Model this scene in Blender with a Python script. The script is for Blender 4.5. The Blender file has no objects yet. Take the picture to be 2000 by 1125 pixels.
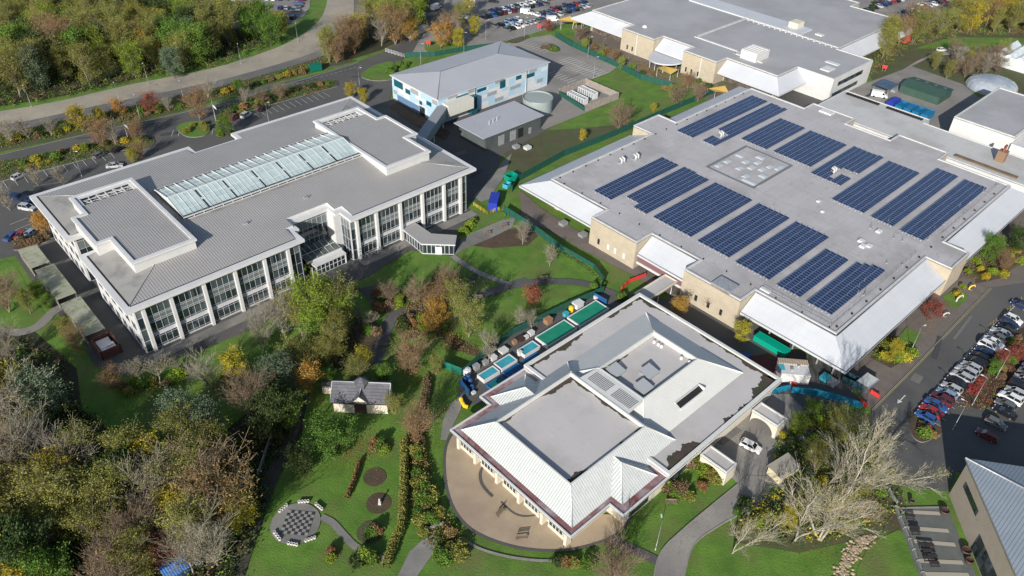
import bpy, math, random
from mathutils import Vector, Matrix
from mathutils.geometry import tessellate_polygon
R = math.radians
SC = bpy.context.scene
COL = SC.collection
# ------------------------------------------------------------------ camera
CAM_H, F_PX, PITCH, ROLL, TH = 115.0, 1527.0, R(37.645), R(-2.125), R(44.09)
_cp, _sp = math.cos(PITCH), math.sin(PITCH)
_r = Vector((1, 0, 0)); _f = Vector((0, _cp, -_sp)); _d = _f.cross(_r)
_c, _s = math.cos(ROLL), math.sin(ROLL)
CR = _c*_r + _s*_d; CD = -_s*_r + _c*_d; CF = _f
cam_d = bpy.data.cameras.new('camera'); cam = bpy.data.objects.new('camera', cam_d); COL.objects.link(cam)
cam_d.sensor_width = 36; cam_d.lens = 36*F_PX/2000; cam_d.clip_end = 5000; cam_d.clip_start = 1
m = Matrix((( CR.x, -CD.x, -CF.x, 0), (CR.y, -CD.y, -CF.y, 0), (CR.z, -CD.z, -CF.z, CAM_H), (0, 0, 0, 1)))
cam.matrix_world = m
SC.camera = cam
# ------------------------------------------------------------------ sky and sun
SUN_AZ, SUN_EL = R(18), R(23.5)          # shadows fall 18 deg east of the view direction
w = bpy.data.worlds.new('World'); SC.world = w; w.use_nodes = True
nt = w.node_tree; nt.nodes.clear()
sky = nt.nodes.new('ShaderNodeTexSky'); sky.sky_type = 'NISHITA'; sky.sun_disc = False
sky.sun_elevation = SUN_EL; sky.sun_rotation = R(180+18); sky.air_density = 1.0; sky.dust_density = 1.0
bg = nt.nodes.new('ShaderNodeBackground'); bg.inputs[1].default_value = 0.10
ow = nt.nodes.new('ShaderNodeOutputWorld'); nt.links.new(sky.outputs[0], bg.inputs[0]); nt.links.new(bg.outputs[0], ow.inputs[0])
sl = bpy.data.lights.new('sun', 'SUN'); so = bpy.data.objects.new('sun', sl); COL.objects.link(so)
sl.energy = 5.0; sl.angle = R(0.5); sl.color = (1.0, 0.95, 0.875)
_to = Vector((math.sin(SUN_AZ)*math.cos(SUN_EL), math.cos(SUN_AZ)*math.cos(SUN_EL), -math.sin(SUN_EL)))
so.rotation_euler = _to.to_track_quat('-Z', 'Y').to_euler(); so.location = (0, -50, 150)
SC.view_settings.view_transform = 'Standard'; SC.view_settings.look = 'None'
SC.view_settings.exposure = 0.28; SC.view_settings.gamma = 1
SC.cycles.max_bounces = 5; SC.cycles.diffuse_bounces = 2; SC.cycles.glossy_bounces = 2
SC.cycles.transparent_max_bounces = 6; SC.cycles.transmission_bounces = 2

# ------------------------------------------------------------------ coordinates
Ud = (math.cos(TH), math.sin(TH)); Wd = (-math.sin(TH), math.cos(TH))
def UW(u, w): return (Ud[0]*u + Wd[0]*w, Ud[1]*u + Wd[1]*w)
def G(px, py, z=0.0):
    d = CR*((px-1000)/F_PX) + CD*((py-562.5)/F_PX) + CF
    t = (z-CAM_H)/d.z
    return (d.x*t, d.y*t)
def GU(px, py, z=0.0):
    x, y = G(px, py, z); return (x*Ud[0]+y*Ud[1], x*Wd[0]+y*Wd[1])

# ------------------------------------------------------------------ objects
def tag(o, label=None, cat=None, group=None, kind=None):
    if label: o['label'] = label
    if cat: o['category'] = cat
    if group: o['group'] = group
    if kind: o['kind'] = kind
    return o
def empty(name, loc=(0, 0, 0), rz=0.0, parent=None):
    o = bpy.data.objects.new(name, None); o.empty_display_size = 0.5
    o.location = loc; o.rotation_euler = (0, 0, rz); COL.objects.link(o)
    if parent: o.parent = parent
    return o
def thing(name, label, cat, loc, rz=0.0, group=None):
    return tag(empty(name, loc, rz), label, cat, group)
def grid_thing(name, label, cat, u, w, group=None):
    x, y = UW(u, w); o = thing(name, label, cat, (x, y, 0), TH, group); o['_o'] = (float(u), float(w)); return o
KIDS = {}
def kids(o): return KIDS.get(o.name, [])
class MB:
    """collects faces for ONE mesh object; T maps local (a,b,z) to mesh coordinates"""
    def __init__(s, org=(0, 0), T=None): s.v = []; s.f = []; s.m = []; s.org = org; s.T = T; s.cm = 0; s.sm = []
    def pt(s, p):
        if s.T: p = s.T(*p)
        s.v.append((p[0]-s.org[0], p[1]-s.org[1], p[2])); return len(s.v)-1
    def face(s, pts, mt=None, smooth=False):
        s.f.append([s.pt(p) for p in pts]); s.m.append(s.cm if mt is None else mt); s.sm.append(smooth)
    def box(s, x0, y0, z0, x1, y1, z1, mt=None, bottom=True):
        if x0 > x1: x0, x1 = x1, x0
        if y0 > y1: y0, y1 = y1, y0
        i = [s.pt(p) for p in ((x0,y0,z0),(x1,y0,z0),(x1,y1,z0),(x0,y1,z0),(x0,y0,z1),(x1,y0,z1),(x1,y1,z1),(x0,y1,z1))]
        q = [(0,1,5,4),(1,2,6,5),(2,3,7,6),(3,0,4,7),(4,5,6,7)] + ([(3,2,1,0)] if bottom else [])
        for a in q: s.f.append([i[k] for k in a]); s.m.append(s.cm if mt is None else mt); s.sm.append(False)
    def tri(s, poly, z, mt=None):
        """flat (possibly concave) polygon; z a number or function of (a,b)"""
        zf = z if callable(z) else (lambda a, b: z)
        base = [s.pt((a, b, zf(a, b))) for a, b in poly]
        area = sum(poly[i][0]*poly[(i+1) % len(poly)][1]-poly[(i+1) % len(poly)][0]*poly[i][1] for i in range(len(poly)))
        for t in tessellate_polygon([[Vector((a, b, 0)) for a, b in poly]]):
            a, b, c = (poly[k] for k in t)
            cr = (b[0]-a[0])*(c[1]-a[1])-(b[1]-a[1])*(c[0]-a[0])
            t = t if cr > 0 else t[::-1]
            s.f.append([base[k] for k in t]); s.m.append(s.cm if mt is None else mt); s.sm.append(False)
    def prism(s, poly, z0, z1, mt=None, mtop=None, top=True, bottom=False):
        n = len(poly)
        area = sum(poly[i][0]*poly[(i+1) % n][1]-poly[(i+1) % n][0]*poly[i][1] for i in range(n))
        if area < 0: poly = poly[::-1]
        zt = z1 if callable(z1) else (lambda a, b: z1); zb = z0 if callable(z0) else (lambda a, b: z0)
        for i in range(n):
            a, b = poly[i], poly[(i+1) % n]
            s.face([(a[0], a[1], zb(*a)), (b[0], b[1], zb(*b)), (b[0], b[1], zt(*b)), (a[0], a[1], zt(*a))], mt)
        if top: s.tri(poly, z1, mt if mtop is None else mtop)
        if bottom: s.tri(poly, z0, mt)
    def tube(s, pts, r, n=6, mt=None, r1=None, cap=True, smooth=True):
        pts = [Vector(p) for p in pts]; rings = []
        for i, p in enumerate(pts):
            d = (pts[min(i+1, len(pts)-1)]-pts[max(i-1, 0)])
            if d.length < 1e-6: d = Vector((0, 0, 1))
            d.normalize(); a = d.cross(Vector((0, 0, 1)))
            if a.length < 1e-3: a = Vector((1, 0, 0))
            a.normalize(); b = d.cross(a)
            rr = r if r1 is None else r+(r1-r)*i/max(1, len(pts)-1)
            rings.append([s.pt(tuple(p+(a*math.cos(k*2*math.pi/n)+b*math.sin(k*2*math.pi/n))*rr)) for k in range(n)])
        mm = s.cm if mt is None else mt
        for i in range(len(rings)-1):
            for k in range(n):
                s.f.append([rings[i][k], rings[i+1][k], rings[i+1][(k+1) % n], rings[i][(k+1) % n]]); s.m.append(mm); s.sm.append(smooth)
        if cap:
            s.f.append(rings[-1][:]); s.m.append(mm); s.sm.append(False)
            s.f.append(rings[0][::-1]); s.m.append(mm); s.sm.append(False)
    def lathe(s, c, prof, n=16, mt=None, smooth=True):
        """prof: list of (radius, z)"""
        rings = [[s.pt((c[0]+r*math.cos(k*2*math.pi/n), c[1]+r*math.sin(k*2*math.pi/n), z)) for k in range(n)] for r, z in prof]
        mm = s.cm if mt is None else mt
        for i in range(len(rings)-1):
            for k in range(n):
                s.f.append([rings[i][k], rings[i][(k+1) % n], rings[i+1][(k+1) % n], rings[i+1][k]]); s.m.append(mm); s.sm.append(smooth)
        s.f.append(rings[-1][:]); s.m.append(mm); s.sm.append(False)
    def build(s, name, mats, parent=None, loc=None, rz=0):
        me = bpy.data.meshes.new(name); me.from_pydata(s.v, [], s.f)
        mats = mats if isinstance(mats, (list, tuple)) else [mats]
        for mm in mats: me.materials.append(mm)
        if len(mats) > 1: me.polygons.foreach_set('material_index', s.m)
        if any(s.sm): me.polygons.foreach_set('use_smooth', s.sm)
        me.update()
        o = bpy.data.objects.new(name, me); COL.objects.link(o)
        if loc: o.location = loc
        if rz: o.rotation_euler = (0, 0, rz)
        if parent: o.parent = parent; KIDS.setdefault(parent.name, []).append(o)
        return o
def gb(root): return MB(org=tuple(root['_o']))
def copy_tree(root, loc, rz=None, scale=None, label=None, group=None):
    c = root.copy(); COL.objects.link(c); c.location = loc
    if rz is not None: c.rotation_euler = (0, 0, rz)
    if scale is not None: c.scale = scale if hasattr(scale, '__len__') else (scale,)*3
    if label: c['label'] = label
    if group: c['group'] = group
    KIDS[c.name] = []
    def rec(src, dst):
        for ch in kids(src):
            k = ch.copy(); COL.objects.link(k); k.parent = dst; KIDS.setdefault(dst.name, []).append(k); KIDS[k.name] = []
            rec(ch, k)
    rec(root, c)
    return c
ORD = 'first second third fourth fifth sixth seventh eighth ninth tenth eleventh twelfth thirteenth fourteenth fifteenth sixteenth seventeenth eighteenth nineteenth twentieth'.split()
TENS = {20: 'twenty', 30: 'thirty', 40: 'forty', 50: 'fifty', 60: 'sixty', 70: 'seventy', 80: 'eighty', 90: 'ninety'}
def ordinal(i):
    if i >= 99: return 'hundred and '+ordinal(i-100) if i > 99 else 'hundredth'
    if i < 20: return ORD[i]
    n = i+1
    if n % 10 == 0 and n in TENS: return TENS[n][:-1]+'ieth'
    return TENS[n//10*10]+'-'+ORD[n % 10-1]

# ------------------------------------------------------------------ materials
MATS = {}
def mat(name, c1, c2=None, scale=0.3, rough=0.8, bump=0.0, metal=0.0, spec=0.4, stripes=(), rnd=0.0, island=0.0, detail=5,
        world=True, c3=None, c3scale=0.05, c3lo=.5, c3hi=.65, trans=0.0, bscale=None, pane=None, tint=None, scratch=None):
    if name in MATS: return MATS[name]
    mt = bpy.data.materials.new(name); MATS[name] = mt; mt.use_nodes = True
    nt = mt.node_tree; N = nt.nodes; L = nt.links; bs = N['Principled BSDF']
    def node(t, **kw):
        n = N.new(t)
        for k, v in kw.items(): setattr(n, k, v)
        return n
    def math_(op, a, b=None):
        n = node('ShaderNodeMath', operation=op)
        for i, x in enumerate((a, b)):
            if x is None: continue
            if isinstance(x, (int, float)): n.inputs[i].default_value = x
            else: L.new(x, n.inputs[i])
        return n.outputs[0]
    def mix(f, a, b):
        n = node('ShaderNodeMix', data_type='RGBA')
        if isinstance(f, (int, float)): n.inputs[0].default_value = f
        else: L.new(f, n.inputs[0])
        for i, x in ((6, a), (7, b)):
            if isinstance(x, (tuple, list)): n.inputs[i].default_value = (*x[:3], 1)
            else: L.new(x, n.inputs[i])
        return n.outputs[2]
    geo = node('ShaderNodeNewGeometry'); tc = node('ShaderNodeTexCoord')
    pos = geo.outputs['Position'] if world else tc.outputs['Object']
    def noise(sc, det=detail, lo=None, hi=None, rough_=.6):
        n = node('ShaderNodeTexNoise'); n.inputs['Scale'].default_value = sc; n.inputs['Detail'].default_value = det
        n.inputs['Roughness'].default_value = rough_; L.new(pos, n.inputs['Vector'])
        if lo is None: return n.outputs[0]
        mr = node('ShaderNodeMapRange'); mr.inputs[1].default_value = lo; mr.inputs[2].default_value = hi
        L.new(n.outputs[0], mr.inputs[0]); return mr.outputs[0]
    colr = None
    if c2 is not None: colr = mix(noise(scale, lo=.35, hi=.65), c1, c2)
    if c3 is not None: colr = mix(noise(c3scale, lo=c3lo, hi=c3hi), colr if colr else c1, c3)
    if scratch:  # fine speckle (scale, colour, lo, hi)
        colr = mix(noise(scratch[0], 3, scratch[2], scratch[3]), colr if colr else c1, scratch[1])
    heights = []
    if stripes:
        sx = node('ShaderNodeSeparateXYZ'); L.new(tc.outputs['Object'], sx.inputs[0])
        for ax, sp, wd, sc_, hg in stripes:
            fr = math_('FRACT', math_('DIVIDE', sx.outputs['XYZ'.index(ax)], sp))
            msk = math_('LESS_THAN', fr, wd)
            if sc_ is not None: colr = mix(msk, colr if colr else c1, sc_)
            if hg: heights.append(math_('MULTIPLY', msk, hg))
    if pane:  # per-pane variation: (axis list/spacings, colour, amount)
        sx2 = node('ShaderNodeSeparateXYZ'); L.new(tc.outputs['Object'], sx2.inputs[0]); cb = node('ShaderNodeCombineXYZ')
        for i in range(3):
            L.new(math_('FLOOR', math_('DIVIDE', sx2.outputs[i], pane[0][i])), cb.inputs[i])
        wn = node('ShaderNodeTexWhiteNoise', noise_dimensions='3D'); L.new(cb.outputs[0], wn.inputs['Vector'])
        colr = mix(math_('MULTIPLY', math_('GREATER_THAN', wn.outputs['Value'], pane[2]), pane[3]), colr if colr else c1, pane[1])
    if rnd or island:
        hs = node('ShaderNodeHueSaturation')
        if colr: L.new(colr, hs.inputs['Color'])
        else: hs.inputs['Color'].default_value = (*c1, 1)
        v = None
        if rnd:
            oi = node('ShaderNodeObjectInfo'); v = math_('ADD', math_('MULTIPLY', oi.outputs['Random'], 2*rnd), 1-rnd)
            hh = math_('ADD', math_('MULTIPLY', math_('FRACT', math_('MULTIPLY', oi.outputs['Random'], 7.3)), 0.05*min(1, rnd*3)), .5-.025*min(1, rnd*3))
            L.new(hh, hs.inputs['Hue'])
        if island:
            v2 = math_('ADD', math_('MULTIPLY', geo.outputs['Random Per Island'], 2*island), 1-island)
            v = math_('MULTIPLY', v, v2) if v else v2
        L.new(v, hs.inputs['Value']); colr = hs.outputs[0]
    if colr: L.new(colr, bs.inputs['Base Color'])
    else: bs.inputs['Base Color'].default_value = (*c1, 1)
    bs.inputs['Roughness'].default_value = rough; bs.inputs['Metallic'].default_value = metal
    bs.inputs['Specular IOR Level'].default_value = spec
    if bump:
        heights.append(math_('MULTIPLY', noise(bscale or scale*6, 4), bump))
    if heights:
        h = heights[0]
        for x in heights[1:]: h = math_('ADD', h, x)
        bp = node('ShaderNodeBump'); bp.inputs['Strength'].default_value = 1; bp.inputs['Distance'].default_value = 1
        L.new(h, bp.inputs['Height']); L.new(bp.outputs[0], bs.inputs['Normal'])
    if trans:
        tr = node('ShaderNodeBsdfTranslucent'); ms = node('ShaderNodeMixShader'); ms.inputs[0].default_value = trans
        if colr: L.new(colr, tr.inputs[0])
        else: tr.inputs[0].default_value = (*c1, 1)
        out = N['Material Output']; L.new(bs.outputs[0], ms.inputs[1]); L.new(tr.outputs[0], ms.inputs[2]); L.new(ms.outputs[0], out.inputs[0])
    return mt
def car_paint(name, c): return mat('paint_'+name, c, rough=0.3, spec=0.6, metal=0.0)
white = mat('white_painted_cladding', (.58, .58, .57), (.52, .52, .51), scale=.25, rough=.55, c3=(.47, .47, .45), c3scale=.3, c3lo=.6, c3hi=.95)
whitem = mat('white_metal_trim', (.62, .62, .62), (.56, .56, .555), scale=.5, rough=.45)
darkgl = mat('dark_glazing', (.018, .028, .034), rough=.06, spec=.9, world=False, pane=((1.26, 1.26, 2.2), (.07, .09, .10), .66, .8))
slate_gl = mat('grey_spandrel_glass', (.11, .135, .14), (.16, .18, .18), scale=.2, rough=.15, spec=.6)
black = mat('black_rubber', (.015, .015, .017), rough=.7)
grey_m = mat('galvanised_steel', (.42, .43, .44), (.3, .31, .32), scale=1.5, rough=.45, metal=.3)
asph = mat('asphalt', (.098, .096, .092), (.068, .068, .068), scale=.12, rough=.9, bump=.01, bscale=6, c3=(.12, .118, .11), c3scale=.03, c3lo=.45, c3hi=.75, scratch=(3, (.10, .10, .1), .55, .75))
asph_w = mat('worn_asphalt', (.245, .23, .21), (.185, .175, .165), scale=.1, rough=.9, bump=.01, bscale=6, c3=(.29, .27, .24), c3scale=.04, scratch=(2.5, (.13, .125, .12), .58, .75))
busway = mat('pale_worn_concrete', (.36, .32, .255), (.27, .245, .20), scale=.07, rough=.9, bump=.01, bscale=5, c3=(.17, .165, .155), c3scale=.035, c3lo=.5, c3hi=.72, scratch=(1.1, (.16, .155, .14), .6, .8))
paint = mat('road_paint', (.62, .62, .60), (.45, .45, .43), scale=2, rough=.8)
paint_y = mat('yellow_road_paint', (.42, .33, .12), (.35, .28, .12), scale=2, rough=.8)
kerbm = mat('kerb_concrete', (.27, .26, .24), (.21, .20, .185), scale=1, rough=.9)
grass = mat('lawn', (.064, .145, .016), (.112, .215, .028), scale=.22, rough=.95, bump=.1, bscale=3, c3=(.125, .135, .045), c3scale=.09, c3lo=.47, c3hi=.72, scratch=(1.8, (.14, .20, .05), .58, .8))
rough_g = mat('rough_grass', (.055, .085, .025), (.09, .085, .045), scale=.25, rough=.95, bump=.1, bscale=2.5, c3=(.075, .06, .035), c3scale=.08, scratch=(2.5, (.11, .09, .05), .58, .75))
litter = mat('leaf_litter', (.03, .032, .016), (.05, .042, .022), scale=.5, rough=.95, bump=.15, bscale=2.5, c3=(.028, .05, .012), c3scale=.12, scratch=(3, (.09, .065, .035), .62, .78))
soil = mat('garden_soil', (.065, .045, .03), (.095, .065, .042), scale=.5, rough=.95, bump=.1, bscale=3, c3=(.05, .06, .025), c3scale=.3, c3lo=.55, c3hi=.7, scratch=(3, (.15, .11, .07), .6, .75))
brickpave = mat('brown_paving', (.165, .138, .12), (.13, .112, .10), scale=.3, rough=.9, scratch=(3, (.24, .19, .17), .6, .8))
paving = mat('grey_paving', (.24, .23, .21), (.19, .185, .17), scale=.3, rough=.9, scratch=(3, (.3, .28, .26), .6, .8), c3=(.14, .14, .13), c3scale=.08)
resin = mat('buff_resin_terrace', (.40, .32, .225), (.335, .265, .185), scale=.25, rough=.9, scratch=(3, (.4, .3, .22), .6, .85), c3=(.30, .225, .17), c3scale=.08, c3lo=.5, c3hi=.7)
# ------------------------------------------------------------------ the setting: sheets laid a little above each other
Z1, Z2, Z3, Z4, Z5 = .02, .08, .14, .20, .26
SHC = [0]
def sheet(name, px, m_, z, kind='structure', grid=None, label=None, cat=None, thick=None):
    SHC[0] += 1; z = z+(SHC[0] % 45)*.0011
    b = MB(); poly = [G(*p) for p in px]
    if thick: b.prism(poly, z-thick, z, 0)
    else: b.tri(poly, z)
    o = b.build(name, m_); o['kind'] = kind
    if label: tag(o, label, cat)
    return o
def smooth(pts, n=6, closed=False):
    out = []; N_ = len(pts)
    rng_ = range(N_ if closed else N_-1)
    for i in rng_:
        if closed: p0, p1, p2, p3 = (pts[(i+k-1) % N_] for k in range(4))
        else: p0, p1, p2, p3 = pts[max(i-1, 0)], pts[i], pts[i+1], pts[min(i+2, N_-1)]
        for k in range(n):
            t = k/n
            out.append(tuple(.5*((2*p1[j])+(-p0[j]+p2[j])*t+(2*p0[j]-5*p1[j]+4*p2[j]-p3[j])*t*t+(-p0[j]+3*p1[j]-3*p2[j]+p3[j])*t**3) for j in range(2)))
    if not closed: out.append(tuple(pts[-1]))
    return out
def offset(pts, d):
    out = []
    for i, p in enumerate(pts):
        a = pts[max(i-1, 0)]; b = pts[min(i+1, len(pts)-1)]
        dx, dy = b[0]-a[0], b[1]-a[1]; l = math.hypot(dx, dy) or 1
        out.append((p[0]-dy/l*d, p[1]+dx/l*d))
    return out
def ribbon(name, px, width, m_, z, curve=True, world=False, z0=None, kind='structure'):
    SHC[0] += 1; z = z+(SHC[0] % 45)*.0011
    pts = [tuple(p) if world else G(*p) for p in px]
    if curve: pts = smooth(pts)
    a = offset(pts, width/2); c = offset(pts, -width/2); b = MB()
    for i in range(len(pts)-1):
        b.face([(*c[i], z), (*c[i+1], z), (*a[i+1], z), (*a[i], z)])
        if z0 is not None:
            b.face([(*a[i], z), (*a[i+1], z), (*a[i+1], z0), (*a[i], z0)]); b.face([(*c[i+1], z), (*c[i], z), (*c[i], z0), (*c[i+1], z0)])
    o = b.build(name, m_)
    if kind: o['kind'] = kind
    return o
def kerb(px, closed=False, width=.16, h=.22, world=False):
    pts = [tuple(p) if world else G(*p) for p in px]
    if closed: pts = pts+[pts[0], pts[1]]
    return ribbon('kerb', pts, width, kerbm, h, curve=False, world=True, z0=0)

b = MB(); b.face([(-1500, -200, 0), (1500, -200, 0), (1500, 2200, 0), (-1500, 2200, 0)]); o = b.build('ground', grass); o['kind'] = 'structure'

# woodland floors
sheet('woodland_floor', [(-700, -150), (415, -150), (420, 25), (560, 60), (520, 85), (420, 118), (250, 158), (120, 188), (-100, 225), (-700, 330)], litter, Z1)
sheet('woodland_floor', [(-300, 680), (60, 640), (150, 720), (160, 800), (260, 870), (430, 850), (560, 740), (600, 760), (590, 850), (540, 940), (470, 1120), (450, 1250), (-300, 1300)], litter, Z1)
sheet('woodland_floor', [(720, -60), (830, -60), (800, 70), (745, 98), (640, 130), (580, 120), (650, 90), (700, 60)], litter, Z1)
sheet('woodland_floor', [(1640, 60), (1800, 45), (2200, 0), (2300, 70), (2000, 75), (1860, 72), (1800, 90), (1700, 130), (1650, 120)], rough_g, Z1)
sheet('woodland_floor', [(600, 640), (690, 610), (735, 640), (728, 700), (640, 735), (560, 750), (520, 730), (560, 670)], litter, Z1)
sheet('woodland_floor', [(1500, 850), (1540, 760), (1700, 810), (1740, 900), (1760, 960), (1780, 1030), (1700, 1050), (1560, 1080), (1440, 1060), (1420, 1030), (1480, 990)], rough_g, Z1)
sheet('rough_grass_field', [(985, 300), (1060, 255), (1140, 250), (1240, 240), (1290, 235), (1120, 290), (1025, 345), (990, 330)], rough_g, Z1)
sheet('rough_grass_field', [(1690, 130), (1790, 95), (1960, 95), (2100, 110), (2100, 200), (1930, 180), (1850, 170), (1780, 130), (1710, 170)], rough_g, Z1)
sheet('rough_grass_field', [(0, 255), (200, 217), (450, 166), (640, 108), (700, 118), (500, 172), (350, 219), (95, 277), (-40, 305)], rough_g, Z1)
# pale busway
bw = smooth([(-150, 238), (0, 218), (120, 197), (250, 167), (400, 137), (480, 115), (560, 85), (612, 52), (636, 15), (645, -60)])
bl = smooth([(-150, 290), (0, 262), (60, 250), (200, 220), (330, 193), (450, 165), (560, 133), (640, 106), (690, 72), (713, 30), (712, -60)])
sheet('road', bw+bl[::-1], busway, Z3)
dk = smooth([(-150, 272), (0, 245), (60, 236), (200, 205), (330, 179), (450, 152), (560, 121), (630, 96), (672, 66), (690, 30), (690, -60)])
sheet('road_lane', dk+bl[::-1], mat('patched_road_lane', (.115, .112, .108), (.15, .145, .135), scale=.08, rough=.9, c3=(.21, .20, .175), c3scale=.06, c3lo=.5, c3hi=.7, scratch=(1.2, (.09, .088, .085), .6, .8)), Z4)
# NW campus asphalt
sheet('site_road', smooth([(-150, 380), (-60, 322), (0, 302), (95, 279), (230, 247), (350, 221), (470, 190), (500, 174), (600, 150), (650, 137), (700, 121), (750, 106), (790, 112)], 3)
      + [(770, 150), (762, 195), (1066, 160), (1070, 200), (1075, 250), (1040, 270), (985, 300), (962, 345), (948, 385), (905, 398), (935, 425), (890, 450), (900, 470), (885, 500),
         (800, 490), (720, 540), (640, 575), (560, 605), (480, 648), (380, 690), (300, 712), (240, 735), (185, 715), (150, 650), (100, 600), (60, 545), (30, 500), (-150, 540)], asph, Z2)
sheet('lawn_patch', [(-200, 520), (0, 500), (30, 520), (55, 560), (100, 635), (60, 650), (-200, 680)], grass, Z1)
ribbon('path', [(-60, 640), (20, 650), (70, 640), (110, 605), (150, 590)], 2.4, asph_w, Z2)
def island(px, m_=rough_g, name='planted_verge', sm=True, h=.27):
    pts = smooth(px, 4, closed=True) if sm else px
    b = MB(); b.prism([G(*p) for p in pts], 0, h, 0, 1); o = b.build(name, [kerbm, m_]); o['kind'] = 'structure'; return o
island([(-60, 332), (0, 316), (100, 300), (250, 268), (300, 272), (292, 290), (245, 300), (225, 298), (0, 356), (-60, 370)])
island([(345, 250), (365, 240), (400, 238), (412, 250), (400, 266), (365, 268)], grass)
island([(420, 232), (440, 210), (500, 186), (560, 170), (620, 158), (655, 158), (660, 168), (640, 175), (500, 214), (440, 236)])
island([(705, 150), (715, 138), (740, 126), (768, 122), (772, 150), (755, 158), (725, 158)], grass)
island([(30, 480), (55, 455), (85, 450), (98, 470), (60, 482), (30, 490)], soil)
island([(905, 452), (900, 470), (920, 458), (985, 428), (978, 414), (945, 428)], grass)
sheet('garden_bed', [(760, 210), (775, 196), (830, 225), (880, 260), (868, 275), (800, 240)], soil, Z3)
# paved strip at the foot of the office front
b = MB(); P_ = [UW(*p) for p in ((28, 137.2), (67, 137.2), (67, 140), (28, 140))]; b.tri(P_, Z3); o = b.build('pavement', paving); o['kind'] = 'structure'
b = MB(); P_ = [UW(*p) for p in ((82, 137.2), (119, 137.2), (119, 140), (82, 140))]; b.tri(P_, Z3); o = b.build('pavement', paving); o['kind'] = 'structure'
sheet('pavement', [(1000, 300), (985, 345), (955, 390), (940, 395), (925, 385), (960, 350), (980, 318)], paving, Z3)
sheet('pavement', [(888, 500), (905, 488), (960, 465), (1000, 445), (1008, 425), (985, 430), (940, 448), (900, 470)], paving, Z3)
# top car park and its road
sheet('car_park_surface', [(905, -80), (1400, -80), (1240, -10), (1160, 25), (1130, 38), (1060, 60), (1000, 77), (940, 90), (880, 103), (800, 112), (745, 104), (780, 80), (820, 55), (845, 30), (850, -80)], asph_w, Z2)
sheet('site_road', [(745, 104), (700, 120), (720, 128), (760, 118), (800, 112), (830, 60), (860, 30), (890, -80), (845, -80), (840, 0), (820, 40), (780, 78)], asph, Z3)
sheet('car_park_surface', [(1640, 25), (1660, -80), (2100, -80), (1900, 20), (1780, 45)], asph_w, Z2)
sheet('car_park_surface', [(385, -80), (610, -80), (605, 15), (595, 30), (575, 45), (540, 45), (470, 62), (420, 40), (395, 20)], asph_w, Z2)
sheet('car_park_surface', [(970, 90), (1040, 74), (1075, 68), (1112, 90), (1205, 132), (1190, 143), (1150, 158), (1142, 165), (1205, 195), (1142, 222), (1063, 254), (1040, 240), (1040, 180), (1064, 122)], asph_w, Z3)
island([(990, 82), (1028, 70), (1030, 76), (1008, 86)], rough_g)
island([(1065, 95), (1075, 86), (1090, 92), (1094, 100), (1080, 103)], rough_g)
sheet('forecourt', [(1130, 50), (1165, 62), (1270, 98), (1340, 138), (1420, 165), (1500, 190), (1420, 212), (1330, 168), (1270, 152), (1205, 122), (1160, 98), (1120, 75)], brickpave, Z2)
island([(830, 88), (850, 80), (900, 84), (910, 94), (870, 103), (835, 103)], grass)
# east side
sheet('site_road', [(2100, 110), (2000, 98), (1900, 90), (1840, 97), (1790, 120), (1740, 150), (1700, 165), (1680, 178), (1660, 190), (1700, 215), (1780, 245), (1880, 240), (1930, 200), (1880, 172), (1760, 140), (1820, 110), (1900, 104), (2100, 125)], asph_w, Z2)
sheet('yard_surface', [(1600, 200), (1700, 160), (1780, 130), (1880, 165), (1920, 200), (1880, 240), (1840, 260), (1740, 260)], asph_w, Z3)
sheet('pavement', [(2060, 470), (1950, 545), (1905, 555), (1860, 605), (1780, 690), (1700, 705), (1660, 745), (1700, 800), (1715, 790), (1790, 715), (1935, 562), (2060, 545)], brickpave, Z2)
sheet('site_road', [(2060, 543), (1937, 562), (1790, 717), (1702, 800), (1700, 850), (1722, 900), (1760, 950), (1850, 960), (1870, 920), (2060, 1000), (2060, 560)], asph, Z2)
sheet('site_road', [(1690, 790), (1560, 800), (1545, 770), (1640, 745)], asph, Z2)
ry = [(1937, 564), (1880, 622), (1790, 717), (1735, 772), (1705, 803)]
ribbon('road_marking', ry, .12, paint_y, Z3+.01, curve=False)
kerb([(p[0]-3, p[1]-1) for p in ry])
sheet('forecourt', [(1395, 800), (1460, 770), (1540, 770), (1600, 830), (1560, 870), (1520, 880), (1480, 960), (1440, 945), (1380, 880), (1330, 875), (1380, 830)], asph_w, Z2)
dr = smooth([(1272, 1180), (1285, 1090), (1330, 1038), (1430, 955), (1460, 930)], 5)
d2 = smooth([(1328, 1180), (1350, 1075), (1400, 1030), (1480, 985), (1540, 930)], 5)
sheet('drive', dr+d2[::-1], asph_w, Z3); kerb(dr); kerb(d2)
sheet('service_road', [(1500, 900), (1600, 860), (1640, 870), (1560, 960), (1480, 1000), (1450, 950)], asph, Z1+.006)
# garden paths
ribbon('path', [(884, 500), (900, 512), (940, 535), (1000, 558)], 1.6, asph_w, Z2)
ribbon('path', [(905, 586), (930, 580), (985, 562), (1060, 551), (1130, 553), (1176, 566), (1230, 590)], 2.4, asph, Z3)
ribbon('path', [(1030, 548), (985, 562), (930, 580), (880, 592), (800, 606), (768, 618), (752, 650), (735, 700), (728, 716)], 2.8, asph, Z2)
ribbon('path', [(720, 560), (740, 590), (770, 604), (800, 608)], 4, asph, Z2+.005)
ribbon('path', [(628, 1010), (650, 1022), (672, 1046), (700, 1072), (760, 1098)], 1.3, paving, Z2)
ribbon('path', [(600, 720), (592, 770), (575, 830), (545, 900), (512, 980), (470, 1100), (440, 1200)], 2.6, mat('shade_dark_dirt_path', (.075, .065, .05), (.05, .045, .035), scale=.5, rough=.95), Z2)  # path colour darkened to carry the shade of the trees over it
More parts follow.
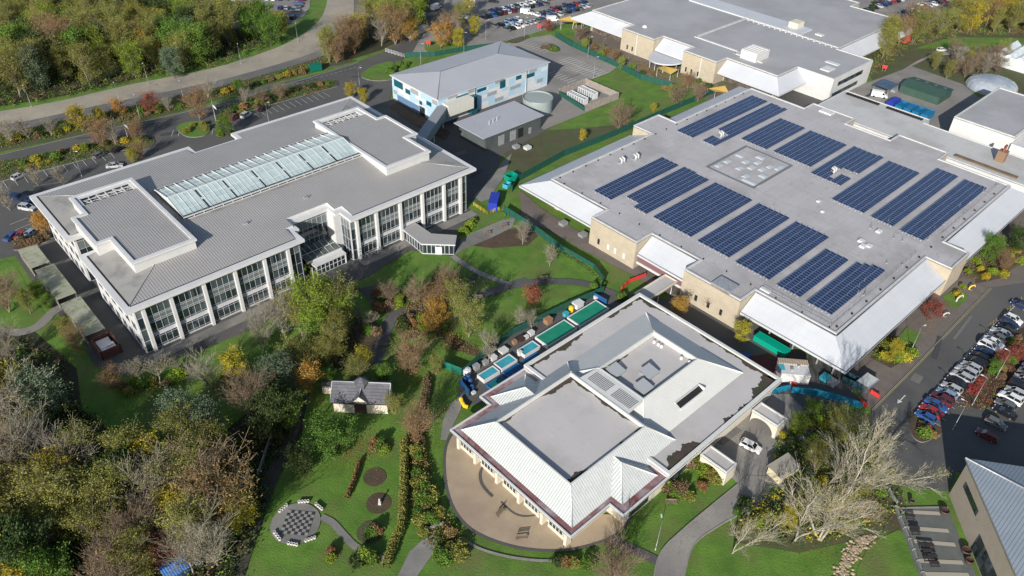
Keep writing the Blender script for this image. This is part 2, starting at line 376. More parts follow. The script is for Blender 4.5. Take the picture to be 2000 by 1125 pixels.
sheet('path', [(770, 1140), (800, 1078), (836, 1045), (860, 1030), (880, 1050), (850, 1075), (805, 1140)], paving, Z2)
ribbon('path', [(1155, 1045), (1200, 1058), (1250, 1080), (1290, 1100)], 1.8, asph, Z2)
ribbon('path', [(900, 1050), (935, 1072), (990, 1088), (1050, 1096), (1100, 1095)], .5, kerbm, Z3+.02)
tr_ = smooth([(896, 832), (872, 870), (868, 920), (876, 970), (895, 1010), (930, 1042), (990, 1066), (1060, 1077), (1130, 1072), (1200, 1048), (1235, 1010)], 5)
sheet('terrace', tr_+[(1110, 1000), (1000, 900)], resin, Z4)
ribbon('terrace_edge', tr_, .5, asph, Z5, curve=False)
sheet('path', [(860, 860), (872, 860), (900, 800), (905, 770), (880, 790), (866, 820)], paving, Z3)
# fish farm yard beside the low hipped building
sheet('yard_surface', [(893, 790), (898, 745), (925, 712), (1000, 655), (1100, 602), (1165, 572), (1240, 575), (1030, 715), (940, 790)], asph, Z2)
sheet('yard_surface', [(1300, 585), (1440, 650), (1660, 745), (1560, 800), (1520, 740), (1245, 575)], asph, Z2)
sheet('bark_play_surface', [(1455, 700), (1500, 690), (1580, 728), (1540, 750), (1490, 730)], mat('red_bark', (.13, .035, .03), (.09, .03, .028), scale=.5, rough=.9), Z3)
# strip of tarmac round the solar building
sheet('path', [(1016, 372), (1018, 430), (1075, 452), (1140, 490), (1230, 535), (1290, 570), (1330, 585), (1350, 560), (1160, 470), (1060, 410)], brickpave, Z3)
sheet('pavement', [(1900, 520), (1840, 575), (1800, 610), (1740, 670), (1690, 715), (1650, 730), (1700, 790), (1790, 700), (1900, 590), (1950, 545)], brickpave, Z2)
sheet('yard_surface', [(1440, 150), (1620, 150), (1700, 215), (1600, 225), (1460, 190)], asph, Z2)
sheet('yard_surface', [(1142, 166), (1040, 190), (1040, 245), (1063, 254), (1142, 219), (1092, 186)], mat('pale_concrete_yard', (.26, .24, .22), (.22, .205, .19), scale=.2, rough=.9), Z4)
sheet('garden_bed', [(770, 640), (790, 610), (830, 560), (860, 530), (900, 545), (905, 580), (875, 600), (860, 640), (900, 660), (945, 690), (940, 700), (880, 680), (850, 650), (790, 665)], soil, Z1)
sheet('garden_bed', [(690, 640), (725, 620), (745, 640), (735, 670), (700, 668)], soil, Z3)
sheet('garden_bed', [(915, 468), (950, 455), (1000, 448), (1030, 440), (1050, 462), (1030, 480), (960, 485), (920, 480)], soil, Z2)
sheet('garden_bed', [(730, 590), (735, 572), (770, 560), (800, 580), (800, 600), (765, 605)], rough_g, Z3)
# shrub bed on the east verge
sheet('garden_bed', [(1905, 555), (1950, 545), (2060, 460), (2060, 420), (1960, 480), (1900, 520)], soil, Z3)
sheet('garden_bed', [(1740, 720), (1700, 700), (1720, 655), (1770, 660), (1790, 690)], soil, Z3)
def grid_sheet(name, poly, m_, z):
    SHC[0] += 1; b = MB(); b.tri([UW(*p) for p in poly], z+(SHC[0] % 45)*.0011); o = b.build(name, m_); o['kind'] = 'structure'; return o
grid_sheet('pavement', [(131, 34.5), (242, 34.5), (242, 43.5), (131, 43.5)], brickpave, Z1)
grid_sheet('yard_surface', [(121, 37), (137, 37), (137, 80), (121, 80)], asph, Z1)
# repair patches and trenches in the tarmac
rp = random.Random(12); dkp = mat('dark_tar_patch', (.05, .05, .052), (.065, .065, .065), scale=1, rough=.85); ltp = mat('light_tar_patch', (.16, .155, .145), (.13, .127, .12), scale=1, rough=.9)
for (x_, y_, l_, w_, a_, k_) in ((1830, 680, 9, 1.1, 60, 0), (1790, 740, 3, 2, 50, 1), (1740, 830, 5, 1, 30, 0), (1880, 640, 12, .7, 48, 1), (600, 158, 8, 1, 25, 0), (300, 240, 10, .8, 24, 1), (420, 212, 6, 1.6, 24, 0), (180, 268, 9, .8, 24, 0), (1000, 340, 5, 2, 20, 1), (930, 340, 6, 1.2, 60, 0), (900, 300, 4, 2, 40, 1), (1420, 850, 6, 2.2, 40, 1), (660, 130, 7, .9, 28, 1), (330, 262, 5, 2, 24, 0), (100, 360, 9, .7, 24, 1), (700, 150, 5, 1.4, 10, 0), (1120, 150, 7, .9, 44, 1), (1700, 185, 6, 1.3, 44, 0), (1830, 120, 8, .8, 10, 1)):
    x0, y0 = G(x_, y_); ca, sa = math.cos(R(a_)), math.sin(R(a_)); SHC[0] += 1; b = MB(); b.face([(x0+ca*p-sa*q, y0+sa*p+ca*q, Z3+.052+(SHC[0] % 45)*.0001) for p, q in ((-l_/2, -w_/2), (l_/2, -w_/2), (l_/2, w_/2), (-l_/2, w_/2))]); o = b.build('road_patch', ltp if k_ else dkp); o['kind'] = 'structure'
# car park markings
def bays(p0, p1, n, length, m_=paint, wdt=.12):
    """n+1 painted lines between two pixel points, each running off perpendicular"""
    a, c = G(*p0), G(*p1); dx, dy = c[0]-a[0], c[1]-a[1]; l = math.hypot(dx, dy); nx, ny = -dy/l, dx/l
    b = MB()
    for i in range(n+1):
        x, y = a[0]+dx*i/n, a[1]+dy*i/n; tx, ty = dx/l*wdt/2, dy/l*wdt/2
        b.face([(x-tx, y-ty, Z4+.012), (x+tx, y+ty, Z4+.012), (x+tx+nx*length, y+ty+ny*length, Z4+.012), (x-tx+nx*length, y-ty+ny*length, Z4+.012)])
    o = b.build('bay_marking', m_); o['kind'] = 'structure'
ribbon('road_marking', [(0, 304), (95, 281), (230, 249), (350, 223), (470, 192), (600, 154), (700, 123)], .13, paint, Z4, curve=True)
for i_ in range(16):
    t_ = i_/16; p0 = (560+150*t_, 170-42*t_); ribbon('road_marking', [p0, (p0[0]+5, p0[1]-1.4)], .13, paint, Z4, curve=False)
for k_ in (0, 1): ribbon('road_marking', [(1928+66*i_/12+((i_+k_) % 2)*7, 636-56*i_/12+((i_+k_) % 2)*5) for i_ in range(13)], .13, paint_y, Z4, curve=False)
ribbon('road_marking', [(1790, 806), (1835, 752), (1890, 690), (1935, 640), (1990, 592)], .12, paint, Z4+.01, curve=False)
bays((-5, 375), (225, 310), 12, 4.8)
bays((508, 230), (645, 190), 12, 4.8)
bays((335, 268), (440, 262), 8, 4.6)
bays((1098, 118), (1172, 148), 12, 4.8, wdt=.22); bays((1098, 118), (1172, 148), 12, -4.8, wdt=.22); bays((1068, 146), (1128, 172), 9, 4.8, wdt=.22); bays((1015, 86), (1060, 104), 7, 4.8, wdt=.2); ribbon('bay_marking', [(1098, 118), (1172, 148)], .2, paint, Z4+.02, curve=False)
bays((20, 440), (70, 480), 4, 4.6)
bays((1790, 808), (1945, 632), 18, -4.8)
bays((1000, 84), (1140, 32), 22, 4.8)
# ------------------------------------------------------------------ three-storey office with glazed atrium
seam = mat('standing_seam_roof', (.38, .365, .355), (.34, .33, .32), scale=.12, rough=.5, world=False, stripes=(('X', .58, .3, (.21, .205, .205), .04),), c3=(.34, .31, .28), c3scale=.12, c3lo=.6, c3hi=.8)
membr = mat('grey_membrane_roof', (.33, .32, .30), (.29, .285, .27), scale=.2, rough=.8, c3=(.21, .21, .205), c3scale=.15)
atr_gl = mat('atrium_glass', (.42, .53, .53), (.50, .60, .59), scale=.6, rough=.25, spec=.6, world=False, pane=((1.22, 2.0, 50), (.38, .48, .49), .7, .6))
conc = mat('rooftop_plant_dark', (.05, .05, .055), (.1, .1, .1), scale=1, rough=.8)
off = grid_thing('office_building', 'three storey white office building with grey seamed roof and long glass atrium', 'building', 28, 140)
WALLTOP, EAVE = 12.25, 13.0
outl = [(29.2, 141), (67.6, 141), (67.6, 145), (69.6, 145), (69.6, 148.2), (79.4, 148.2), (79.4, 145), (81.3, 145), (81.3, 141), (118, 141), (118, 197.3), (80.6, 197.3), (80.6, 193.6), (67.6, 193.6), (67.6, 197.3), (29.2, 197.3), (29.2, 174), (33, 174), (33, 165.6), (29.2, 165.6)]
b = gb(off); b.prism(outl, 0, WALLTOP, top=False); b.build('wall', mat('pale_grey_render', (.56, .56, .57), (.50, .50, .51), scale=.3, rough=.7, c3=(.48, .48, .48), c3scale=.1, c3lo=.6, c3hi=.9), off)
for bx in ((79.34, 145.05, 79.4, 148.1), (79.4, 144.9, 81.25, 144.95), (69.6, 145.05, 69.66, 148.1), (67.7, 144.9, 69.6, 144.95)): b = gb(off); b.box(bx[0], bx[1], 4.2 if bx[1] > 145 else 0, bx[2], bx[3], 12.2); b.build('recess_panel', whitem, off)
eav = [(27.5, 139.4), (68.3, 139.4), (68.3, 144), (69.6, 144), (69.6, 147.4), (79.4, 147.4), (79.4, 144), (80.7, 144), (80.7, 139.4), (120.2, 139.4), (120.2, 198.6), (80.2, 198.6), (80.2, 194.4), (68, 194.4), (68, 198.6), (27.5, 198.6), (27.5, 173.2), (31.4, 173.2), (31.4, 165.6), (27.5, 165.6)]
b = gb(off); b.prism(eav, 12.25, 12.98, 0, 0, bottom=True)
# upstand round the roof edge following its outline
def inset_poly(poly, d):
    out = []; n = len(poly)
    for i in range(n):
        p0, p1, p2 = poly[i-1], poly[i], poly[(i+1) % n]
        e1 = Vector((p1[0]-p0[0], p1[1]-p0[1])).normalized(); e2 = Vector((p2[0]-p1[0], p2[1]-p1[1])).normalized()
        n1 = Vector((-e1.y, e1.x)); n2 = Vector((-e2.y, e2.x)); nn = n1+n2; k = d/max(.3, nn.length_squared/2)
        out.append((p1[0]+nn.x*k, p1[1]+nn.y*k))
    return out
b.build('fascia', whitem, off)
rin = [(28.9, 140.9), (66.8, 140.9), (66.8, 145.4), (68.9, 145.4), (68.9, 148.6), (80.1, 148.6), (80.1, 145.4), (82.2, 145.4), (82.2, 140.9), (118.8, 140.9), (118.8, 197.2), (81.4, 197.2), (81.4, 193.1), (66.7, 193.1), (66.7, 197.2), (28.9, 197.2), (28.9, 174.6), (32.6, 174.6), (32.6, 164.2), (28.9, 164.2)]
def roof_z(u, w):
    d = min(w-140.9, 197.2-w, (u-28.9), (118.8-u)); return 13.05+.1*max(0, min(d, 19))
b = gb(off)
b.prism(rin, 12.9, 13.02, 1, 1)
u0, u1, w0, w1 = 28.9, 118.8, 140.9, 197.2; k = 19.0
def slope(poly, zf, mt): b.tri(poly, zf, mt)
zf_ = lambda u, w: 13.05+.1*(w-w0); zb_ = lambda u, w: 13.05+.1*(w1-w); zl_ = lambda u, w: 13.05+.1*(u-u0); zr_ = lambda u, w: 13.05+.1*(u1-u)
slope([(u0, w0), (66.8, w0), (66.8, 145.4), (68.9, 145.4), (68.9, 148.6), (80.1, 148.6), (80.1, 145.4), (82.2, 145.4), (82.2, w0), (u1, w0), (u1-k, w0+k), (u0+k, w0+k)], zf_, 0)
slope([(u1, w1), (81.4, w1), (81.4, 193.1), (66.7, 193.1), (66.7, w1), (u0, w1), (u0+k, w1-k), (u1-k, w1-k)], zb_, 0)
slope([(u0, w1), (u0, 174.6), (32.6, 174.6), (32.6, 164.2), (u0, 164.2), (u0, w0), (u0+k, w0+k), (u0+k, w1-k)], zl_, 1)
slope([(u1, w0), (u1, w1), (u1-k, w1-k), (u1-k, w0+k)], zr_, 1)
b.tri([(u0+k, w0+k), (u1-k, w0+k), (u1-k, w1-k), (u0+k, w1-k)], 14.95, 1)
roof = b.build('roof', [seam, membr], off)
# fascia upstand faces in the notches + black gutter along west side + hip flashings
for a, c in (((28.75, 141), (28.75, 164)), ((28.75, 175), (28.75, 197.2))): b = gb(off); b.box(a[0], a[1], 12.98, a[0]+.35, c[1], 13.10); b.build('gutter', black, off)
for a, c in ((28.9, 66.8), (82.2, 118.8)): b = gb(off); b.box(a, 140.75, 12.98, c, 140.92, 13.07); b.build('gutter', black, off)
for (a, z0), (c, z1) in ((((u0, w0), 13.05), ((38.5, 150.5), 14.05)), (((u0, w1), 13.05), ((41, 185.1), 14.2)), (((u1, w0), 13.05), ((108.5, 151.2), 14.1)), (((u1, w1), 13.05), ((107, 185.4), 14.2))):
    b = gb(off); b.tube([(a[0], a[1], z0+.03), (c[0], c[1], z1+.05)], .1, 4); b.build('hip_flashing', grey_m, off)
b = gb(off)   # notch soffit walls closing the slope above the fascia
for a, c in (((66.8, 140.9), (66.8, 145.4)), ((82.2, 140.9), (82.2, 145.4)), ((66.8, 145.4), (68.9, 145.4)), ((80.1, 145.4), (82.2, 145.4)), ((68.9, 145.4), (68.9, 148.6)), ((80.1, 145.4), (80.1, 148.6)), ((68.9, 148.6), (80.1, 148.6))):
    b.face([(*a, 13), (*c, 13), (*c, zf_(*c)), (*a, zf_(*a))])
b.build('notch_flashing', whitem, off)
# raised rooftop blocks
def raised(poly, pit, name='rooftop_block'):
    blk = gb(off); blk.prism(poly, 13.0, 15.85, 0, top=False)
    zt = 16.5
    blk.prism(inset_poly(poly, -.0), 15.85, zt, 0, top=False)
    o = blk.build(name, white, off)
    cb = MB(org=off['_o'])
    ins = inset_poly(poly, .55)
    n = len(poly)
    for i in range(n):
        j = (i+1) % n
        cb.face([(*poly[i], zt), (*poly[j], zt), (*ins[j], zt), (*ins[i], zt)], 0)
        cb.face([(*ins[j], zt), (*ins[j], zt-.3), (*ins[i], zt-.3), (*ins[i], zt)][::-1], 0)
    # projecting lip
    o2 = inset_poly(poly, -.35)
    cb.prism(o2, zt-.5, zt-.02, 0, top=False)
    for i in range(n):
        j = (i+1) % n; cb.face([(*o2[j], zt-.5), (*o2[i], zt-.5), (*poly[i], zt-.5), (*poly[j], zt-.5)], 0)
    for i in range(n):
        j = (i+1) % n; cb.face([(*o2[i], zt-.02), (*o2[j], zt-.02), (*poly[j], zt-.004), (*poly[i], zt-.004)], 0)
    c_ = cb.build('parapet', whitem, o); c_.parent = o; 
    # roof deck around the pit
    dk_ = MB(org=off['_o']); px0, px1, pw0, pw1 = pit
    rest = [p for p in ins]
    dk_.tri([p if p[1] < pw0 else (p[0], pw0) for p in ins], zt-.32, 0)
    dk_.box(min(p[0] for p in ins if p[1] > pw1), pw1, zt-.5, max(p[0] for p in ins if p[1] > pw1), max(p[1] for p in ins), zt-.31, 1)
    dk_.box(min(p[0] for p in ins if p[1] > pw1), pw0, zt-.5, px0, pw1, zt-.31, 1); dk_.box(px1, pw0, zt-.5, max(p[0] for p in ins if p[1] > pw1), pw1, zt-.31, 1)
    dk_.build('deck', [seam, whitem], o)
    pb = MB(org=off['_o']); pb.tri([(px0, pw0), (px1, pw0), (px1, pw1), (px0, pw1)], 14.2)
    for k_ in range(5):
        uu = px0+(px1-px0)*(k_+.3)/5; pb.box(uu, pw0+.6, 14.2, uu+1.3, pw1-.8, 15.2+.3*(k_ % 2))
    pb.build('plant_pit', conc, o)
    sb = MB(org=off['_o'])
    for k_ in range(7):
        uu = px0+(px1-px0)*k_/6; sb.box(uu-.08, pw0, zt-.75, uu+.08, pw1, zt-.55)
        if k_ < 6: u2 = px0+(px1-px0)*(k_+1)/6; sb.tube([(uu, pw0 if k_ % 2 else pw1, zt-.6), (u2, pw1 if k_ % 2 else pw0, zt-.6)], .07, 4)
    for k_ in range(2): sb.box(px0, pw0+1.3*(k_+1), zt-.8, px1, pw0+1.3*(k_+1)+.1, zt-.6)
    sb.build('steel_truss', whitem, o)
    return o
raised([(34.2, 150.2), (47.8, 150.2), (47.8, 185), (33.6, 185), (33.6, 175.8), (30.9, 175.8), (30.9, 162.1), (34.2, 162.1)], (35, 46.6, 180, 183.6))
raised([(98.8, 149.8), (112.6, 149.8), (112.6, 160.2), (116.2, 160.2), (116.2, 174.5), (113.3, 174.5), (113.3, 184.2), (98.9, 184.2)], (100.2, 111.6, 179.5, 182.6))
# atrium
b = gb(off); A0, A1, AW0, AW1, AR = 50.2, 98.6, 161.2, 177.4, 169.3
b.box(A0, AW0+.25, 14.8, A1, AW1-.25, 15.75); b.build('atrium_upstand', conc, off)
b = gb(off)
b.face([(A0, AW0, 15.6), (A1, AW0, 15.6), (A1, AR, 17.2), (A0, AR, 17.2)]); b.face([(A1, AW1, 15.6), (A0, AW1, 15.6), (A0, AR, 17.2), (A1, AR, 17.2)])
atr = b.build('atrium_roof', atr_gl, off)
b = gb(off)
for uu in (A0, A1): b.face([(uu, AW0, 15.55), (uu, AW1, 15.55), (uu, AR, 17.2)])
nA = 40
for i in range(nA+1):
    uu = A0+(A1-A0)*i/nA; r_ = .03 if i % 2 else .065
    b.tube([(uu, AW0, 15.66), (uu, AR, 17.26)], r_, 4); b.tube([(uu, AR, 17.26), (uu, AW1, 15.66)], r_, 4)
    if i % 2 == 0: b.box(uu-.07, AW0-.05, 14.95, uu+.07, AW0+.1, 15.6)
    if i % 2 == 0: b.tube([(uu, AR, 17.35), (uu, AW1-.2, 15.85)], .06, 4)
for f_ in (.0, .33, .66, 1):
    for ww, sgn in ((AW0, 1), (AW1, -1)):
        w_ = ww+(AR-ww)*f_; z_ = 15.63+1.6*f_; b.box(A0, w_-.035, z_-.02, A1, w_+.035, z_+.05)
b.box(A0-.1, AW0-.15, 14.9, A1+.1, AW0+.1, 15.05); b.box(A0-.1, AW0-.12, 15.5, A1+.1, AW0+.12, 15.66); b.box(A0, AR-.12, 17.2, A1, AR+.12, 17.35)
b.build('glazing_bar', whitem, atr)
for uu in (56.5, 63.5, 71.2, 78, 84.6, 91.5):
    for f0, f1 in ((.08, .45), (.55, .95)):
        b = gb(off); za, zb = 15.66+1.6*(1-f1)+.03, 15.66+1.6*(1-f0)+.03; wa, wb = AW0+(AR-AW0)*(1-f1), AW0+(AR-AW0)*(1-f0)
        b.face([(uu, wa, za), (uu+.35, wa, za), (uu+.35, wb, zb), (uu, wb, zb)]); b.build('opened_vent', black, atr)
# front facade bays
cols_l = [31.0, 36.9, 44.1, 51.3, 58.4, 64.3]; cols_r = [83.0, 88.7, 95.9, 102.9, 110.0, 115.6]
for c_ in cols_l+cols_r:
    b = gb(off); b.box(c_-.34, 140.2, 0, c_+.34, 141.0, 12.25); b.build('column', whitem, off)
def bay(ua, ub, w_, full=False, T=None, par=None, zmax=12.2):
    """curtain wall between ua and ub on plane w_, facing -w"""
    par = par or off
    g_ = MB(org=off['_o'], T=T); f_ = MB(org=off['_o'], T=T)
    e = w_-.06
    rows = [(.55, 3.45, 0), (4.35, 7.0, 0), (7.0, 8.9, 1), (8.9, 11.4, 0), (11.4, 12.2, 1)] if not full else [(.2, 3.0, 0), (3.0, 6.1, 0), (6.1, 9.2, 0), (9.2, 12.2, 1)]
    for z0, z1, k_ in rows: g_.face([(ua, e, z0), (ub, e, z0), (ub, e, z1), (ua, e, z1)], k_)
    n = max(1, round((ub-ua)/1.3))
    for i in range(n+1):
        uu = ua+(ub-ua)*i/n
        for z0, z1 in ([(.5, 3.5), (4.3, 12.2)] if not full else [(.1, 12.2)]): f_.box(uu-.03, e-.07, z0, uu+.03, e+.03, z1)
    for z_ in ([.55, .95, 3.0, 3.45, 4.4, 4.8, 7.0, 7.45, 8.5, 8.9, 11.0, 11.4, 12.15] if not full else [.15, 3.0, 6.1, 9.2, 11.3, 12.15]):
        f_.box(ua, e-.06, z_-.025, ub, e+.03, z_+.025)
    o = g_.build('window', [darkgl, slate_gl], par); f_.build('window_frame', mat('window_frame_white', (.52, .53, .54), rough=.5), o)
FW = 141.0
seq = [(29.4, 30.64, True)] + [(cols_l[i]+.34, cols_l[i+1]-.34, False) for i in range(5)] + [(64.66, 67.4, True)]
seq += [(81.4, 82.64, True)] + [(cols_r[i]+.34, cols_r[i+1]-.34, False) for i in range(5)] + [(115.96, 117.8, True)]
for ua, ub, fl in seq: bay(ua, ub, FW, fl)
bay(69.8, 79.2, 148.2, True)
# side glass of entrance recess and stair recess on the west side
bay(141.2, 144.8, 81.3, True, T=lambda s, d, z: (d, s, z))
bay(141.2, 144.8, -67.6, True, T=lambda s, d, z: (-d, s, z))
bay(165.8, 173.8, 33, True, T=lambda s, d, z: (d, s, z))
bay(29.6, 32.6, 174, True)
# punched windows of the west and north faces
def punched(s0, s1, zs, T, n, wd=1.1, dp=.09):
    for k_ in range(n):
        g_ = MB(org=off['_o'], T=T); f_ = MB(org=off['_o'], T=T); sc_ = s0+(s1-s0)*(k_+.5)/n
        for z0, z1 in zs:
            g_.face([(sc_-wd/2, -.03, z0), (sc_+wd/2, -.03, z0), (sc_+wd/2, -.03, z1), (sc_-wd/2, -.03, z1)])
            for s_ in (-wd/2, 0, wd/2): f_.box(sc_+s_-.04, -dp, z0, sc_+s_+.04, -.02, z1)
            for z_ in (z0, z1): f_.box(sc_-wd/2, -dp-.01, z_-.05, sc_+wd/2, -.02, z_+.05)
        o = g_.build('window', darkgl, off); f_.build('window_frame', whitem, o)
zs3 = [(1, 3), (5, 7), (9, 11)]
TW = lambda s, d, z: (29.2+d, s, z)
punched(142, 164.6, zs3, TW, 6, 2.2, .035); punched(175, 197, zs3, TW, 6, 2.2, .035)
TN = lambda s, d, z: (s, 197.3-d, z)
punched(31, 66, zs3, TN, 9); punched(82, 117, zs3, TN, 9)
punched(142, 196, zs3, lambda s, d, z: (118-d, s, z), 13)
# entrance canopy
can = gb(off)
b = gb(off); b.face([(69.8, 143.2, 3.6), (79.3, 143.2, 3.6), (79.3, 148.1, 4.6), (69.8, 148.1, 4.6)]); b.face([(69.8, 148.1, 4.55), (79.3, 148.1, 4.55), (79.3, 143.2, 3.55), (69.8, 143.2, 3.55)])
cg = b.build('entrance_canopy', mat('canopy_glass', (.05, .075, .07), (.12, .14, .13), scale=.6, rough=.1, spec=.7), off)
b = gb(off)
for i in range(7): uu = 69.8+9.5*i/6; b.tube([(uu, 143.1, 3.65), (uu, 148.1, 4.66)], .07, 4)
b.box(69.6, 142.9, 3.3, 79.5, 143.2, 3.7); b.box(69.8, 145.6, 4.08, 79.3, 145.72, 4.2)
b.box(70.6, 141.0, 2.9, 79.4, 143.3, 3.25)
for uu in (69.8, 71.0, 79.2): b.box(uu, 141.2, 0, uu+.25, 141.5, 3.0)
b.build('canopy_frame', whitem, cg)
b = gb(off); b.face([(71.3, 141.4, .2), (79.2, 141.4, .2), (79.2, 141.4, 2.9), (71.3, 141.4, 2.9)]); b.box(71.3, 141.42, .1, 79.2, 144, 2.88)
vs = b.build('entrance_lobby', [darkgl], off)
b = gb(off)
for i in range(8): uu = 71.3+7.9*i/7; b.box(uu-.05, 141.3, 0, uu+.05, 141.4, 2.9)
for z_ in (.1, 1.5, 2.85): b.box(71.3, 141.3, z_-.04, 79.2, 141.41, z_+.04)
b.build('window_frame', whitem, vs)
# rooftop vents
for uu, ww in ((60.5, 152), (77, 153), (108, 152.5)):
    b = gb(off); z_ = zf_(uu, ww); b.box(uu-.5, ww-.4, z_-.1, uu+.5, ww+.4, z_+.35); b.tube([(uu+.9, ww, z_), (uu+.9, ww, z_+.5)], .12, 6); b.build('roof_vent', grey_m, off)

# glazed garden pavilion
pav = grid_thing('glazed_pavilion', 'low glazed pavilion with bent grey roof joined to the office garden front', 'pavilion', 100, 132)
pf = [(96.6, 140.4), (96.2, 132.3), (101.9, 126.9), (104.4, 129.4), (100.1, 134), (100.1, 140.4)]
b = gb(pav); b.prism(pf, .15, 3.0, 0, bottom=False, top=False); g0 = b.build('glazing', darkgl, pav)
b = gb(pav); b.prism(inset_poly(pf, -.45), 3.0, 3.35, 0, 1, bottom=True); b.prism(inset_poly(pf, -.1), 0, .2, 0)
b.build('roof', [whitem, mat('seam_roof_small', (.36, .355, .35), rough=.5, world=False, stripes=(('X', .5, .2, (.2, .2, .2), .04),))], pav)
b = gb(pav)
for i in range(5):
    p, q = pf[i], pf[i+1]; L_ = math.hypot(q[0]-p[0], q[1]-p[1]); n = max(2, round(L_/1.2))
    for k_ in range(n+1):
        x_, y_ = p[0]+(q[0]-p[0])*k_/n, p[1]+(q[1]-p[1])*k_/n; b.box(x_-.06, y_-.06, 0, x_+.06, y_+.06, 3.0)
b.build('glazing_bar', whitem, pav)
b = gb(pav); b.T = lambda s, d, z: (96.2+5.7*s/7.85+d*.69, 132.3-5.4*s/7.85+d*.72, z)
b.box(3.2, -.15, 0, 4.9, -.06, 2.3); b.build('door', whitem, pav)
# ------------------------------------------------------------------ wide flat-roofed building with solar arrays
flat = mat('flat_felt_roof', (.44, .425, .435), (.385, .375, .38), scale=.12, rough=.85, world=False, stripes=(('Y', 1.95, .04, (.34, .33, .33), 0), ('X', 9.7, .014, (.31, .305, .305), 0)), c3=(.30, .29, .285), c3scale=.06, c3lo=.48, c3hi=.75, scratch=(.7, (.30, .29, .28), .6, .76))
wroof = mat('white_sheet_roof', (.52, .54, .57), (.48, .50, .53), scale=.15, rough=.5, world=False, stripes=(('X', 1.7, .03, (.44, .45, .47), 0), ('Y', 1.7, .03, (.44, .45, .47), 0)), c3=(.45, .45, .45), c3scale=.2, c3lo=.6, c3hi=.85)
brick = mat('buff_brick', (.45, .39, .295), (.40, .345, .26), scale=.6, rough=.9, world=False, stripes=(('Z', .6, .06, (.36, .31, .235), .01),), c3=(.35, .305, .235), c3scale=.25, c3lo=.55, c3hi=.8)
shade = mat('shaded_brown_glazing', (.06, .05, .045), (.16, .13, .10), scale=.8, rough=.5)  # dark brown with the shade under the eaves put into its colour
lead = mat('lead_capping', (.16, .17, .19), rough=.55)
def ring(b, poly, d, z, mt=0, h=.25):
    """flat capping of width d along the inside of poly, standing h above z"""
    ins = inset_poly(poly, d); n = len(poly)
    for i in range(n):
        j = (i+1) % n
        b.face([(*poly[i], z+h), (*poly[j], z+h), (*ins[j], z+h), (*ins[i], z+h)], mt)
        b.face([(*ins[i], z+h), (*ins[j], z+h), (*ins[j], z), (*ins[i], z)], mt); b.face([(*poly[j], z+h), (*poly[i], z+h), (*poly[i], z-.35), (*poly[j], z-.35)], mt)
sol = grid_thing('solar_roof_building', 'vast flat roofed buff brick building carrying solar arrays, white sloping eaves', 'building', 138, 43)
Pc = [(137.8, 43), (181, 43), (181, 36.7), (191.3, 36.7), (191.3, 43), (234.3, 43), (234.3, 63), (240.5, 63), (240.5, 78.5), (234.6, 78.5), (234.6, 93), (240.5, 93), (240.5, 108), (234.6, 108), (234.6, 128.4), (193.2, 128.4), (193.2, 135.4), (181, 135.4), (181, 128.4), (137.8, 128.4), (137.8, 108), (131.9, 108), (131.9, 93), (137.8, 93), (137.8, 78.5), (131.9, 78.5), (131.9, 63), (137.8, 63)]
b = gb(sol); b.prism(Pc, 0, 7.95, 0, top=False); b.build('wall', brick, sol)
b = gb(sol); b.tri(Pc, 7.98); b.build('roof', flat, sol)
b = gb(sol); ring(b, Pc, .45, 7.98, 0, .28); b.build('parapet', mat('parapet_capping', (.55, .55, .55), (.45, .45, .45), scale=.5, rough=.6), sol)
EZ0, EZ1 = 4.5, 7.6
def eave(name, quad_in, quad_out, ends=True):
    """sloping eave: quad_in two upper points, quad_out two lower points"""
    b = gb(sol); (a, c), (d, e) = quad_in, quad_out
    b.face([(*d, EZ0), (*e, EZ0), (*c, EZ1), (*a, EZ1)]); b.face([(*a, EZ1-.5), (*c, EZ1-.5), (*e, EZ0-.62), (*d, EZ0-.62)])
    b.face([(*e, EZ0), (*d, EZ0), (*d, EZ0-.62), (*e, EZ0-.62)]); b.face([(*a, EZ1), (*a, EZ1-.5), (*d, EZ0-.62), (*d, EZ0)]); b.face([(*e, EZ0), (*e, EZ0-.62), (*c, EZ1-.5), (*c, EZ1)])
    o = b.build(name, wroof, sol)
    b = gb(sol); dx, dy = e[0]-d[0], e[1]-d[1]; l = math.hypot(dx, dy); dx /= l; dy /= l
    b.tube([(*d, EZ0+.05), (*e, EZ0+.05)], .12, 4); b.build('gutter', lead, o)
    b = gb(sol); b.tube([(*a, EZ1+.12), (*c, EZ1+.12)], .22, 4); b.build('valley_gutter', lead, o)
g_ = .06
eave('eave_roof', ((137.8-g_, 108.2), (137.8-g_, 128.4)), ((133, 108.2), (133, 136)))
eave('eave_roof', ((137.8-g_, 78.7), (137.8-g_, 92.8)), ((132.6, 78.7), (132.6, 92.8)))
eave('eave_roof', ((137.8-g_, 43), (137.8-g_, 62.8)), ((132.8, 37), (132.8, 62.8)))
eave('eave_roof', ((137.8, 43-g_), (180.9, 43-g_)), ((132.8, 37), (180.9, 37)))
eave('eave_roof', ((191.4, 43-g_), (234.3, 43-g_)), ((191.4, 37), (240.5, 37)))
eave('eave_roof', ((137.8, 128.4+g_), (180.9, 128.4+g_)), ((133, 136), (180.9, 136)))
eave('eave_roof', ((193.3, 128.4+g_), (234.6, 128.4+g_)), ((193.3, 136), (240.5, 136)))
eave('eave_roof', ((234.6+g_, 128.4), (234.6+g_, 108.2)), ((240.5, 136), (240.5, 108.2)))
eave('eave_roof', ((234.6+g_, 62.8), (234.6+g_, 43)), ((240.5, 62.8), (240.5, 37)))
b = gb(sol)   # dark window band below eaves, its brown tone carrying the eave shade
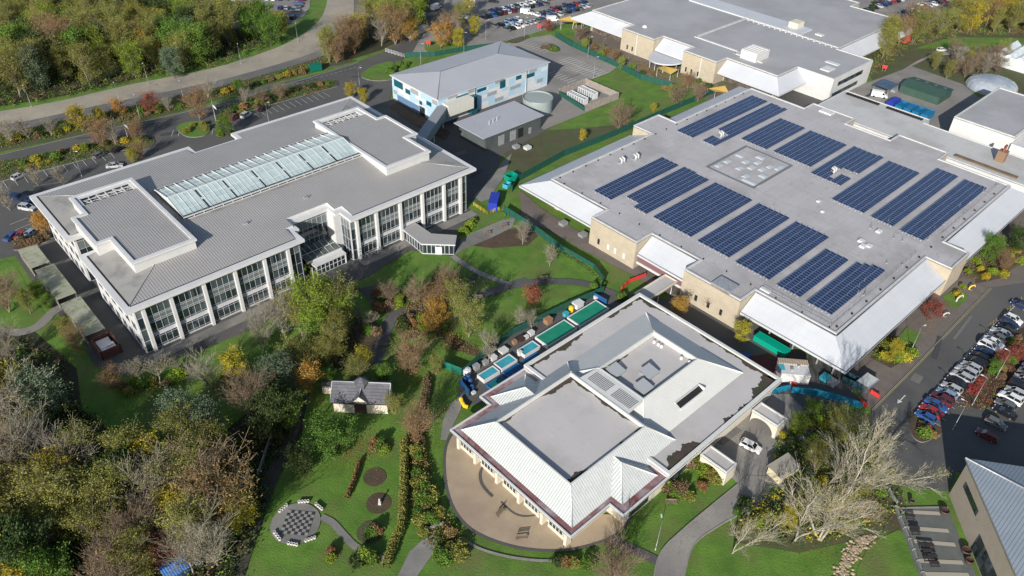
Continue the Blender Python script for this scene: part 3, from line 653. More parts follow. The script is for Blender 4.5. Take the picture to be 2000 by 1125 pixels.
for (x0, y0, x1, y1) in ((137.7, 109, 137.75, 127), (137.7, 79.5, 137.75, 92), (137.7, 44, 137.75, 62)): b.box(x0, y0, .4, x1, y1, 3.6)
b.box(140, 42.92, .4, 180, 42.97, 3.6); b.box(192, 42.92, .4, 233, 42.97, 3.6); b.build('window_band', shade, sol)
for i in range(12):
    b = gb(sol); b.box(135+i*3.9, 40.0, 0, 135.3+i*3.9, 40.3, 5.4); b.build('eave_post', grey_m, sol)  # darker grey paints in the shade under the eave
for i in range(4):
    b = gb(sol); b.box(135.6, 44+i*6, 0, 135.9, 44.3+i*6, 5.2); b.build('eave_post', grey_m, sol)  # same darker grey for posts shaded by the eave
b = gb(sol); b.box(132.9, 78.7, 2.2, 133.1, 92.8, 3.7); b.build('purple_band', mat('purple_cladding', (.20, .10, .11), rough=.6), sol)
b = gb(sol); b.box(132.7, 78.7, 1.6, 132.95, 92.8, 2.2); b.build('white_band', whitem, sol)
for i, ww in enumerate((104.8, 101.5, 99.2, 96.3)):
    b = gb(sol); b.box(131.83, ww-.35, 1.5, 131.95, ww+.35, 3.1); b.build('window', whitem if i else black, sol)
for i, ww in enumerate((74, 70.5, 67)):
    b = gb(sol); b.box(131.83, ww-.35, 1.5, 131.95, ww+.35, 3.1); b.build('window', black, sol)
# orange panelled door bay under the west eave
b = gb(sol); b.box(137.55, 123.2, 0, 137.68, 127.6, 3.2); b.build('panelled_bay', mat('orange_timber', (.45, .2, .06), rough=.6), sol)
b = gb(sol); b.box(137.4, 124.6, 0, 137.54, 126, 2.3); b.build('door', whitem, sol)
# cream stone forecourt wall pieces and sculptural details on roof
def roofbox(par, u, w, z, du, dw, h, m_=None, name='roof_hatch'):
    b = gb(par); b.box(u-du/2, w-dw/2, z-.05, u+du/2, w+dw/2, z+h); return b.build(name, m_ or whitem, par)
RZ = 7.98
# sunken rooflight deck
b = gb(sol); Pk = [(176.4, 89.1), (196.6, 89.1), (196.6, 105), (176.4, 105)]; ring(b, Pk, .6, RZ, 0, .3); b.build('rooflight_kerb', lead, sol)
skl = mat('rooflight_dome', (.44, .50, .56), (.5, .54, .58), scale=2, rough=.2, spec=.6)
for (u, w, du, dw) in ((180.2, 103.1, 2.2, 1.4), (184.2, 102.9, 2.2, 1.5), (179, 91.6, 1.4, 5.2), (190, 102.6, 1.6, 2.3), (192.5, 91, 3.2, 1.2), (188, 93.8, 2.3, 1.5), (184.7, 91.4, 1.6, 2.2), (183.6, 98.3, 2.3, 1.5), (188.2, 99.4, 2.3, 1.5), (186.5, 96.3, 2.4, 1.7), (190.6, 96.8, 2.3, 1.5), (191, 93.2, 2, 1.3), (181, 94.5, 2.2, 1.5), (193.6, 98, 1.6, 2.4)):
    b = gb(sol); b.box(u-du/2, w-dw/2, RZ, u+du/2, w+dw/2, RZ+.2); o = b.build('rooflight', mat('rooflight_frame', (.42, .43, .45), rough=.6), sol)
    b = gb(sol); b.box(u-du/2+.2, w-dw/2+.2, RZ+.2, u+du/2-.2, w+dw/2-.2, RZ+.28); b.build('dome', skl, o)
for (u, w) in ((165.3, 121.2), (196.5, 113.8), (202.8, 79.8), (160.5, 121.8+.6)):
    b = gb(sol)
    for k_ in (-.9, .1): b.tube([(u+k_, w-.6, RZ), (u+k_, w-.6, RZ+1.3), (u+k_, w+.3, RZ+1.5)], .42, 8)
    b.box(u-1.5, w-1.1, RZ, u+.9, w+.6, RZ+.25); b.build('extract_cowl', grey_m, sol)
for (u, w, du, dw, h) in ((173.5, 55.6, 1.6, 1.3, .5), (175.3, 57, 1.4, 1.2, .5), (174.9, 54.7, 1.4, 1.2, .4), (183, 56.2, 1.5, 1.1, .5), (133.8, 68.5, 3.8, 5, .7), (139.5, 61.5, 1, 2.4, .4), (180.5, 70.5, .8, .8, .4), (184.5, 74, 1, .8, .4), (237.6, 101.5, 2.6, 4.2, .5)):
    roofbox(sol, u, w, RZ, du, dw, h, grey_m if du > 3 else whitem)
b = gb(sol)
rr = random.Random(5)
for k_ in range(13): b.box(138.6, 45+k_*6.6, RZ, 138.85, 45.25+k_*6.6, RZ+.3); 
for k_ in range(18):
    b.box(140+k_*5.2, 127.2, RZ, 140.3+k_*5.2, 127.5, RZ+.3)
for k_ in range(14): b.box(140+k_*6.6, 44.0, RZ, 140.3+k_*6.6, 44.4, RZ+.3)
b.build('anchor_block', black, sol)
b = gb(sol)   # roof-edge guard rail on the south-east edge
for a, c in (((139.3, 45.0), (180, 45.0)), ((139.3, 45.0), (139.3, 62)), ((193, 45), (232, 45))):
    n = int(math.hypot(c[0]-a[0], c[1]-a[1])/2.4)
    for k_ in range(n+1):
        x_, y_ = a[0]+(c[0]-a[0])*k_/n, a[1]+(c[1]-a[1])*k_/n; b.tube([(x_, y_, RZ), (x_, y_, RZ+1.1)], .035, 4)
    for z_ in (.55, 1.1): b.tube([(*a, RZ+z_), (*c, RZ+z_)], .03, 4)
b.build('guard_rail', grey_m, sol)
b = gb(sol)
for k_ in range(26):
    u = rr.uniform(140, 232); w = rr.uniform(45.5, 48.5) if rr.random() < .7 else rr.uniform(45, 60)
    if w > 49: u = rr.uniform(180, 190)
    b.tube([(u, w, RZ), (u, w, RZ+rr.uniform(.5, 1.6))], .05, 4); b.box(u-.3, w-.2, RZ, u+.3, w+.2, RZ+.25)
b.build('aerial_mast', grey_m, sol)
# solar arrays: (u0,u1,w0,w1, rows, missing[(row set, u0,u1)])
cell = mat('photovoltaic_cells', (.010, .022, .07), (.018, .038, .11), scale=.25, rough=.18, spec=.7, world=False, stripes=(('X', 1.0, .10, (.22, .27, .36), 0),), c3=(.03, .06, .15), c3scale=.35, c3lo=.6, c3hi=.9)
alu = mat('aluminium_rail', (.5, .52, .55), rough=.4, metal=.3)
ARR = [(188.3, 229.3, 118.4, 124.6, 4, 'long array nearest the far north-west roof edge', []),
 (189, 229.4, 110.8, 117, 4, 'long array with a notch round a roof cowl', [(2, 189, 199), (3, 192.5, 197.5)][1:]),
 (199.2, 221.8, 99.7, 108.7, 6, 'short broad array just beyond the rooflight deck', []),
 (199.8, 221.5, 85.4, 97.8, 8, 'squarish array between rooflight deck and the cowl notch', []),
 (142, 171.4, 110.4, 116.6, 4, 'narrow array nearest the west corner of the roof', []),
 (144, 171.5, 99.8, 108.9, 6, 'second array from the west corner with one stepped end', []),
 (143.9, 171.6, 85.8, 97.9, 8, 'widest array beside the near end of rooflight deck', []),
 (143.7, 171.4, 74.4, 83.8, 6, 'fourth array from the west corner', []),
 (143.4, 171.2, 63.1, 72.5, 6, 'fifth array from the west corner', []),
 (143, 165.3, 54.9, 61, 4, 'small array second from the south corner', []),
 (142.7, 167, 47, 53.2, 4, 'small array nearest the south corner of the roof', []),
 (188, 221.3, 63, 72.3, 6, 'long broad array right of the cowl notch', []),
 (187.8, 227.8, 54.9, 61.1, 4, 'long narrow array second from the east edge', []),
 (187.4, 227.5, 46.8, 53, 4, 'long narrow array nearest the east edge', []),
 (196.6, 222.2, 74.3, 83.6, 6, 'broken array cut away round twin roof cowls', [])]
for (a0, a1, b0, b1, n, lb, _) in ARR:
    t = grid_thing('solar_array', 'dark blue solar panels, '+lb, 'solar array', a0, b0, 'solar arrays on the flat roof'); t.location.z = RZ
    for k_ in range(n):
        w_a = b0+(b1-b0)*k_/n; w_b = w_a+(b1-b0)/n-.2; segs = [(a0, a1)]
        if 'broken' in lb: segs = {0: [(a0, a0+9.2), (a0+9.6, a1)], 1: [(a0, 203), (206.5, a1)], 2: [(a0, a0+2.5), (206.5, a1)], 3: [(a0, a0+5), (205.5, a1)], 4: [(a0, a1)], 5: [(a0+0, a1)]}[k_]
        if 'broken' in lb and k_ == 0: segs = [(a0, 203), (207, a1)]
        if 'round a roof' in lb and k_ == 1: segs = [(a0, 194), (198.5, a1)]
        if 'round a roof' in lb and k_ >= 2: segs = [(199, a1)] if k_ == 3 else [(a0, 194), (199, a1)]
        if 'stepped end' in lb and k_ < 3: segs = [(143.8, a1)]
        if 'stepped end' in lb and k_ >= 3: segs = [(146.4, a1)]
        if 'south corner of the roof' in lb and k_ == 3: segs = [(a0, 166)]
        if 'south corner of the roof' in lb and k_ < 2: segs = [(a0, 168)]
        b = MB(org=(a0, b0)); 
        for s0, s1 in segs:
            s1 = s0+int(s1-s0)
            b.face([(s0, w_a, .28), (s1, w_a, .28), (s1, w_b, .42), (s0, w_b, .42)]); b.face([(s0, w_a, .24), (s0, w_a, .28), (s0, w_b, .42), (s0, w_b, .38)])
            b.face([(s0, w_a, .22), (s1, w_a, .22), (s1, w_a, .28), (s0, w_a, .28)]); b.face([(s1, w_a, .22), (s1, w_b, .2), (s1, w_b, .42), (s1, w_a, .28)]); b.face([(s1, w_b, .2), (s0, w_b, .2), (s0, w_b, .42), (s1, w_b, .42)])
        o = b.build('panel_row', cell, t)
        b = MB(org=(a0, b0))
        for s0, s1 in segs:
            b.box(s0, w_b+.03, .02, s1, w_b+.13, .36)
            b.box(s0-.25, w_a+.4, 0, s0, w_a+.6, .3)
        b.build('mounting_rail', alu, o)

# ------------------------------------------------------------------ top right building with white skirts
dd = grid_thing('retail_style_building', 'large grey flat roofed building with white skirts and buff brick blocks at the top', 'building', 250, 130)
Pd = [(250, 127.5), (263.2, 127.5), (263.2, 113.2), (291.6, 113.2), (291.6, 127.5), (344.5, 127.5), (344.5, 150), (352, 150), (352, 216.2), (250, 216.2), (250, 194), (243.5, 194), (243.5, 178), (249.3, 178), (249.3, 163.8), (243.5, 163.8), (243.5, 149), (250, 149)]
def wallpoly(root, poly, z, m_, roofm, capm=None, ph=.3, capw=.45):
    b = gb(root); b.prism(poly, 0, z-.03, 0, top=False); b.build('wall', m_, root)
    b = gb(root); b.tri(poly, z); b.build('roof', roofm, root)
    b = gb(root); ring(b, poly, capw, z, 0, ph); b.build('parapet', capm or MATS['parapet_capping'], root)
wallpoly(dd, Pd, 8.5, brick, mat('smooth_grey_roof', (.36, .36, .37), (.32, .325, .335), scale=.08, rough=.8, c3=(.28, .28, .285), c3scale=.04, c3lo=.5, c3hi=.75, scratch=(.6, (.29, .29, .29), .6, .78)))
b = gb(dd)
for wa in ((263.1, 113.1, 291.7, 113.18), (263.1, 113.1, 263.18, 127.4)): b.box(wa[0], wa[1], .0, wa[2], wa[3], 8.5)
b.build('white_cladding', white, dd)
for (x0, x1, z0, z1) in ((267, 285, 5.2, 6.8), (264.5, 283, 1.6, 3.1)):
    b = gb(dd); b.box(x0, 113.0, z0, x1, 113.09, z1); b.build('window', darkgl, dd)
def skirt(root, pin, pout, zi, zo, m_=wroof, name='eave_roof'):
    b = gb(root); a, c = pin; d, e = pout
    b.face([(*d, zo), (*e, zo), (*c, zi), (*a, zi)]); b.face([(*a, zi-.5), (*c, zi-.5), (*e, zo-.6), (*d, zo-.6)]); b.face([(*e, zo), (*d, zo), (*d, zo-.6), (*e, zo-.6)])
    b.face([(*a, zi), (*a, zi-.5), (*d, zo-.6), (*d, zo)]); b.face([(*e, zo), (*e, zo-.6), (*c, zi-.5), (*c, zi)]); return b.build(name, m_, root)
skirt(dd, ((249.9, 194.2), (249.9, 216)), ((245.2, 194.2), (245.2, 223.5)), 8.2, 4.6)
skirt(dd, ((249.9, 216.3), (352, 216.3)), ((245.2, 223.5), (356, 223.5)), 8.2, 4.6)
skirt(dd, ((249.2, 164), (249.2, 177.8)), ((244.6, 164), (244.6, 177.8)), 8.2, 4.8)
skirt(dd, ((249.9, 127.5), (249.9, 148.8)), ((245, 122.8), (245, 148.8)), 8.2, 4.6)
skirt(dd, ((249.9, 127.4), (263.1, 127.4)), ((245, 122.8), (263.1, 122.8)), 8.2, 4.6)
skirt(dd, ((291.8, 127.4), (344.5, 127.4)), ((291.8, 122.5), (350, 122.5)), 8.2, 4.6)
b = gb(dd); pts_ = [(246, 165.2+11.4*k_/14) for k_ in range(15)]
arc = [(245-9*math.sin(math.pi*k_/20), 163.9+ 14*(1-math.cos(math.pi*k_/20))/2) for k_ in range(21)]
b.prism(arc+[(249.2, 177.7), (249.2, 163.9)], 3.3, 3.8, bottom=True)
for k_ in (3, 7, 10, 13, 17): p = arc[k_]; b.tube([(p[0]+.6, p[1], 0), (p[0]+.6, p[1], 3.3)], .12, 6)
b.build('round_porch', wroof, dd)
b = gb(dd); b.box(249.1, 165, 3.8, 249.2, 177, 5.8); b.box(248.9, 195, .3, 249.9, 214, 4); b.box(248.9, 128, .3, 249.9, 148, 4); b.build('window_band', shade, dd)  # bands under the skirts share the shade-toned brown
for ww in (190.5, 187.9, 161.5, 159, 156): b = gb(dd); b.box(243.38, ww-.3, 1.2, 243.48, ww+.3, 2.9); b.build('window', black, dd)
for (w0_, w1_) in ((186.3, 186.0), (155.6, 155.3)): b = gb(dd); b.box(243.36, w1_, 0, 243.47, w0_, 8.3); b.build('downpipe', whitem, dd)
b = gb(dd)
for (x0, y0, x1, y1) in ((259, 169.3, 292.7, 170.2), (258.6, 150, 259.5, 170.2), (256, 149.4, 259.5, 150.2), (293, 128, 293.6, 171), (256, 138, 256.8, 150)): b.box(x0, y0, 8.5, x1, y1, 8.85)
b.build('roof_kerb', MATS['parapet_capping'], dd)
b = gb(dd); b.box(293.2, 145, 8.5, 303, 199, 9.0)
b.build('raised_walkway', wroof, dd)
b = gb(dd)
for k_ in range(16): b.box(291.5, 130+k_*2.5, 8.5, 293, 130.3+k_*2.5, 8.95)
b.build('beam_end', whitem, dd)
b = gb(dd); b.box(254.5, 139.8, 8.5, 263, 146.5, 11.6)
for k_ in range(5): b.box(254.9+k_*1.6, 139.6, 11.6, 255.8+k_*1.6, 146.6, 11.8)
b.build('plant_housing', white, dd)
b = gb(dd); b.box(298, 149, 9, 303, 153, 11); b.box(297.5, 149.5, 9, 298, 152.5, 10); b.build('plant_housing', mat('cream_plant', (.6, .58, .45), rough=.6), dd)
b = gb(dd); b.lathe((251.8, 189.5), [(1, 8.5), (1, 8.9), (.5, 9.3), (.01, 9.4)], 12); b.box(268, 118, 8.5, 272.5, 121.5, 8.9); b.box(276, 119, 8.5, 278, 124, 8.75); b.box(298, 138, 8.9, 300, 141, 9.4); b.build('roof_hatch', whitem, dd)
b = gb(dd); b.box(344.4, 122.5, 0, 344.6, 127, 4); 
for k_ in range(3): b.box(346+k_*1.5, 122.8, 0, 346.4+k_*1.5, 124, 4.2)
b.build('red_frame', mat('red_steel', (.45, .05, .05), rough=.5), dd)

# ------------------------------------------------------------------ pale block with blue panels
bl_p = mat('pale_blue_panels', (.62, .62, .62), rough=.45, world=False, pane=((3.1, 3.1, 1.25), (.33, .53, .68), .5, .8), c2=(.60, .60, .60), scale=.4)
bl_p2 = mat('grey_vent_panel', (.30, .32, .35), rough=.5)
blu = grid_thing('laboratory_block', 'two storey white block patched with pale blue cladding, grey hipped roof', 'building', 145, 187)
b = gb(blu); b.box(145, 187, 0, 195, 212.2, 8.8, bottom=False); b.build('wall', bl_p, blu)
b = gb(blu); e_ = [(144.4, 186.5), (195.5, 186.5), (195.5, 212.7), (144.4, 212.7)]
b.prism(e_, 8.8, 9.0, 1, bottom=True); rA, rB = (156, 199.5), (182, 199.5); zz = 11.4
for q in ([e_[0], e_[1], rB, rA], [e_[2], e_[3], rA, rB], [e_[1], e_[2], rB], [e_[3], e_[0], rA]):
    b.face([(*p, 9.02 if p in e_ else zz) for p in q], 0)
b.build('roof', [mat('pale_seam_roof', (.40, .41, .44), rough=.5, world=False, c2=(.37, .38, .41), scale=.1, stripes=(('X', .5, .1, (.36, .37, .40), .02),)), whitem], blu)
b = gb(blu)
for a, c in ((e_[0], rA), (e_[3], rA), (e_[1], rB), (e_[2], rB), (rA, rB)): b.tube([(*a, 9.06 if a in e_ else zz+.04), (*c, zz+.04)], .09, 4)
b.build('ridge_flashing', lead, blu)
teal = mat('teal_window_glass', (.01, .09, .12), rough=.1, spec=.7)
def bwin(side, s0, s1, z0, z1, m_=None, nm='window'):
    b = gb(blu)
    if side == 's': b.box(s0, 186.9, z0, s1, 186.98, z1)
    else: b.box(144.9, s0, z0, 144.98, s1, z1)
    b.build(nm, m_ or teal, blu)
for a in ((152.5, 157.5, 6.6, 7.7), (161.5, 165.5, 6.6, 7.7), (171.8, 174.3, 5.2, 8), (179.3, 181.8, 6.3, 7.7), (184, 188.2, 5.6, 7), (153.8, 156.5, 2.2, 3.4), (147.2, 150, 2.0, 3.6)): bwin('s', *a)
for a in ((166, 170.2, 3.9, 5.2), (169.5, 173.6, 7.4, 8.5), (176.5, 181.5, 3.4, 4.6), (185.5, 189.2, 7.2, 8.2), (169.4, 173.4, 1.0, 2.2), (189.5, 192.5, 2.4, 3.8), (149, 153, 7.6, 8.6), (157.5, 161, 7.3, 8.4)): bwin('s', *a, bl_p2, 'vent_panel')
for a in ((206, 211, 5.6, 8), (202, 204.6, 5.2, 6.8), (190.6, 193.2, 5.0, 6.4), (195.6, 197, 3.8, 5.1)): bwin('w', *a)
for a in ((197.5, 201.5, 6.4, 8), (187.3, 190, 6.5, 8), (209.6, 211.6, 2.6, 4)): bwin('w', *a, bl_p2, 'vent_panel')
bwin('w', 194.2, 197.2, 0, 3.2, MATS['dark_glazing'], 'door'); bwin('w', 197.5, 209.5, 0, 2.9, mat('blue_panel', (.12, .2, .33), rough=.5), 'lower_cladding')
b = gb(blu); b.box(146.6, 183.8, 3.4, 157.4, 186.88, 7.2); o = b.build('projecting_bay', mat('ribbed_pale_cladding', (.62, .61, .54), rough=.5, world=False, stripes=(('X', .55, .12, (.45, .45, .4), .03),)), blu)
b = gb(blu); b.box(157.5, 185.2, .5, 160.2, 186.88, 6.6); b.build('stair_window', teal, blu)
for uu in (160.3, 184.0): b = gb(blu); b.tube([(uu, 186.7, 0), (uu, 186.7, 8.9)], .12, 6); b.build('downpipe', whitem, blu)
# enclosed footbridge between the office and the block
br = grid_thing('footbridge', 'enclosed ribbed footbridge on white posts between office and blue panelled block', 'footbridge', 130, 180)
b = gb(br); A_, B_ = (119.2, 167.5), (148.0, 187.4)
dx, dy = B_[0]-A_[0], B_[1]-A_[1]; l = math.hypot(dx, dy); dx /= l; dy /= l
b.T = lambda s, d, z: (A_[0]+dx*s-dy*d, A_[1]+dy*s+dx*d, z)
b.box(1.6, -1.5, 3.3, l-.3, 1.5, 6.5); b.build('body', mat('footbridge_cladding', (.20, .27, .27), rough=.3, world=False, stripes=(('X', 1.3, .1, (.5, .52, .5), .03),)), br)
b = MB(org=br['_o'], T=b.T); b.box(1.5, -1.7, 6.5, l-.2, 1.7, 6.7); b.build('roof', mat('footbridge_roof', (.26, .27, .29), rough=.5), br)
b = MB(org=br['_o'], T=b.T)
for s_ in (8, 20, 30): b.tube([(s_, -.8, 0), (s_, -.8, 3.5)], .15, 6)
b.build('post', whitem, br)
b = MB(org=br['_o'], T=b.T)
for s_ in (9, 16, 24): b.box(s_, -1.36, 3.7, s_+.5, -1.31, 6.1)
b.build('window', MATS['dark_glazing'], br)
# boiler house and drum
sh = grid_thing('boiler_house', 'low dark grey clad boiler house with pale flat roof and three thin flues', 'building', 144, 163)
b = gb(sh); b.box(144.6, 163.5, 0, 168.6, 176, 4.8, bottom=False); b.build('wall', mat('dark_grey_cladding', (.07, .085, .085), (.09, .105, .105), scale=.4, rough=.6, world=False, stripes=(('X', .4, .2, (.05, .062, .062), .02),)), sh)
b = gb(sh); b.box(143.2, 162.8, 4.8, 169.3, 177, 5.05); b.build('roof', MATS['pale_seam_roof'], sh)
for k_, (x0, x1, z1) in enumerate(((158.5, 160.6, 3.2), (163.2, 164.3, 2.2), (155, 157.5, 3.4), (150, 152.5, 3.4))):
    b = gb(sh); b.box(x0, 163.38, 0, x1, 163.47, z1); b.build('door', grey_m if k_ else black, sh)
for k_ in range(3): b = gb(sh); b.tube([(151+k_*1.9, 169+k_*.3, 5), (151+k_*1.9, 169+k_*.3, 6.6)], .1, 6); b.build('flue', whitem, sh)
tk = grid_thing('storage_drum', 'grey green cylindrical water tank beside the boiler house', 'tank', 177.6, 174.2)
b = gb(tk); b.lathe((177.6, 174.2), [(5.1, 0), (5.1, 5.0)], 40); b.f.pop(); b.m.pop(); b.sm.pop(); b.build('shell', mat('tank_steel', (.30, .35, .345), (.26, .31, .305), scale=.4, rough=.6, world=False, stripes=(('Z', 1.25, .05, (.25, .28, .28), .02),)), tk)
b = gb(tk); b.lathe((177.6, 174.2), [(5.0, 4.6), (.1, 4.75)], 40); b.build('lid', mat('tank_lid', (.29, .33, .32), rough=.8), tk)
b = gb(tk); b.lathe((177.6, 174.2), [(5.15, 4.9), (5.25, 5.1), (5.0, 5.1)], 40); b.f.pop(); b.m.pop(); b.sm.pop(); b.build('rim', grey_m, tk)
# timber fenced chiller compound
tim = mat('weathered_timber', (.36, .32, .28), (.27, .24, .21), scale=.8, rough=.9, world=False, stripes=(('X', .25, .2, (.16, .14, .12), .02),))
def panel_fence(name, label, pts, h, m_, pm, cat='fence', t=.08, post_every=2.5, group=None, px=True, rails=True, z=0):
    W_ = [G(*p) for p in pts] if px else pts
    o = thing(name, label, cat, (*W_[0], z), 0, group)
    b = MB(org=W_[0]); pb = MB(org=W_[0])
    for a, c in zip(W_, W_[1:]):
        dx, dy = c[0]-a[0], c[1]-a[1]; l = math.hypot(dx, dy); dx /= l; dy /= l
        T = lambda s, d, z, a=a, dx=dx, dy=dy: (a[0]+dx*s-dy*d, a[1]+dy*s+dx*d, z)
        b.T = T; pb.T = T; b.box(0, -t/2, .05, l, t/2, h)
        n = max(1, round(l/post_every))
        for k_ in range(n+1): pb.box(l*k_/n-.06, -t/2-.07, 0, l*k_/n+.06, t/2+.07, h+.12)
    b.build('fence_panel', m_, o); pb.build('post', pm, o); return o
panel_fence('timber_fence', 'weathered timber fence round the chiller compound', [(1092, 186), (1143, 166), (1207, 194), (1142, 219)], 2.6, tim, tim)
gm_ = mat('green_mesh_screen', (.012, .09, .065), (.015, .07, .055), scale=.6, rough=.7)
panel_fence('green_fence', 'short green mesh fence closing the chiller compound', [(1142, 219), (1092, 187)], 1.8, gm_, gm_)
for k_, (pa, pb_) in enumerate((((1112, 190), (1143, 205)), ((1133, 180), (1162, 194)))):
    x_, y_ = G(*pa); x2, y2 = G(*pb_); l = math.hypot(x2-x_, y2-y_); rz = math.atan2(y2-y_, x2-x_)
    t = thing('chiller', ('white rooftop style chiller unit nearest the tank', 'white chiller unit in the middle of the timber compound')[k_], 'chiller', (x_, y_, 0), rz, 'chillers in the timber compound')
    b = MB(); b.box(0, -1.1, .4, l, 1.1, 2.2); b.build('casing', mat('chiller_mesh', (.25, .3, .32), (.15, .18, .2), scale=2, rough=.6), t)
    b = MB()
    for i in range(8): b.box(l*i/7-.12, -1.18, .0, l*i/7+.12, 1.18, 2.35)
    b.box(-.05, -1.2, 2.2, l+.05, -.9, 2.4); b.box(-.05, .9, 2.2, l+.05, 1.2, 2.4); b.build('frame', whitem, t)

# ------------------------------------------------------------------ low hipped building with two roof wells
low = grid_thing('hipped_roof_building', 'low cream building with ribbed white hipped roofs round two sunken flat roofs', 'building', 61, 44.5)
rib = mat('ribbed_white_roof', (.58, .60, .595), rough=.5, world=False, c2=(.52, .54, .53), scale=.5, c3=(.42, .45, .42), c3scale=.7, c3lo=.5, c3hi=.8, stripes=(('Y', .52, .34, (.36, .40, .39), .04),))
rib2 = mat('ribbed_white_roof_across', (.60, .61, .60), rough=.5, world=False, c2=(.54, .56, .55), scale=.5, c3=(.46, .48, .45), c3scale=.7, c3lo=.5, c3hi=.8, stripes=(('X', .52, .26, (.42, .45, .44), .04),))
smoothw = mat('smooth_white_roof', (.64, .64, .61), (.60, .60, .57), scale=.3, rough=.5, world=False, stripes=(('X', .5, .12, (.55, .55, .53), .015),))
well = mat('stained_well_roof', (.50, .475, .46), (.45, .43, .42), scale=.12, rough=.85, world=False, stripes=(('X', 1.1, .03, (.43, .41, .40), 0),), c3=(.38, .36, .345), c3scale=.1, c3lo=.5, c3hi=.75, scratch=(1.2, (.36, .34, .32), .64, .8))
redg = mat('red_gutter_roof', (.17, .055, .055), (.24, .13, .13), scale=.35, rough=.8, c3=(.36, .32, .33), c3scale=.25, c3lo=.45, c3hi=.65)
cream = mat('cream_render', (.62, .56, .46), (.56, .51, .42), scale=.4, rough=.8)
moss = mat('moss', (.05, .045, .035), (.075, .05, .045), scale=.6, rough=1, c3=(.04, .06, .02), c3scale=.5, bump=.1, bscale=3)
Pb = [(61.2, 47.2), (70.9, 47.2), (70.9, 44.2), (119.8, 44.2), (119.8, 81.6), (83.1, 81.6), (83.1, 81.3), (71, 81.3), (71, 78.4), (61.2, 78.4)]
wl = inset_poly(Pb, 1.4)
b = gb(low); b.prism([(63.2, 48.9), (72.6, 48.9), (72.6, 45.2), (119.3, 45.2), (119.3, 81), (72.6, 81), (72.6, 76.8), (63.2, 76.8)], 0, 4.4, top=False); b.build('wall', cream, low)
Lp = [(61.2, 47.2), (70.9, 47.2), (70.9, 44.2), (83.2, 44.2), (83.2, 81.3), (71, 81.3), (71, 78.4), (61.2, 78.4)]
Up = [(83.2, 44.2), (119.8, 44.2), (119.8, 81.6), (83.2, 81.6)]
b = gb(low); b.prism(Lp, 4.4, 4.75, 0, 1, bottom=True); b.build('lower_roof', [whitem, redg], low)
b = gb(low); ring(b, Lp, .3, 4.75, 0, .22); b.build('gutter_edge', whitem, low)
b = gb(low); b.prism(Up, 4.4, 5.2, 0, 1, bottom=True); b.build('upper_flat_roof', [smoothw, well], low)
b = gb(low); ring(b, Up, .7, 5.2, 0, .35); b.build('parapet', smoothw, low)
def blot(name, par, edge, seed, m_, wmax=1.6, z=5.225, org=None):
    """irregular moss strip along an edge (a->b), spreading to the left of it"""
    rr = random.Random(seed); (a, c) = edge; dx, dy = c[0]-a[0], c[1]-a[1]; l = math.hypot(dx, dy); dx /= l; dy /= l
    n = int(l/.12); b = MB(org=low['_o']); pr = None; ph = [rr.uniform(0, 6.28) for _ in range(6)]; fr_ = [.11, .23, .6, 1.4, 3.1, 7.0]; am = [.42, .3, .2, .09, .05, .03]
    for i in range(n+1):
        s_ = l*i/n; v = .30+sum(am[k]*math.sin(s_*fr_[k]*2+ph[k]) for k in range(6))+rr.uniform(-.02, .02); wv = wmax*max(.03, v)
        p0 = (a[0]+dx*s_, a[1]+dy*s_, z); p1 = (a[0]+dx*s_-dy*wv, a[1]+dy*s_+dx*wv, z)
        if pr: b.face([pr[0], p0, p1, pr[1]])
        pr = (p0, p1)
    return b.build(name, m_, par)
blot('moss_patch', low, ((84, 45), (119, 45)), 1, moss, 2.2); blot('moss_patch', low, ((119, 45), (119, 80.8)), 2, moss, 1.2); blot('moss_patch', low, ((119, 80.8), (84, 80.8)), 3, moss, 1.5)
# hipped roofs with wells
def hip(base, top, zb, zt, zw, ms):
    """four slopes from rectangle base up to rectangle top, then the well walls down to zw"""
    (x0, y0, x1, y1), (a0, c0, a1, c1) = base, top
    B4 = [(x0, y0), (x1, y0), (x1, y1), (x0, y1)]; T4 = [(a0, c0), (a1, c0), (a1, c1), (a0, c1)]
    b = gb(low)
    for i in range(4):
        j = (i+1) % 4; b.face([(*B4[i], zb), (*B4[j], zb), (*T4[j], zt), (*T4[i], zt)], i % 2)
    o = b.build('hipped_roof', ms, low)
    b = gb(low); I4 = [(a0+.3, c0+.3), (a1-.3, c0+.3), (a1-.3, c1-.3), (a0+.3, c1-.3)]
    for i in range(4):
        j = (i+1) % 4; b.face([(*T4[i], zt+.06), (*T4[j], zt+.06), (*I4[j], zt+.06), (*I4[i], zt+.06)]); b.face([(*I4[j], zt+.06), (*I4[j], zw), (*I4[i], zw), (*I4[i], zt+.06)][::-1]); b.face([(*T4[j], zt+.06), (*T4[i], zt+.06), (*T4[i], zt-.12), (*T4[j], zt-.12)])
        b.tube([(*B4[i], zb+.05), (*T4[i], zt+.05)], .13, 5)
    b.build('ridge_capping', smoothw, o)
    b = gb(low); b.tri(I4, zw); b.build('well_floor', well, o); return o
h2 = hip((84.2, 50.7, 115.5, 76.1), (91.5, 57.5, 108.8, 69), 5.25, 8.45, 7.3, [smoothw, smoothw])
h1 = hip((62.8, 48.4, 91.2, 77), (66.6, 52.8, 86.5, 71.8), 4.8, 8.5, 7.75, [rib2, rib])
blot('moss_patch', h1, ((86.1, 53.2), (86.1, 71.4)), 6, moss, .9, 7.78); blot('moss_patch', h1, ((66.9, 53.2), (86.1, 53.2)), 7, moss, 1.4, 7.775); blot('moss_patch', h1, ((86.1, 71.4), (66.9, 71.4)), 8, moss, 1.1, 7.785)
blot('moss_patch', h2, ((91.9, 57.9), (108.4, 57.9)), 9, moss, .9, 7.32); blot('moss_patch', h2, ((108.4, 68.6), (91.9, 68.6)), 10, moss, .8, 7.325)
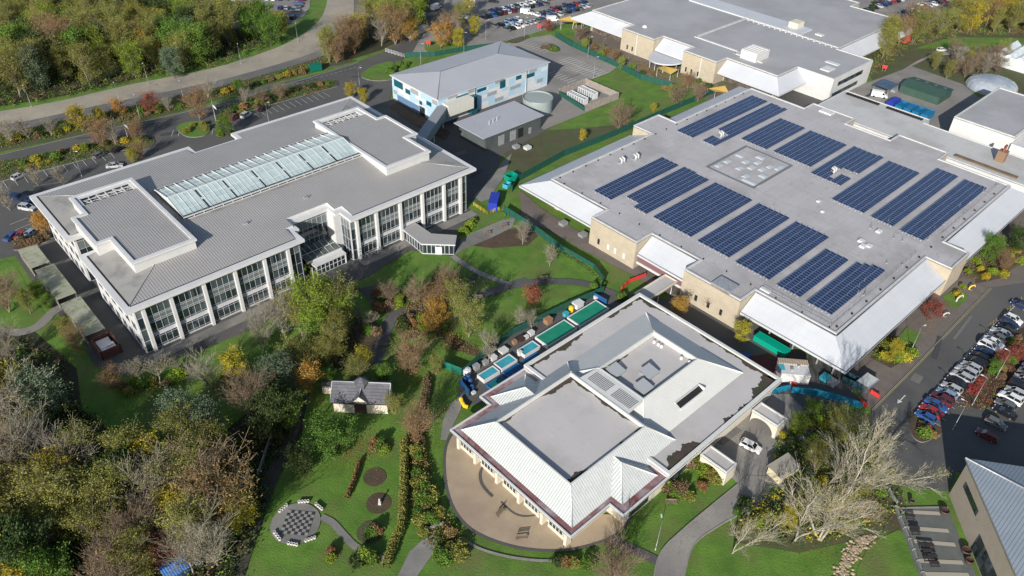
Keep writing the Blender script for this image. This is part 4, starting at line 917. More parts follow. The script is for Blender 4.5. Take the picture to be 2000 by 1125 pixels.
# connecting slope between the wells and the slatted vent panels
b = gb(low); b.face([(86.6, 57, 8.46), (91.6, 57.3, 8.46), (91.6, 69.2, 8.46), (86.6, 69.6, 8.46)]); b.build('link_roof', smoothw, low)
b = gb(low)
for s_ in range(2):
    w0_ = 63.8 if s_ else 57.8
    for k_ in range(13): b.box(87.6+.0*k_, w0_+k_*.37, 8.47, 90.6-.08*(k_ if s_ == 0 else 12-k_) if False else 90.4, w0_+k_*.37+.16, 8.52)
b.build('louvre', lead, low)
b = gb(low); b.T = None
z_s = lambda w: 5.25+(w-50.7)*(8.45-5.25)/(57.5-50.7)
b.face([(97, 52.6, z_s(52.6)+.05), (104.3, 52.6, z_s(52.6)+.05), (104.3, 53.7, z_s(53.7)+.05), (97, 53.7, z_s(53.7)+.05)]); b.build('slot_vent', black, low)
b = gb(low); b.box(96.8, 52.3, z_s(52.4), 104.5, 52.5, z_s(52.4)+.35); b.box(96.8, 53.7, z_s(53.7), 104.5, 53.9, z_s(53.7)+.25); b.box(104.3, 52.3, 6, 104.5, 53.9, 7); b.build('slot_kerb', smoothw, low)
for (u, w) in ((94, 66.6), (98.8, 62), (94.6, 60)):
    b = gb(low); b.box(u-1.5, w-1.3, 7.3, u+1.5, w+1.3, 8.0); b.face([(u-1.6, w-1.4, 8.0), (u+1.6, w-1.4, 8.0), (u+1.6, w+1.4, 8.45), (u-1.6, w+1.4, 8.45)], 1); b.build('skylight_box', [grey_m, mat('pale_skylight_lid', (.36, .38, .39), rough=.4)], low)
for (u, w) in ((107, 67.3), (107, 66.2), (107, 65.4), (107.3, 60.5), (107.6, 58.7)):
    b = gb(low); b.lathe((u, w), [(.35, 7.3), (.35, 7.7), (.2, 7.9), (.02, 7.95)], 10); b.build('roof_vent', whitem, low)
# turrets
for wy, sg in ((50.6, -1), (75.0, 1)):
    ap = (77.2, wy+.1, 7.9); e0 = 45.9 if sg < 0 else 79.8
    base = [(72.6, e0), (82, e0), (82, wy+2.6*-sg), (72.6, wy+2.6*-sg)]
    if sg > 0: base = base
    b = gb(low); zz = [4.8, 4.8, 8.3, 8.3]
    r2 = (77.2, wy+(-sg)*2.6, 8.0)
    P4 = [(*base[0], 4.8), (*base[1], 4.8)]
    bb = [(72.2, wy+(-sg)*1.5, 5.0), (82.4, wy+(-sg)*1.5, 5.0)]
    f1 = [P4[0], P4[1], ap]; f2 = [P4[1], bb[1], r2, ap]; f3 = [bb[0], P4[0], ap, r2]
    for f_, m_ in ((f1, 0), (f2, 1), (f3, 1)): b.face(f_ if sg < 0 else f_[::-1], m_)
    o = b.build('turret_roof', [rib2, rib], low)
    b = gb(low)
    for q in (P4[0], P4[1], r2): b.tube([(q[0], q[1], q[2]+.04), (ap[0], ap[1], ap[2]+.04)], .12, 5)
    b.build('ridge_capping', smoothw, o)
# facade bays with windows
for k_, ww in enumerate((75.2, 69.2, 63.2, 57.6, 51.6)):
    b = gb(low); b.box(62.5, ww-1.9, 0, 63.25, ww+1.9, 1.1); b.box(62.6, ww-1.7, 1.1, 62.75, ww+1.7, 3.6); o = b.build('bay_window', [cream], low)
    b = gb(low); b.box(62.48, ww-1.6, 1.15, 62.58, ww+1.6, 3.5); b.build('glass', MATS['dark_glazing'], o)
    b = gb(low)
    for s_ in (-1.6, -.8, 0, .8, 1.6): b.box(62.4, ww+s_-.05, 1.1, 62.5, ww+s_+.05, 3.55)
    b.build('window_frame', whitem, o)
for ww in (72.2, 66.2, 60.4, 54.6, 48.9, 77): b = gb(low); b.box(61.9, ww-.3, 0, 63.2, ww+.3, 4.4); b.build('buttress', cream, low)
b = gb(low); b.box(84, 44.9, 1, 90, 45.15, 3.6); b.box(74, 44.95, 1, 79, 45.15, 3.4); b.build('window_band', MATS['dark_glazing'], low)
# entrance wings and arched wall
def wing(x0, x1, w0_=38.4, wall_w=44.3, H_=3.4):
    b = gb(low); b.box(x0, w0_, H_-.45, x1, wall_w-.05, H_); o = b.build('entrance_wing', smoothw, low)
    b = gb(low); ring(b, [(x0, w0_), (x1, w0_), (x1, wall_w-.05), (x0, wall_w-.05)], .3, H_, 0, .2); b.build('parapet', smoothw, o)
    b = gb(low); b.tri([(x0+.3, w0_+.3), (x1-.3, w0_+.3), (x1-.3, wall_w-.35), (x0+.3, wall_w-.35)], H_+.01); b.build('deck', well, o)
    b = gb(low); b.box(x0, w0_, 0, x1, w0_+.35, H_-.45); n = 16; c_ = (w0_+.6+wall_w-.2)/2; hr = (wall_w-.2-w0_-.6)/2
    for xx in (x0, x0+.35):
        b.face([(xx, w0_+.35, 0), (xx, c_-hr, 0), (xx, c_-hr, H_-.45), (xx, w0_+.35, H_-.45)])
    for k_ in range(n):
        a_, d_ = math.pi*k_/n, math.pi*(k_+1)/n; wa, wc = c_-hr*math.cos(a_), c_-hr*math.cos(d_); za, zc = .3+2.3*math.sin(a_), .3+2.3*math.sin(d_)
        for xx in (x0, x0+.35): b.face([(xx, wa, za), (xx, wc, zc), (xx, wc, H_-.45), (xx, wa, H_-.45)])
        b.face([(x0, wa, za), (x0, wc, zc), (x0+.35, wc, zc), (x0+.35, wa, za)])
    b.build('arched_wall', cream, o)
wing(92.9, 96.1); wing(109.8, 113.0)

cv = grid_thing('covered_walkway', 'flat roofed covered walkway linking hipped building and solar roof building', 'walkway', 120, 84.6)
b = gb(cv); b.prism([(121, 80), (132.5, 80), (132.5, 83.8), (121, 83.8)], 2.9, 3.25, bottom=True); b.build('roof', well, cv)
b = gb(cv); ring(b, [(121, 80), (132.5, 80), (132.5, 83.8), (121, 83.8)], .25, 3.25, 0, .3); b.build('parapet', cream, cv)
for (u_, w_) in ((121.5, 80.4), (126, 80.4), (131, 80.4), (121.5, 83.4), (126, 83.4), (131, 83.4)): b = gb(cv); b.tube([(u_, w_, 0), (u_, w_, 2.9)], .12, 6); b.build('post', whitem, cv)
# ------------------------------------------------------------------ annexes, north-east
an = grid_thing('plant_annexe', 'long low pale roofed annexe between the solar roof and blue skips', 'building', 241, 60)
Pa = [(240.7, 36.5), (248, 36.5), (258.6, 70), (258.6, 78), (262.6, 78), (262.6, 108), (247, 108.4), (240.7, 93.2), (240.7, 78.7), (237, 78.7)]
Pa = [(240.8, 36.5), (258, 36.5), (258.6, 78), (262.6, 78), (262.6, 108), (240.8, 108)]
b = gb(an); b.prism(Pa, 0, 6.47, top=False); b.build('wall', white, an)
b = gb(an); b.tri(Pa, 6.5); b.build('roof', mat('pale_annexe_roof', (.50, .50, .49), (.46, .46, .45), scale=.1, rough=.8, world=False, stripes=(('Y', 2.4, .03, (.40, .40, .40), 0),), c3=(.40, .39, .37), c3scale=.08), an)
b = gb(an); ring(b, Pa, .3, 6.5, 0, .2); b.build('parapet', MATS['parapet_capping'], an)
for (w0_, w1_) in ((94.5, 106.5), (79.5, 92)):
    b = gb(an)
    for k_ in range(14): ww = w0_+(w1_-w0_)*k_/14; b.box(259.6, ww, 6.55, 260.9, ww+.6, 6.95)
    b.build('vent_strip', black, an)
b = gb(an); b.box(243, 44, 6.55, 244.6, 62, 6.9); b.build('brown_gutter', mat('brown_gutter', (.2, .14, .09), (.13, .1, .07), scale=.4, rough=.9), an)
b = gb(an); b.box(250, 50.5, 6.5, 252.4, 52.9, 9.8); ch = b.build('chimney', mat('brown_brick', (.22, .14, .09), rough=.9), an)
for k_ in range(2): b = gb(an); b.tube([(250.7+k_, 51.7, 9.8), (250.7+k_, 51.7, 11.6)], .3, 8); b.build('flue', mat('red_oxide', (.25, .06, .04), rough=.6), ch)
f2 = grid_thing('white_hall', 'tall windowless white hall with flat grey roof at the right edge', 'building', 263.5, 53)
Pf = [(263.5, 53), (300, 53), (300, 71.6), (263.5, 71.6)]
wallpoly(f2, Pf, 9.6, white, MATS['smooth_grey_roof'])
b = gb(f2); b.box(262.2, 38, 0, 300, 52.9, 8); b.build('side_wing', white, f2)
# ------------------------------------------------------------------ bottom-right building
er = grid_thing('corner_building', 'tan building with blue grey ribbed hipped roof and outdoor seating terrace', 'building', 121.5, 9.5)
Pe = [(100, -22), (103.5, -6.2), (121.8, 9.8), (121.9, 9.6)]
a0 = GU(1886, 894, 9.5); a1 = GU(1984, 1119, 9.5); a2 = GU(2000, 911, 9.5)
def ext(p, q, k): return (p[0]+(q[0]-p[0])*k, p[1]+(q[1]-p[1])*k)
e1 = ext(a0, a1, 1.6); e2 = ext(a0, a2, 2.5); e3 = (e1[0]+e2[0]-a0[0], e1[1]+e2[1]-a0[1])
pe = [a0, e1, e3, e2]; ce = (sum(p[0] for p in pe)/4, sum(p[1] for p in pe)/4)
wp = [ext(p, ce, .03) for p in pe]
b = gb(er); b.prism(wp, 0, 9.1, top=False); b.build('wall', mat('tan_brick', (.42, .365, .30), (.38, .33, .27), scale=.5, rough=.9), er)
b = gb(er); b.prism(pe, 9.1, 9.4, 1, bottom=True)
rd = ext(a0, e1, .5); mid0 = ((a0[0]+e2[0])/2, (a0[1]+e2[1])/2)
hw = math.hypot(e2[0]-a0[0], e2[1]-a0[1])/2; ll = math.hypot(e1[0]-a0[0], e1[1]-a0[1]); rA = (mid0[0]+(e1[0]-a0[0])*hw/ll, mid0[1]+(e1[1]-a0[1])*hw/ll); rB = (mid0[0]+(e1[0]-a0[0])*(1-hw/ll), mid0[1]+(e1[1]-a0[1])*(1-hw/ll))
if True:
    for q in ([pe[0], pe[1], rB, rA], [pe[2], pe[3], rA, rB], [pe[1], pe[2], rB], [pe[3], pe[0], rA]):
        b.face([(*p, 9.42 if p in pe else 12.4) for p in q], 0)
b.build('roof', [mat('blue_grey_ribbed_roof', (.25, .29, .34), (.28, .32, .37), scale=.3, rough=.45, world=False, stripes=(('Y', .55, .12, (.14, .17, .2), .05),)), grey_m], er)
b = gb(er)
for q in (pe[0], pe[3]): b.tube([(*q, 9.48), (*rA, 12.45)], .15, 5)
b.build('hip_capping', grey_m, er)
dxe, dye = wp[1][0]-wp[0][0], wp[1][1]-wp[0][1]; le = math.hypot(dxe, dye); dxe /= le; dye /= le
TE = lambda s, d, z: (wp[0][0]+dxe*s+dye*d, wp[0][1]+dye*s-dxe*d, z)
for (s0, s1, z0, z1) in ((2.2, 8.5, 5.0, 6.4), (11.5, 22, 0.3, 4.2)):
    b = MB(org=er['_o'], T=TE); sgn = -1
    b.box(s0, sgn*.12, z0, s1, sgn*-.05, z1); b.build('window', darkgl, er)
for s_ in (3.5, 9, 12.5, 17, 22): b = MB(org=er['_o'], T=TE); b.box(s_, -.5, 4.8, s_+.3, 0, 5.1); b.build('wall_lamp', whitem, er)

# ------------------------------------------------------------------ slate cottage
ct = thing('slate_cottage', 'small cream cottage with slate roof and central gable in the garden', 'cottage', (-28.9, 109.7, 0))
slate = mat('slate_tiles', (.085, .085, .10), (.12, .12, .135), scale=.6, rough=.7, world=False, stripes=(('Y', .5, .12, (.06, .06, .07), .02), ('X', .6, .04, (.07, .07, .08), 0)), c3=(.17, .165, .16), c3scale=.5, c3lo=.55, c3hi=.75)
b = MB(); b.box(-5.3, -2.9, 0, 5.3, 2.9, 3.1); b.face([(-5.3, -2.9, 3.1), (-5.3, 2.9, 3.1), (-5.3, 0, 5.3)]); b.face([(5.3, 2.9, 3.1), (5.3, -2.9, 3.1), (5.3, 0, 5.3)]); b.face([(-1.5, -3.05, 3.05), (1.5, -3.05, 3.05), (0, -3.05, 4.6)]); b.build('wall', cream, ct)
b = MB()
for s_ in (-1, 1):
    f_ = [(-5.7, s_*3.3, 3.0), (5.7, s_*3.3, 3.0), (5.7, 0, 5.6), (-5.7, 0, 5.6)]; b.face(f_ if s_ < 0 else f_[::-1]); f_ = [(x_, y_, z_-.15) for x_, y_, z_ in f_]; b.face(f_[::-1] if s_ < 0 else f_)
for s_ in (-1, 1):
    f_ = [(0, -3.4, 4.85), (s_*1.9, -3.4, 3.1), (s_*1.9, -3.1, 3.15), (0, -.9, 4.9)]; b.face(f_ if s_ < 0 else f_[::-1]); 
b.build('roof', slate, ct)
b = MB(); b.lathe((0, 0), [(1.3, 4.6), (1.5, 5.9), (.02, 6.9)], 6, smooth=False); b.build('lantern_roof', slate, ct)
b = MB(); b.tube([(-5.7, 0, 5.63), (5.7, 0, 5.63)], .12, 5); b.tube([(0, -3.4, 4.9), (0, -.9, 5.0)], .09, 4); b.tube([(-5.75, -3.3, 3.1), (-5.75, 0, 5.65)], .1, 4); b.tube([(5.75, -3.3, 3.1), (5.75, 0, 5.65)], .1, 4); b.build('ridge_tile', mat('pale_mortar', (.4, .4, .42), rough=.8), ct)
b = MB(); b.box(-1.2, -3.02, 0, 1.2, -2.92, 2.6); b.build('door', mat('dark_timber', (.05, .03, .025), rough=.7), ct)
b = MB(); b.tube([(-5.6, -3.4, 3.0), (5.6, -3.4, 3.0)], .09, 5); b.build('gutter', black, ct)
hx, hy = G(641, 762)
t = thing('garden_shed', 'tiny pale shed beside the slate cottage', 'shed', (hx, hy, 0)); b = MB(); b.box(-.9, -1, 0, .9, 1, 1.9); b.build('wall', cream, t)
b = MB(); b.face([(-1, -1.1, 1.8), (1, -1.1, 1.8), (1, 0, 2.4), (-1, 0, 2.4)]); b.face([(1, 1.1, 1.8), (-1, 1.1, 1.8), (-1, 0, 2.4), (1, 0, 2.4)]); b.build('roof', slate, t)
# ------------------------------------------------------------------ cycle shelters beside the office
shm = mat('mossy_corrugated_sheet', (.26, .28, .20), (.33, .33, .26), scale=.5, rough=.85, world=False, c3=(.17, .20, .11), c3scale=.6, stripes=(('Y', 1.6, .08, (.36, .36, .30), .03),))
for k_, (u0_, w0_, u1_, w1_, lb) in enumerate(((20.2, 184.4, 24.4, 194, 'open cycle shelter with mossy roof farthest along the office side'), (20.6, 168.2, 24.9, 183, 'long middle cycle shelter with mossy striped roof'), (20.8, 151.6, 25.1, 166.2, 'long cycle shelter with striped mossy roof next to the brick bin store'))):
    t = grid_thing('cycle_shelter', lb, 'shelter', u0_, w0_, 'cycle shelters beside the office')
    b = gb(t); b.box(u0_, w0_, 2.45, u1_, w1_, 2.55); b.build('roof', shm, t)
    for s_ in range(4):
        for uu in (u0_+.2, u1_-.2): b = gb(t); ww = w0_+.2+(w1_-w0_-.4)*s_/3; b.tube([(uu, ww, 0), (uu, ww, 2.45)], .06, 6); b.build('post', grey_m, t)
    b = gb(t); b.box(u0_+.1, w0_+.3, .3, u0_+.15, w1_-.3, 2.2); b.build('side_screen', mat('timber_slats', (.25, .23, .15), rough=.8, world=False, stripes=(('Y', .3, .3, (.08, .08, .06), 0),)), t)
t = grid_thing('bin_store', 'open brick bin store filled with white plant behind the shelters', 'bin store', 22, 146)
u0_, w0_, u1_, w1_ = 21.4, 144.6, 25.6, 150.4; rb = mat('dark_red_brick', (.14, .06, .045), (.1, .045, .035), scale=1, rough=.9)
b = gb(t)
for bx in ((u0_, w0_, u1_, w0_+.3), (u0_, w1_-.3, u1_, w1_), (u0_, w0_, u0_+.3, w1_), (u1_-.3, w0_, u1_, w1_)): b.box(bx[0], bx[1], 0, bx[2], bx[3], 2.3)
b.build('wall', rb, t)
b = gb(t); b.box(u0_+.6, w0_+.8, 0, u1_-.7, w0_+2.5, 1.9); b.box(u0_+.6, w0_+2.9, 0, u1_-.9, w1_-.7, 1.6); b.tube([(u0_+1, w0_+1.5, 1.9), (u1_-1, w0_+1.5, 2.2)], .2, 8); b.build('plant', whitem, t)
# ------------------------------------------------------------------ plants
def leafm(name, c, var=.35, c2=None):
    return mat(name, c, c2, scale=.8, rough=.7, rnd=.16, island=var, trans=.25, spec=.25)
bark = mat('grey_bark', (.16, .145, .12), (.24, .22, .18), scale=3, rough=.9)
barkd = mat('dark_bark', (.07, .055, .045), (.11, .09, .07), scale=3, rough=.9)
barkp = mat('pale_twigs', (.33, .30, .24), (.26, .235, .18), scale=2, rough=.9, rnd=.15)
barkb = mat('brown_twigs', (.26, .19, .13), (.20, .15, .10), scale=2, rough=.9, rnd=.15)
LM = {'olive': leafm('olive_leaves', (.19, .215, .045), c2=(.28, .26, .06)), 'green': leafm('green_leaves', (.09, .18, .025), c2=(.15, .24, .04)), 'yellow': leafm('yellow_leaves', (.50, .38, .03), c2=(.28, .28, .035)),
      'lime': leafm('lime_leaves', (.24, .32, .03), c2=(.17, .24, .03)), 'orange': leafm('orange_leaves', (.46, .23, .045), c2=(.38, .24, .05)), 'red': leafm('red_leaves', (.26, .045, .04), c2=(.30, .10, .06)), 'blue': leafm('grey_green_needles', (.11, .165, .10), c2=(.16, .21, .12)),
      'rust': leafm('rust_leaves', (.30, .17, .06), c2=(.25, .17, .08)), 'brown': leafm('dry_brown_leaves', (.25, .18, .10), c2=(.20, .14, .08)), 'dark': leafm('dark_evergreen', (.045, .08, .022), c2=(.07, .10, .03)), 'pale': leafm('pale_dry_stems', (.42, .33, .22), c2=(.33, .26, .17))}
def skeleton(rng, h, spread, lev, nb, up=.5, trunk=.3, r0=None):
    segs = []; tips = []; r0 = r0 or h*.022
    def grow(p, d, l, r, k):
        q = p+d*l*.5+Vector((rng.gauss(0, .05), rng.gauss(0, .05), 0))*l; d2 = (d+Vector((rng.gauss(0, .16), rng.gauss(0, .16), rng.gauss(.05, .08)))).normalized(); e = q+d2*l*.5
        segs.append((p, q, r, r*.85, k)); segs.append((q, e, r*.85, r*.6, k))
        if k >= lev-1: tips.append(q); tips.append(e)
        if k >= lev: return
        n = nb[min(k, len(nb)-1)]
        for i in range(n):
            az = rng.uniform(0, 6.283) if k else (i+rng.uniform(-.3, .3))*6.283/n
            out = Vector((math.cos(az), math.sin(az), 0)); s_ = spread*rng.uniform(.6, 1.25)
            nd = (d2*(1-.0)+out*s_+Vector((0, 0, up*.4))).normalized(); st = e if rng.random() < .6 or k == 0 else q
            grow(st, nd, l*rng.uniform(.6, .82), r*.55, k+1)
    grow(Vector((0, 0, 0)), Vector((rng.gauss(0, .05), rng.gauss(0, .05), 1)).normalized(), h*trunk, r0, 0)
    zm = max(t.z for t in tips); f = h/zm
    segs = [(a*f, b*f, r, s_, k) for a, b, r, s_, k in segs]; tips = [t*f for t in tips]
    return segs, tips
def full_tree(rng, h, wd, lo=.1, nl=26, ang=.9, sub=5, lev3=0, stems=1, r0=None):
    """leaders carrying limbs from low down to the top; limb length follows an ovoid envelope of width wd"""
    segs = []; pts = []; r0 = r0 or h*.018
    def path(p, d, l, r, n, k, bend=.12, up=.05):
        out = [p]; q = p
        for i in range(n):
            d = (d+Vector((rng.gauss(0, bend), rng.gauss(0, bend), rng.gauss(up, bend*.5)))).normalized(); e = q+d*l/n
            segs.append((q, e, r*(1-.7*i/n), r*(1-.7*(i+1)/n), k)); q = e; out.append(q)
        return out, d
    for st in range(stems):
        az0 = rng.uniform(0, 6.28); tilt = .0 if stems == 1 else rng.uniform(.15, .4); d0 = Vector((math.cos(az0)*tilt, math.sin(az0)*tilt, 1)).normalized(); hh = h*(1 if st == 0 else rng.uniform(.7, .95))
        nl_ = nl//stems; lead, _ = path(Vector((0, 0, 0)), d0, hh*.93, r0, 8, 0, .05, .08)
        for i in range(nl_):
            t = lo+(.97-lo)*(i+rng.random())/nl_; fi = t*8; j = min(7, int(fi)); p = lead[j].lerp(lead[j+1], fi-j)
            env = math.sin(math.pi*min(1, max(.02, (t-lo*.5)/(1-lo*.5)))**.8)**.7; az = i*2.4+rng.uniform(-.5, .5); el = ang*(.6+.7*t)
            ln = wd*.5*env*rng.uniform(.7, 1.2)/max(.35, math.cos(math.atan(el)))*.8+.25; d = Vector((math.cos(az), math.sin(az), el)).normalized()
            pth, dd = path(p, d, ln, r0*.42*(1-t*.6), 3, 1); pts.append(pth[2]); pts.append(pth[3]); pts.append(pth[3])
            for q_ in range(sub):
                u = rng.uniform(.25, 1); jj = min(2, int(u*3)); b0 = pth[jj].lerp(pth[jj+1], u*3-jj); nd = (dd+Vector((rng.gauss(0, .6), rng.gauss(0, .6), rng.gauss(.15, .35)))).normalized()
                l2 = ln*rng.uniform(.3, .55)+.2; p2, d2 = path(b0, nd, l2, r0*.2, 2, 2); pts.append(p2[1]); pts.append(p2[2])
                for _ in range(lev3):
                    b1 = p2[rng.choice((0, 1, 1, 2))]; n3 = (d2+Vector((rng.gauss(0, .6), rng.gauss(0, .6), rng.gauss(.2, .35)))).normalized(); p3, _ = path(b1, n3, l2*rng.uniform(.4, .8), r0*.1, 1, 3); pts.append(p3[1])
    return segs, pts
def tree2(name, h, wd, nleaf, lm, bk, seed, sig=.4, size=.2, minr=.02, **kw):
    def build():
        rng = random.Random(seed); root = thing(name, name, 'tree', (0, 0, 0)); segs, pts = full_tree(rng, h, wd, **kw)
        b = MB(); branches(b, segs, minr); b.build('trunk', bk, root)
        if nleaf: b = MB(); leaves(b, rng, pts, nleaf, sig, size); b.build('crown', lm, root)
        return root
    return Kind(build, h)
def branches(b, segs, minr=.018):
    for p, q, r, r2, k in segs:
        n = 6 if k == 0 else (4 if k == 1 else 3)
        b.tube([p, q], max(r, minr), n, r1=max(r2, minr*.8), cap=False)
def leaves(b, rng, pts, n, sig, size, droop=0):
    for _ in range(n):
        t = rng.choice(pts); c = Vector((t.x+rng.gauss(0, sig), t.y+rng.gauss(0, sig), max(.15, t.z+rng.gauss(-droop, sig*.8))))
        s_ = size*rng.uniform(.6, 1.4); a = Vector((rng.gauss(0, 1), rng.gauss(0, 1), rng.gauss(0, 1))).normalized(); u_ = a.orthogonal().normalized()*s_; v_ = a.cross(u_).normalized()*s_*.7
        b.face([tuple(c-u_), tuple(c+v_*.6), tuple(c+u_), tuple(c-v_*.6)])
class Kind:
    """a plant or thing built once, then copied"""
    def __init__(s, build, h): s.b = build; s.h = h; s.src = None; s.used = False
    def place(s, xy, z=0, rz=0, size=None, label=None, group=None, sxy=None):
        if s.src is None: s.src = s.b()
        k = (size or s.h)/s.h; sc = (k*(sxy or 1), k*(sxy or 1), k)
        if not s.used:
            o = s.src; s.used = True; o.location = (*xy, z); o.rotation_euler = (0, 0, rz); o.scale = sc
            if label: o['label'] = label
            if group: o['group'] = group
            return o
        return copy_tree(s.src, (*xy, z), rz, sc, label, group)
def tree_kind(name, cat, h, spread, lev, nb, nleaf, lm, bk, seed, sig=.55, size=.26, up=.5, trunk=.3, minr=.02, r0=None, envelope=None):
    def build():
        rng = random.Random(seed); root = thing(name, name, cat, (0, 0, 0)); segs, tips = skeleton(rng, h, spread, lev, nb, up, trunk, r0)
        b = MB(); branches(b, segs, minr); b.build('trunk', bk, root)
        if nleaf:
            b = MB(); leaves(b, rng, tips, nleaf, sig, size); b.build('crown', lm, root)
        return root
    return Kind(build, h)
def cone_tree(name, h, lm, seed, n=5500, wid=.24):
    def build():
        rng = random.Random(seed); root = thing(name, name, 'tree', (0, 0, 0)); b = MB(); b.tube([(0, 0, 0), (0, 0, h*.95)], .2, 6, r1=.04)
        cl = []
        for i in range(70):
            z = h*(.12+.86*rng.random()**.9); rr = (h-z)*wid*1.0+.3; az = rng.uniform(0, 6.28); r_ = rr*rng.uniform(.55, 1.05); c = Vector((r_*math.cos(az), r_*math.sin(az), z)); cl.append(c); b.tube([(0, 0, z-.3), c], .04, 3, cap=False)
        b.build('trunk', barkd, root); b = MB(); leaves(b, rng, cl, n, .42, .24); b.build('crown', lm, root); return root
    return Kind(build, h)
def shrub_kind(name, lm, seed, n=1500, h=1.6, w=1.6, size=.16, bk=None, cat='shrub'):
    def build():
        rng = random.Random(seed); root = thing(name, name, cat, (0, 0, 0)); b = MB(); pts = []
        for i in range(46):
            az = rng.uniform(0, 6.28); r_ = w*.5*math.sqrt(rng.random()); z = h*math.sqrt(max(0, 1-(r_/(w*.55))**2))*rng.uniform(.55, 1); p = Vector((r_*math.cos(az), r_*math.sin(az), z*.9)); pts.append(p)
            if i < 14: b.tube([(p.x*.2, p.y*.2, 0), tuple(p)], .03, 3, cap=False)
        b.build('stem', bk or barkd, root); b = MB(); leaves(b, rng, pts, n, w*.11, size); b.build('foliage', lm, root); return root
    return Kind(build, h)
T = {}
D_, E_, B_ = 'deciduous_tree', 'evergreen_tree', 'bare_tree'
T['olive'] = [tree2(D_, 11, w_, 8000, LM['olive'], bark, s_, .45, .15, lo=.1, nl=30, ang=1.5, sub=6, lev3=1, stems=st_) for s_, w_, st_ in ((1, 7, 2), (2, 6, 1), (3, 8, 3), (31, 6.5, 2))]
T['green'] = [tree2(D_, 9, w_, 8500, LM['green'], barkd, s_, .45, .18, lo=.06, nl=30, ang=.8, sub=6) for s_, w_ in ((4, 8.5), (5, 7.5))]
T['yellow'] = [tree2(D_, 9, w_, 7500, LM['yellow'], bark, s_, .4, .17, lo=.08, nl=30, ang=1.0, sub=6) for s_, w_ in ((6, 6.5), (7, 7.5))]
T['lime'] = [tree2(D_, 10, w_, 7500, LM['lime'], bark, s_, .42, .17, lo=.06, nl=32, ang=1.3, sub=6) for s_, w_ in ((8, 6.5), (9, 7.5))]
T['orange'] = [tree2(D_, 7, w_, 5000, LM['orange'], bark, s_, .36, .15, lo=.12, nl=26, ang=.9, sub=6, lev3=1) for s_, w_ in ((10, 6), (11, 7))]
T['red'] = [tree2(D_, 5, 5, 3200, LM['red'], barkd, 12, .32, .13, lo=.15, nl=22, ang=.8, sub=6, lev3=1)]
T['rust'] = [tree2(D_, 8, w_, 4800, LM['rust'], barkb, s_, .4, .12, lo=.06, nl=34, ang=1.1, sub=7, lev3=3, stems=2) for s_, w_ in ((13, 8), (14, 7))]
T['dark'] = [tree2(E_, 9, w_, 9500, LM['dark'], barkd, s_, .45, .2, lo=.04, nl=32, ang=.8, sub=6) for s_, w_ in ((15, 8), (16, 7))]
T['blue'] = [tree2(E_, 11, 8, 9500, LM['blue'], barkd, 17, .5, .19, lo=.08, nl=34, ang=.9, sub=6)]
T['cone'] = [cone_tree('conifer_tree', 12, LM['blue'], 18), cone_tree('conifer_tree', 12, LM['dark'], 19)]
T['bare'] = [tree2(B_, 11, w_, 500, LM['brown'], barkp, s_, .4, .12, .024, lo=.12, nl=34, ang=1.3, sub=7, lev3=5, stems=st_, r0=.2) for s_, w_, st_ in ((20, 8.5, 2), (21, 7.5, 1), (22, 9, 3))]
T['bareb'] = [tree2(B_, 8, w_, 900, LM['brown'], barkb, s_, .35, .11, .02, lo=.05, nl=36, ang=1.1, sub=8, lev3=5, stems=3, r0=.14) for s_, w_ in ((23, 8), (24, 7))]
T['fan'] = [tree2(B_, 6, 8, 300, LM['olive'], barkp, s_, .3, .1, .022, lo=.04, nl=36, ang=.9, sub=8, lev3=5, stems=4, r0=.13) for s_ in (27, 28)]
bleach = mat('bleached_bark', (.45, .41, .34), (.30, .27, .215), scale=1, rough=.9)
def big_tree(seed, h, lean, nst):
    """leaning multi stemmed tree with long bare limbs that end in fans of fine twigs"""
    def build():
        rng = random.Random(seed); root = thing('bare_tree', 'bare_tree', 'tree', (0, 0, 0)); segs = []
        def run(p, d, l, r, n, k, bend, up):
            out = [(p, d)]; q = p
            for i in range(n):
                d = (d+Vector((rng.gauss(0, bend), rng.gauss(0, bend), rng.gauss(up, bend*.6)))).normalized(); e = q+d*l/n; segs.append((q, e, r*(1-.75*i/n), r*(1-.75*(i+1)/n), k)); q = e; out.append((q, d))
            return out
        def side(d, a0, a1):
            ax = d.orthogonal().normalized(); ax.rotate(Matrix.Rotation(rng.uniform(0, 6.28), 3, d)); return (d+ax*rng.uniform(a0, a1)+Vector((0, 0, .12))).normalized()
        for s_ in range(nst):
            d0 = Vector((lean+(s_-nst/2+.5)*.25+rng.gauss(0, .08), rng.gauss(0, .15), 1)).normalized(); L0 = h*rng.uniform(.85, 1.05); tr = run(Vector((rng.gauss(0, .2), rng.gauss(0, .2), 0)), d0, L0, h*.009, 10, 0, .11, .03)
            for j in range(3, 11):
                for _ in range(rng.choice((1, 2))):
                    p, d = tr[j]; l1 = L0*(.42-.028*j)*rng.uniform(.7, 1.2); b1 = run(p, side(d, .35, .8), l1, h*.0045*(1.2-j*.08), 5, 1, .13, .05)
                    for m in range(1, 6):
                        for _ in range(rng.choice((1, 2))):
                            p2, d2 = b1[m]; l2 = l1*rng.uniform(.28, .5); b2 = run(p2, side(d2, .35, .8), l2, h*.0018, 3, 2, .14, .06)
                            for w_ in range(1, 4):
                                for _ in range(3): p3, d3 = b2[w_]; run(p3, side(d3, .3, .7), l2*rng.uniform(.3, .65), .014, 1, 3, .1, .05)
        b = MB(); branches(b, segs, .016); b.build('trunk', bleach, root)
        b = MB(); leaves(b, rng, [q for p, q, r, r2, k in segs if k == 3], 2600, .35, .08); b.build('crown', LM['olive'], root); return root
    return Kind(build, h)
T['bigbare'] = [big_tree(25, 19, -.1, 3), big_tree(26, 17, -.12, 2)]
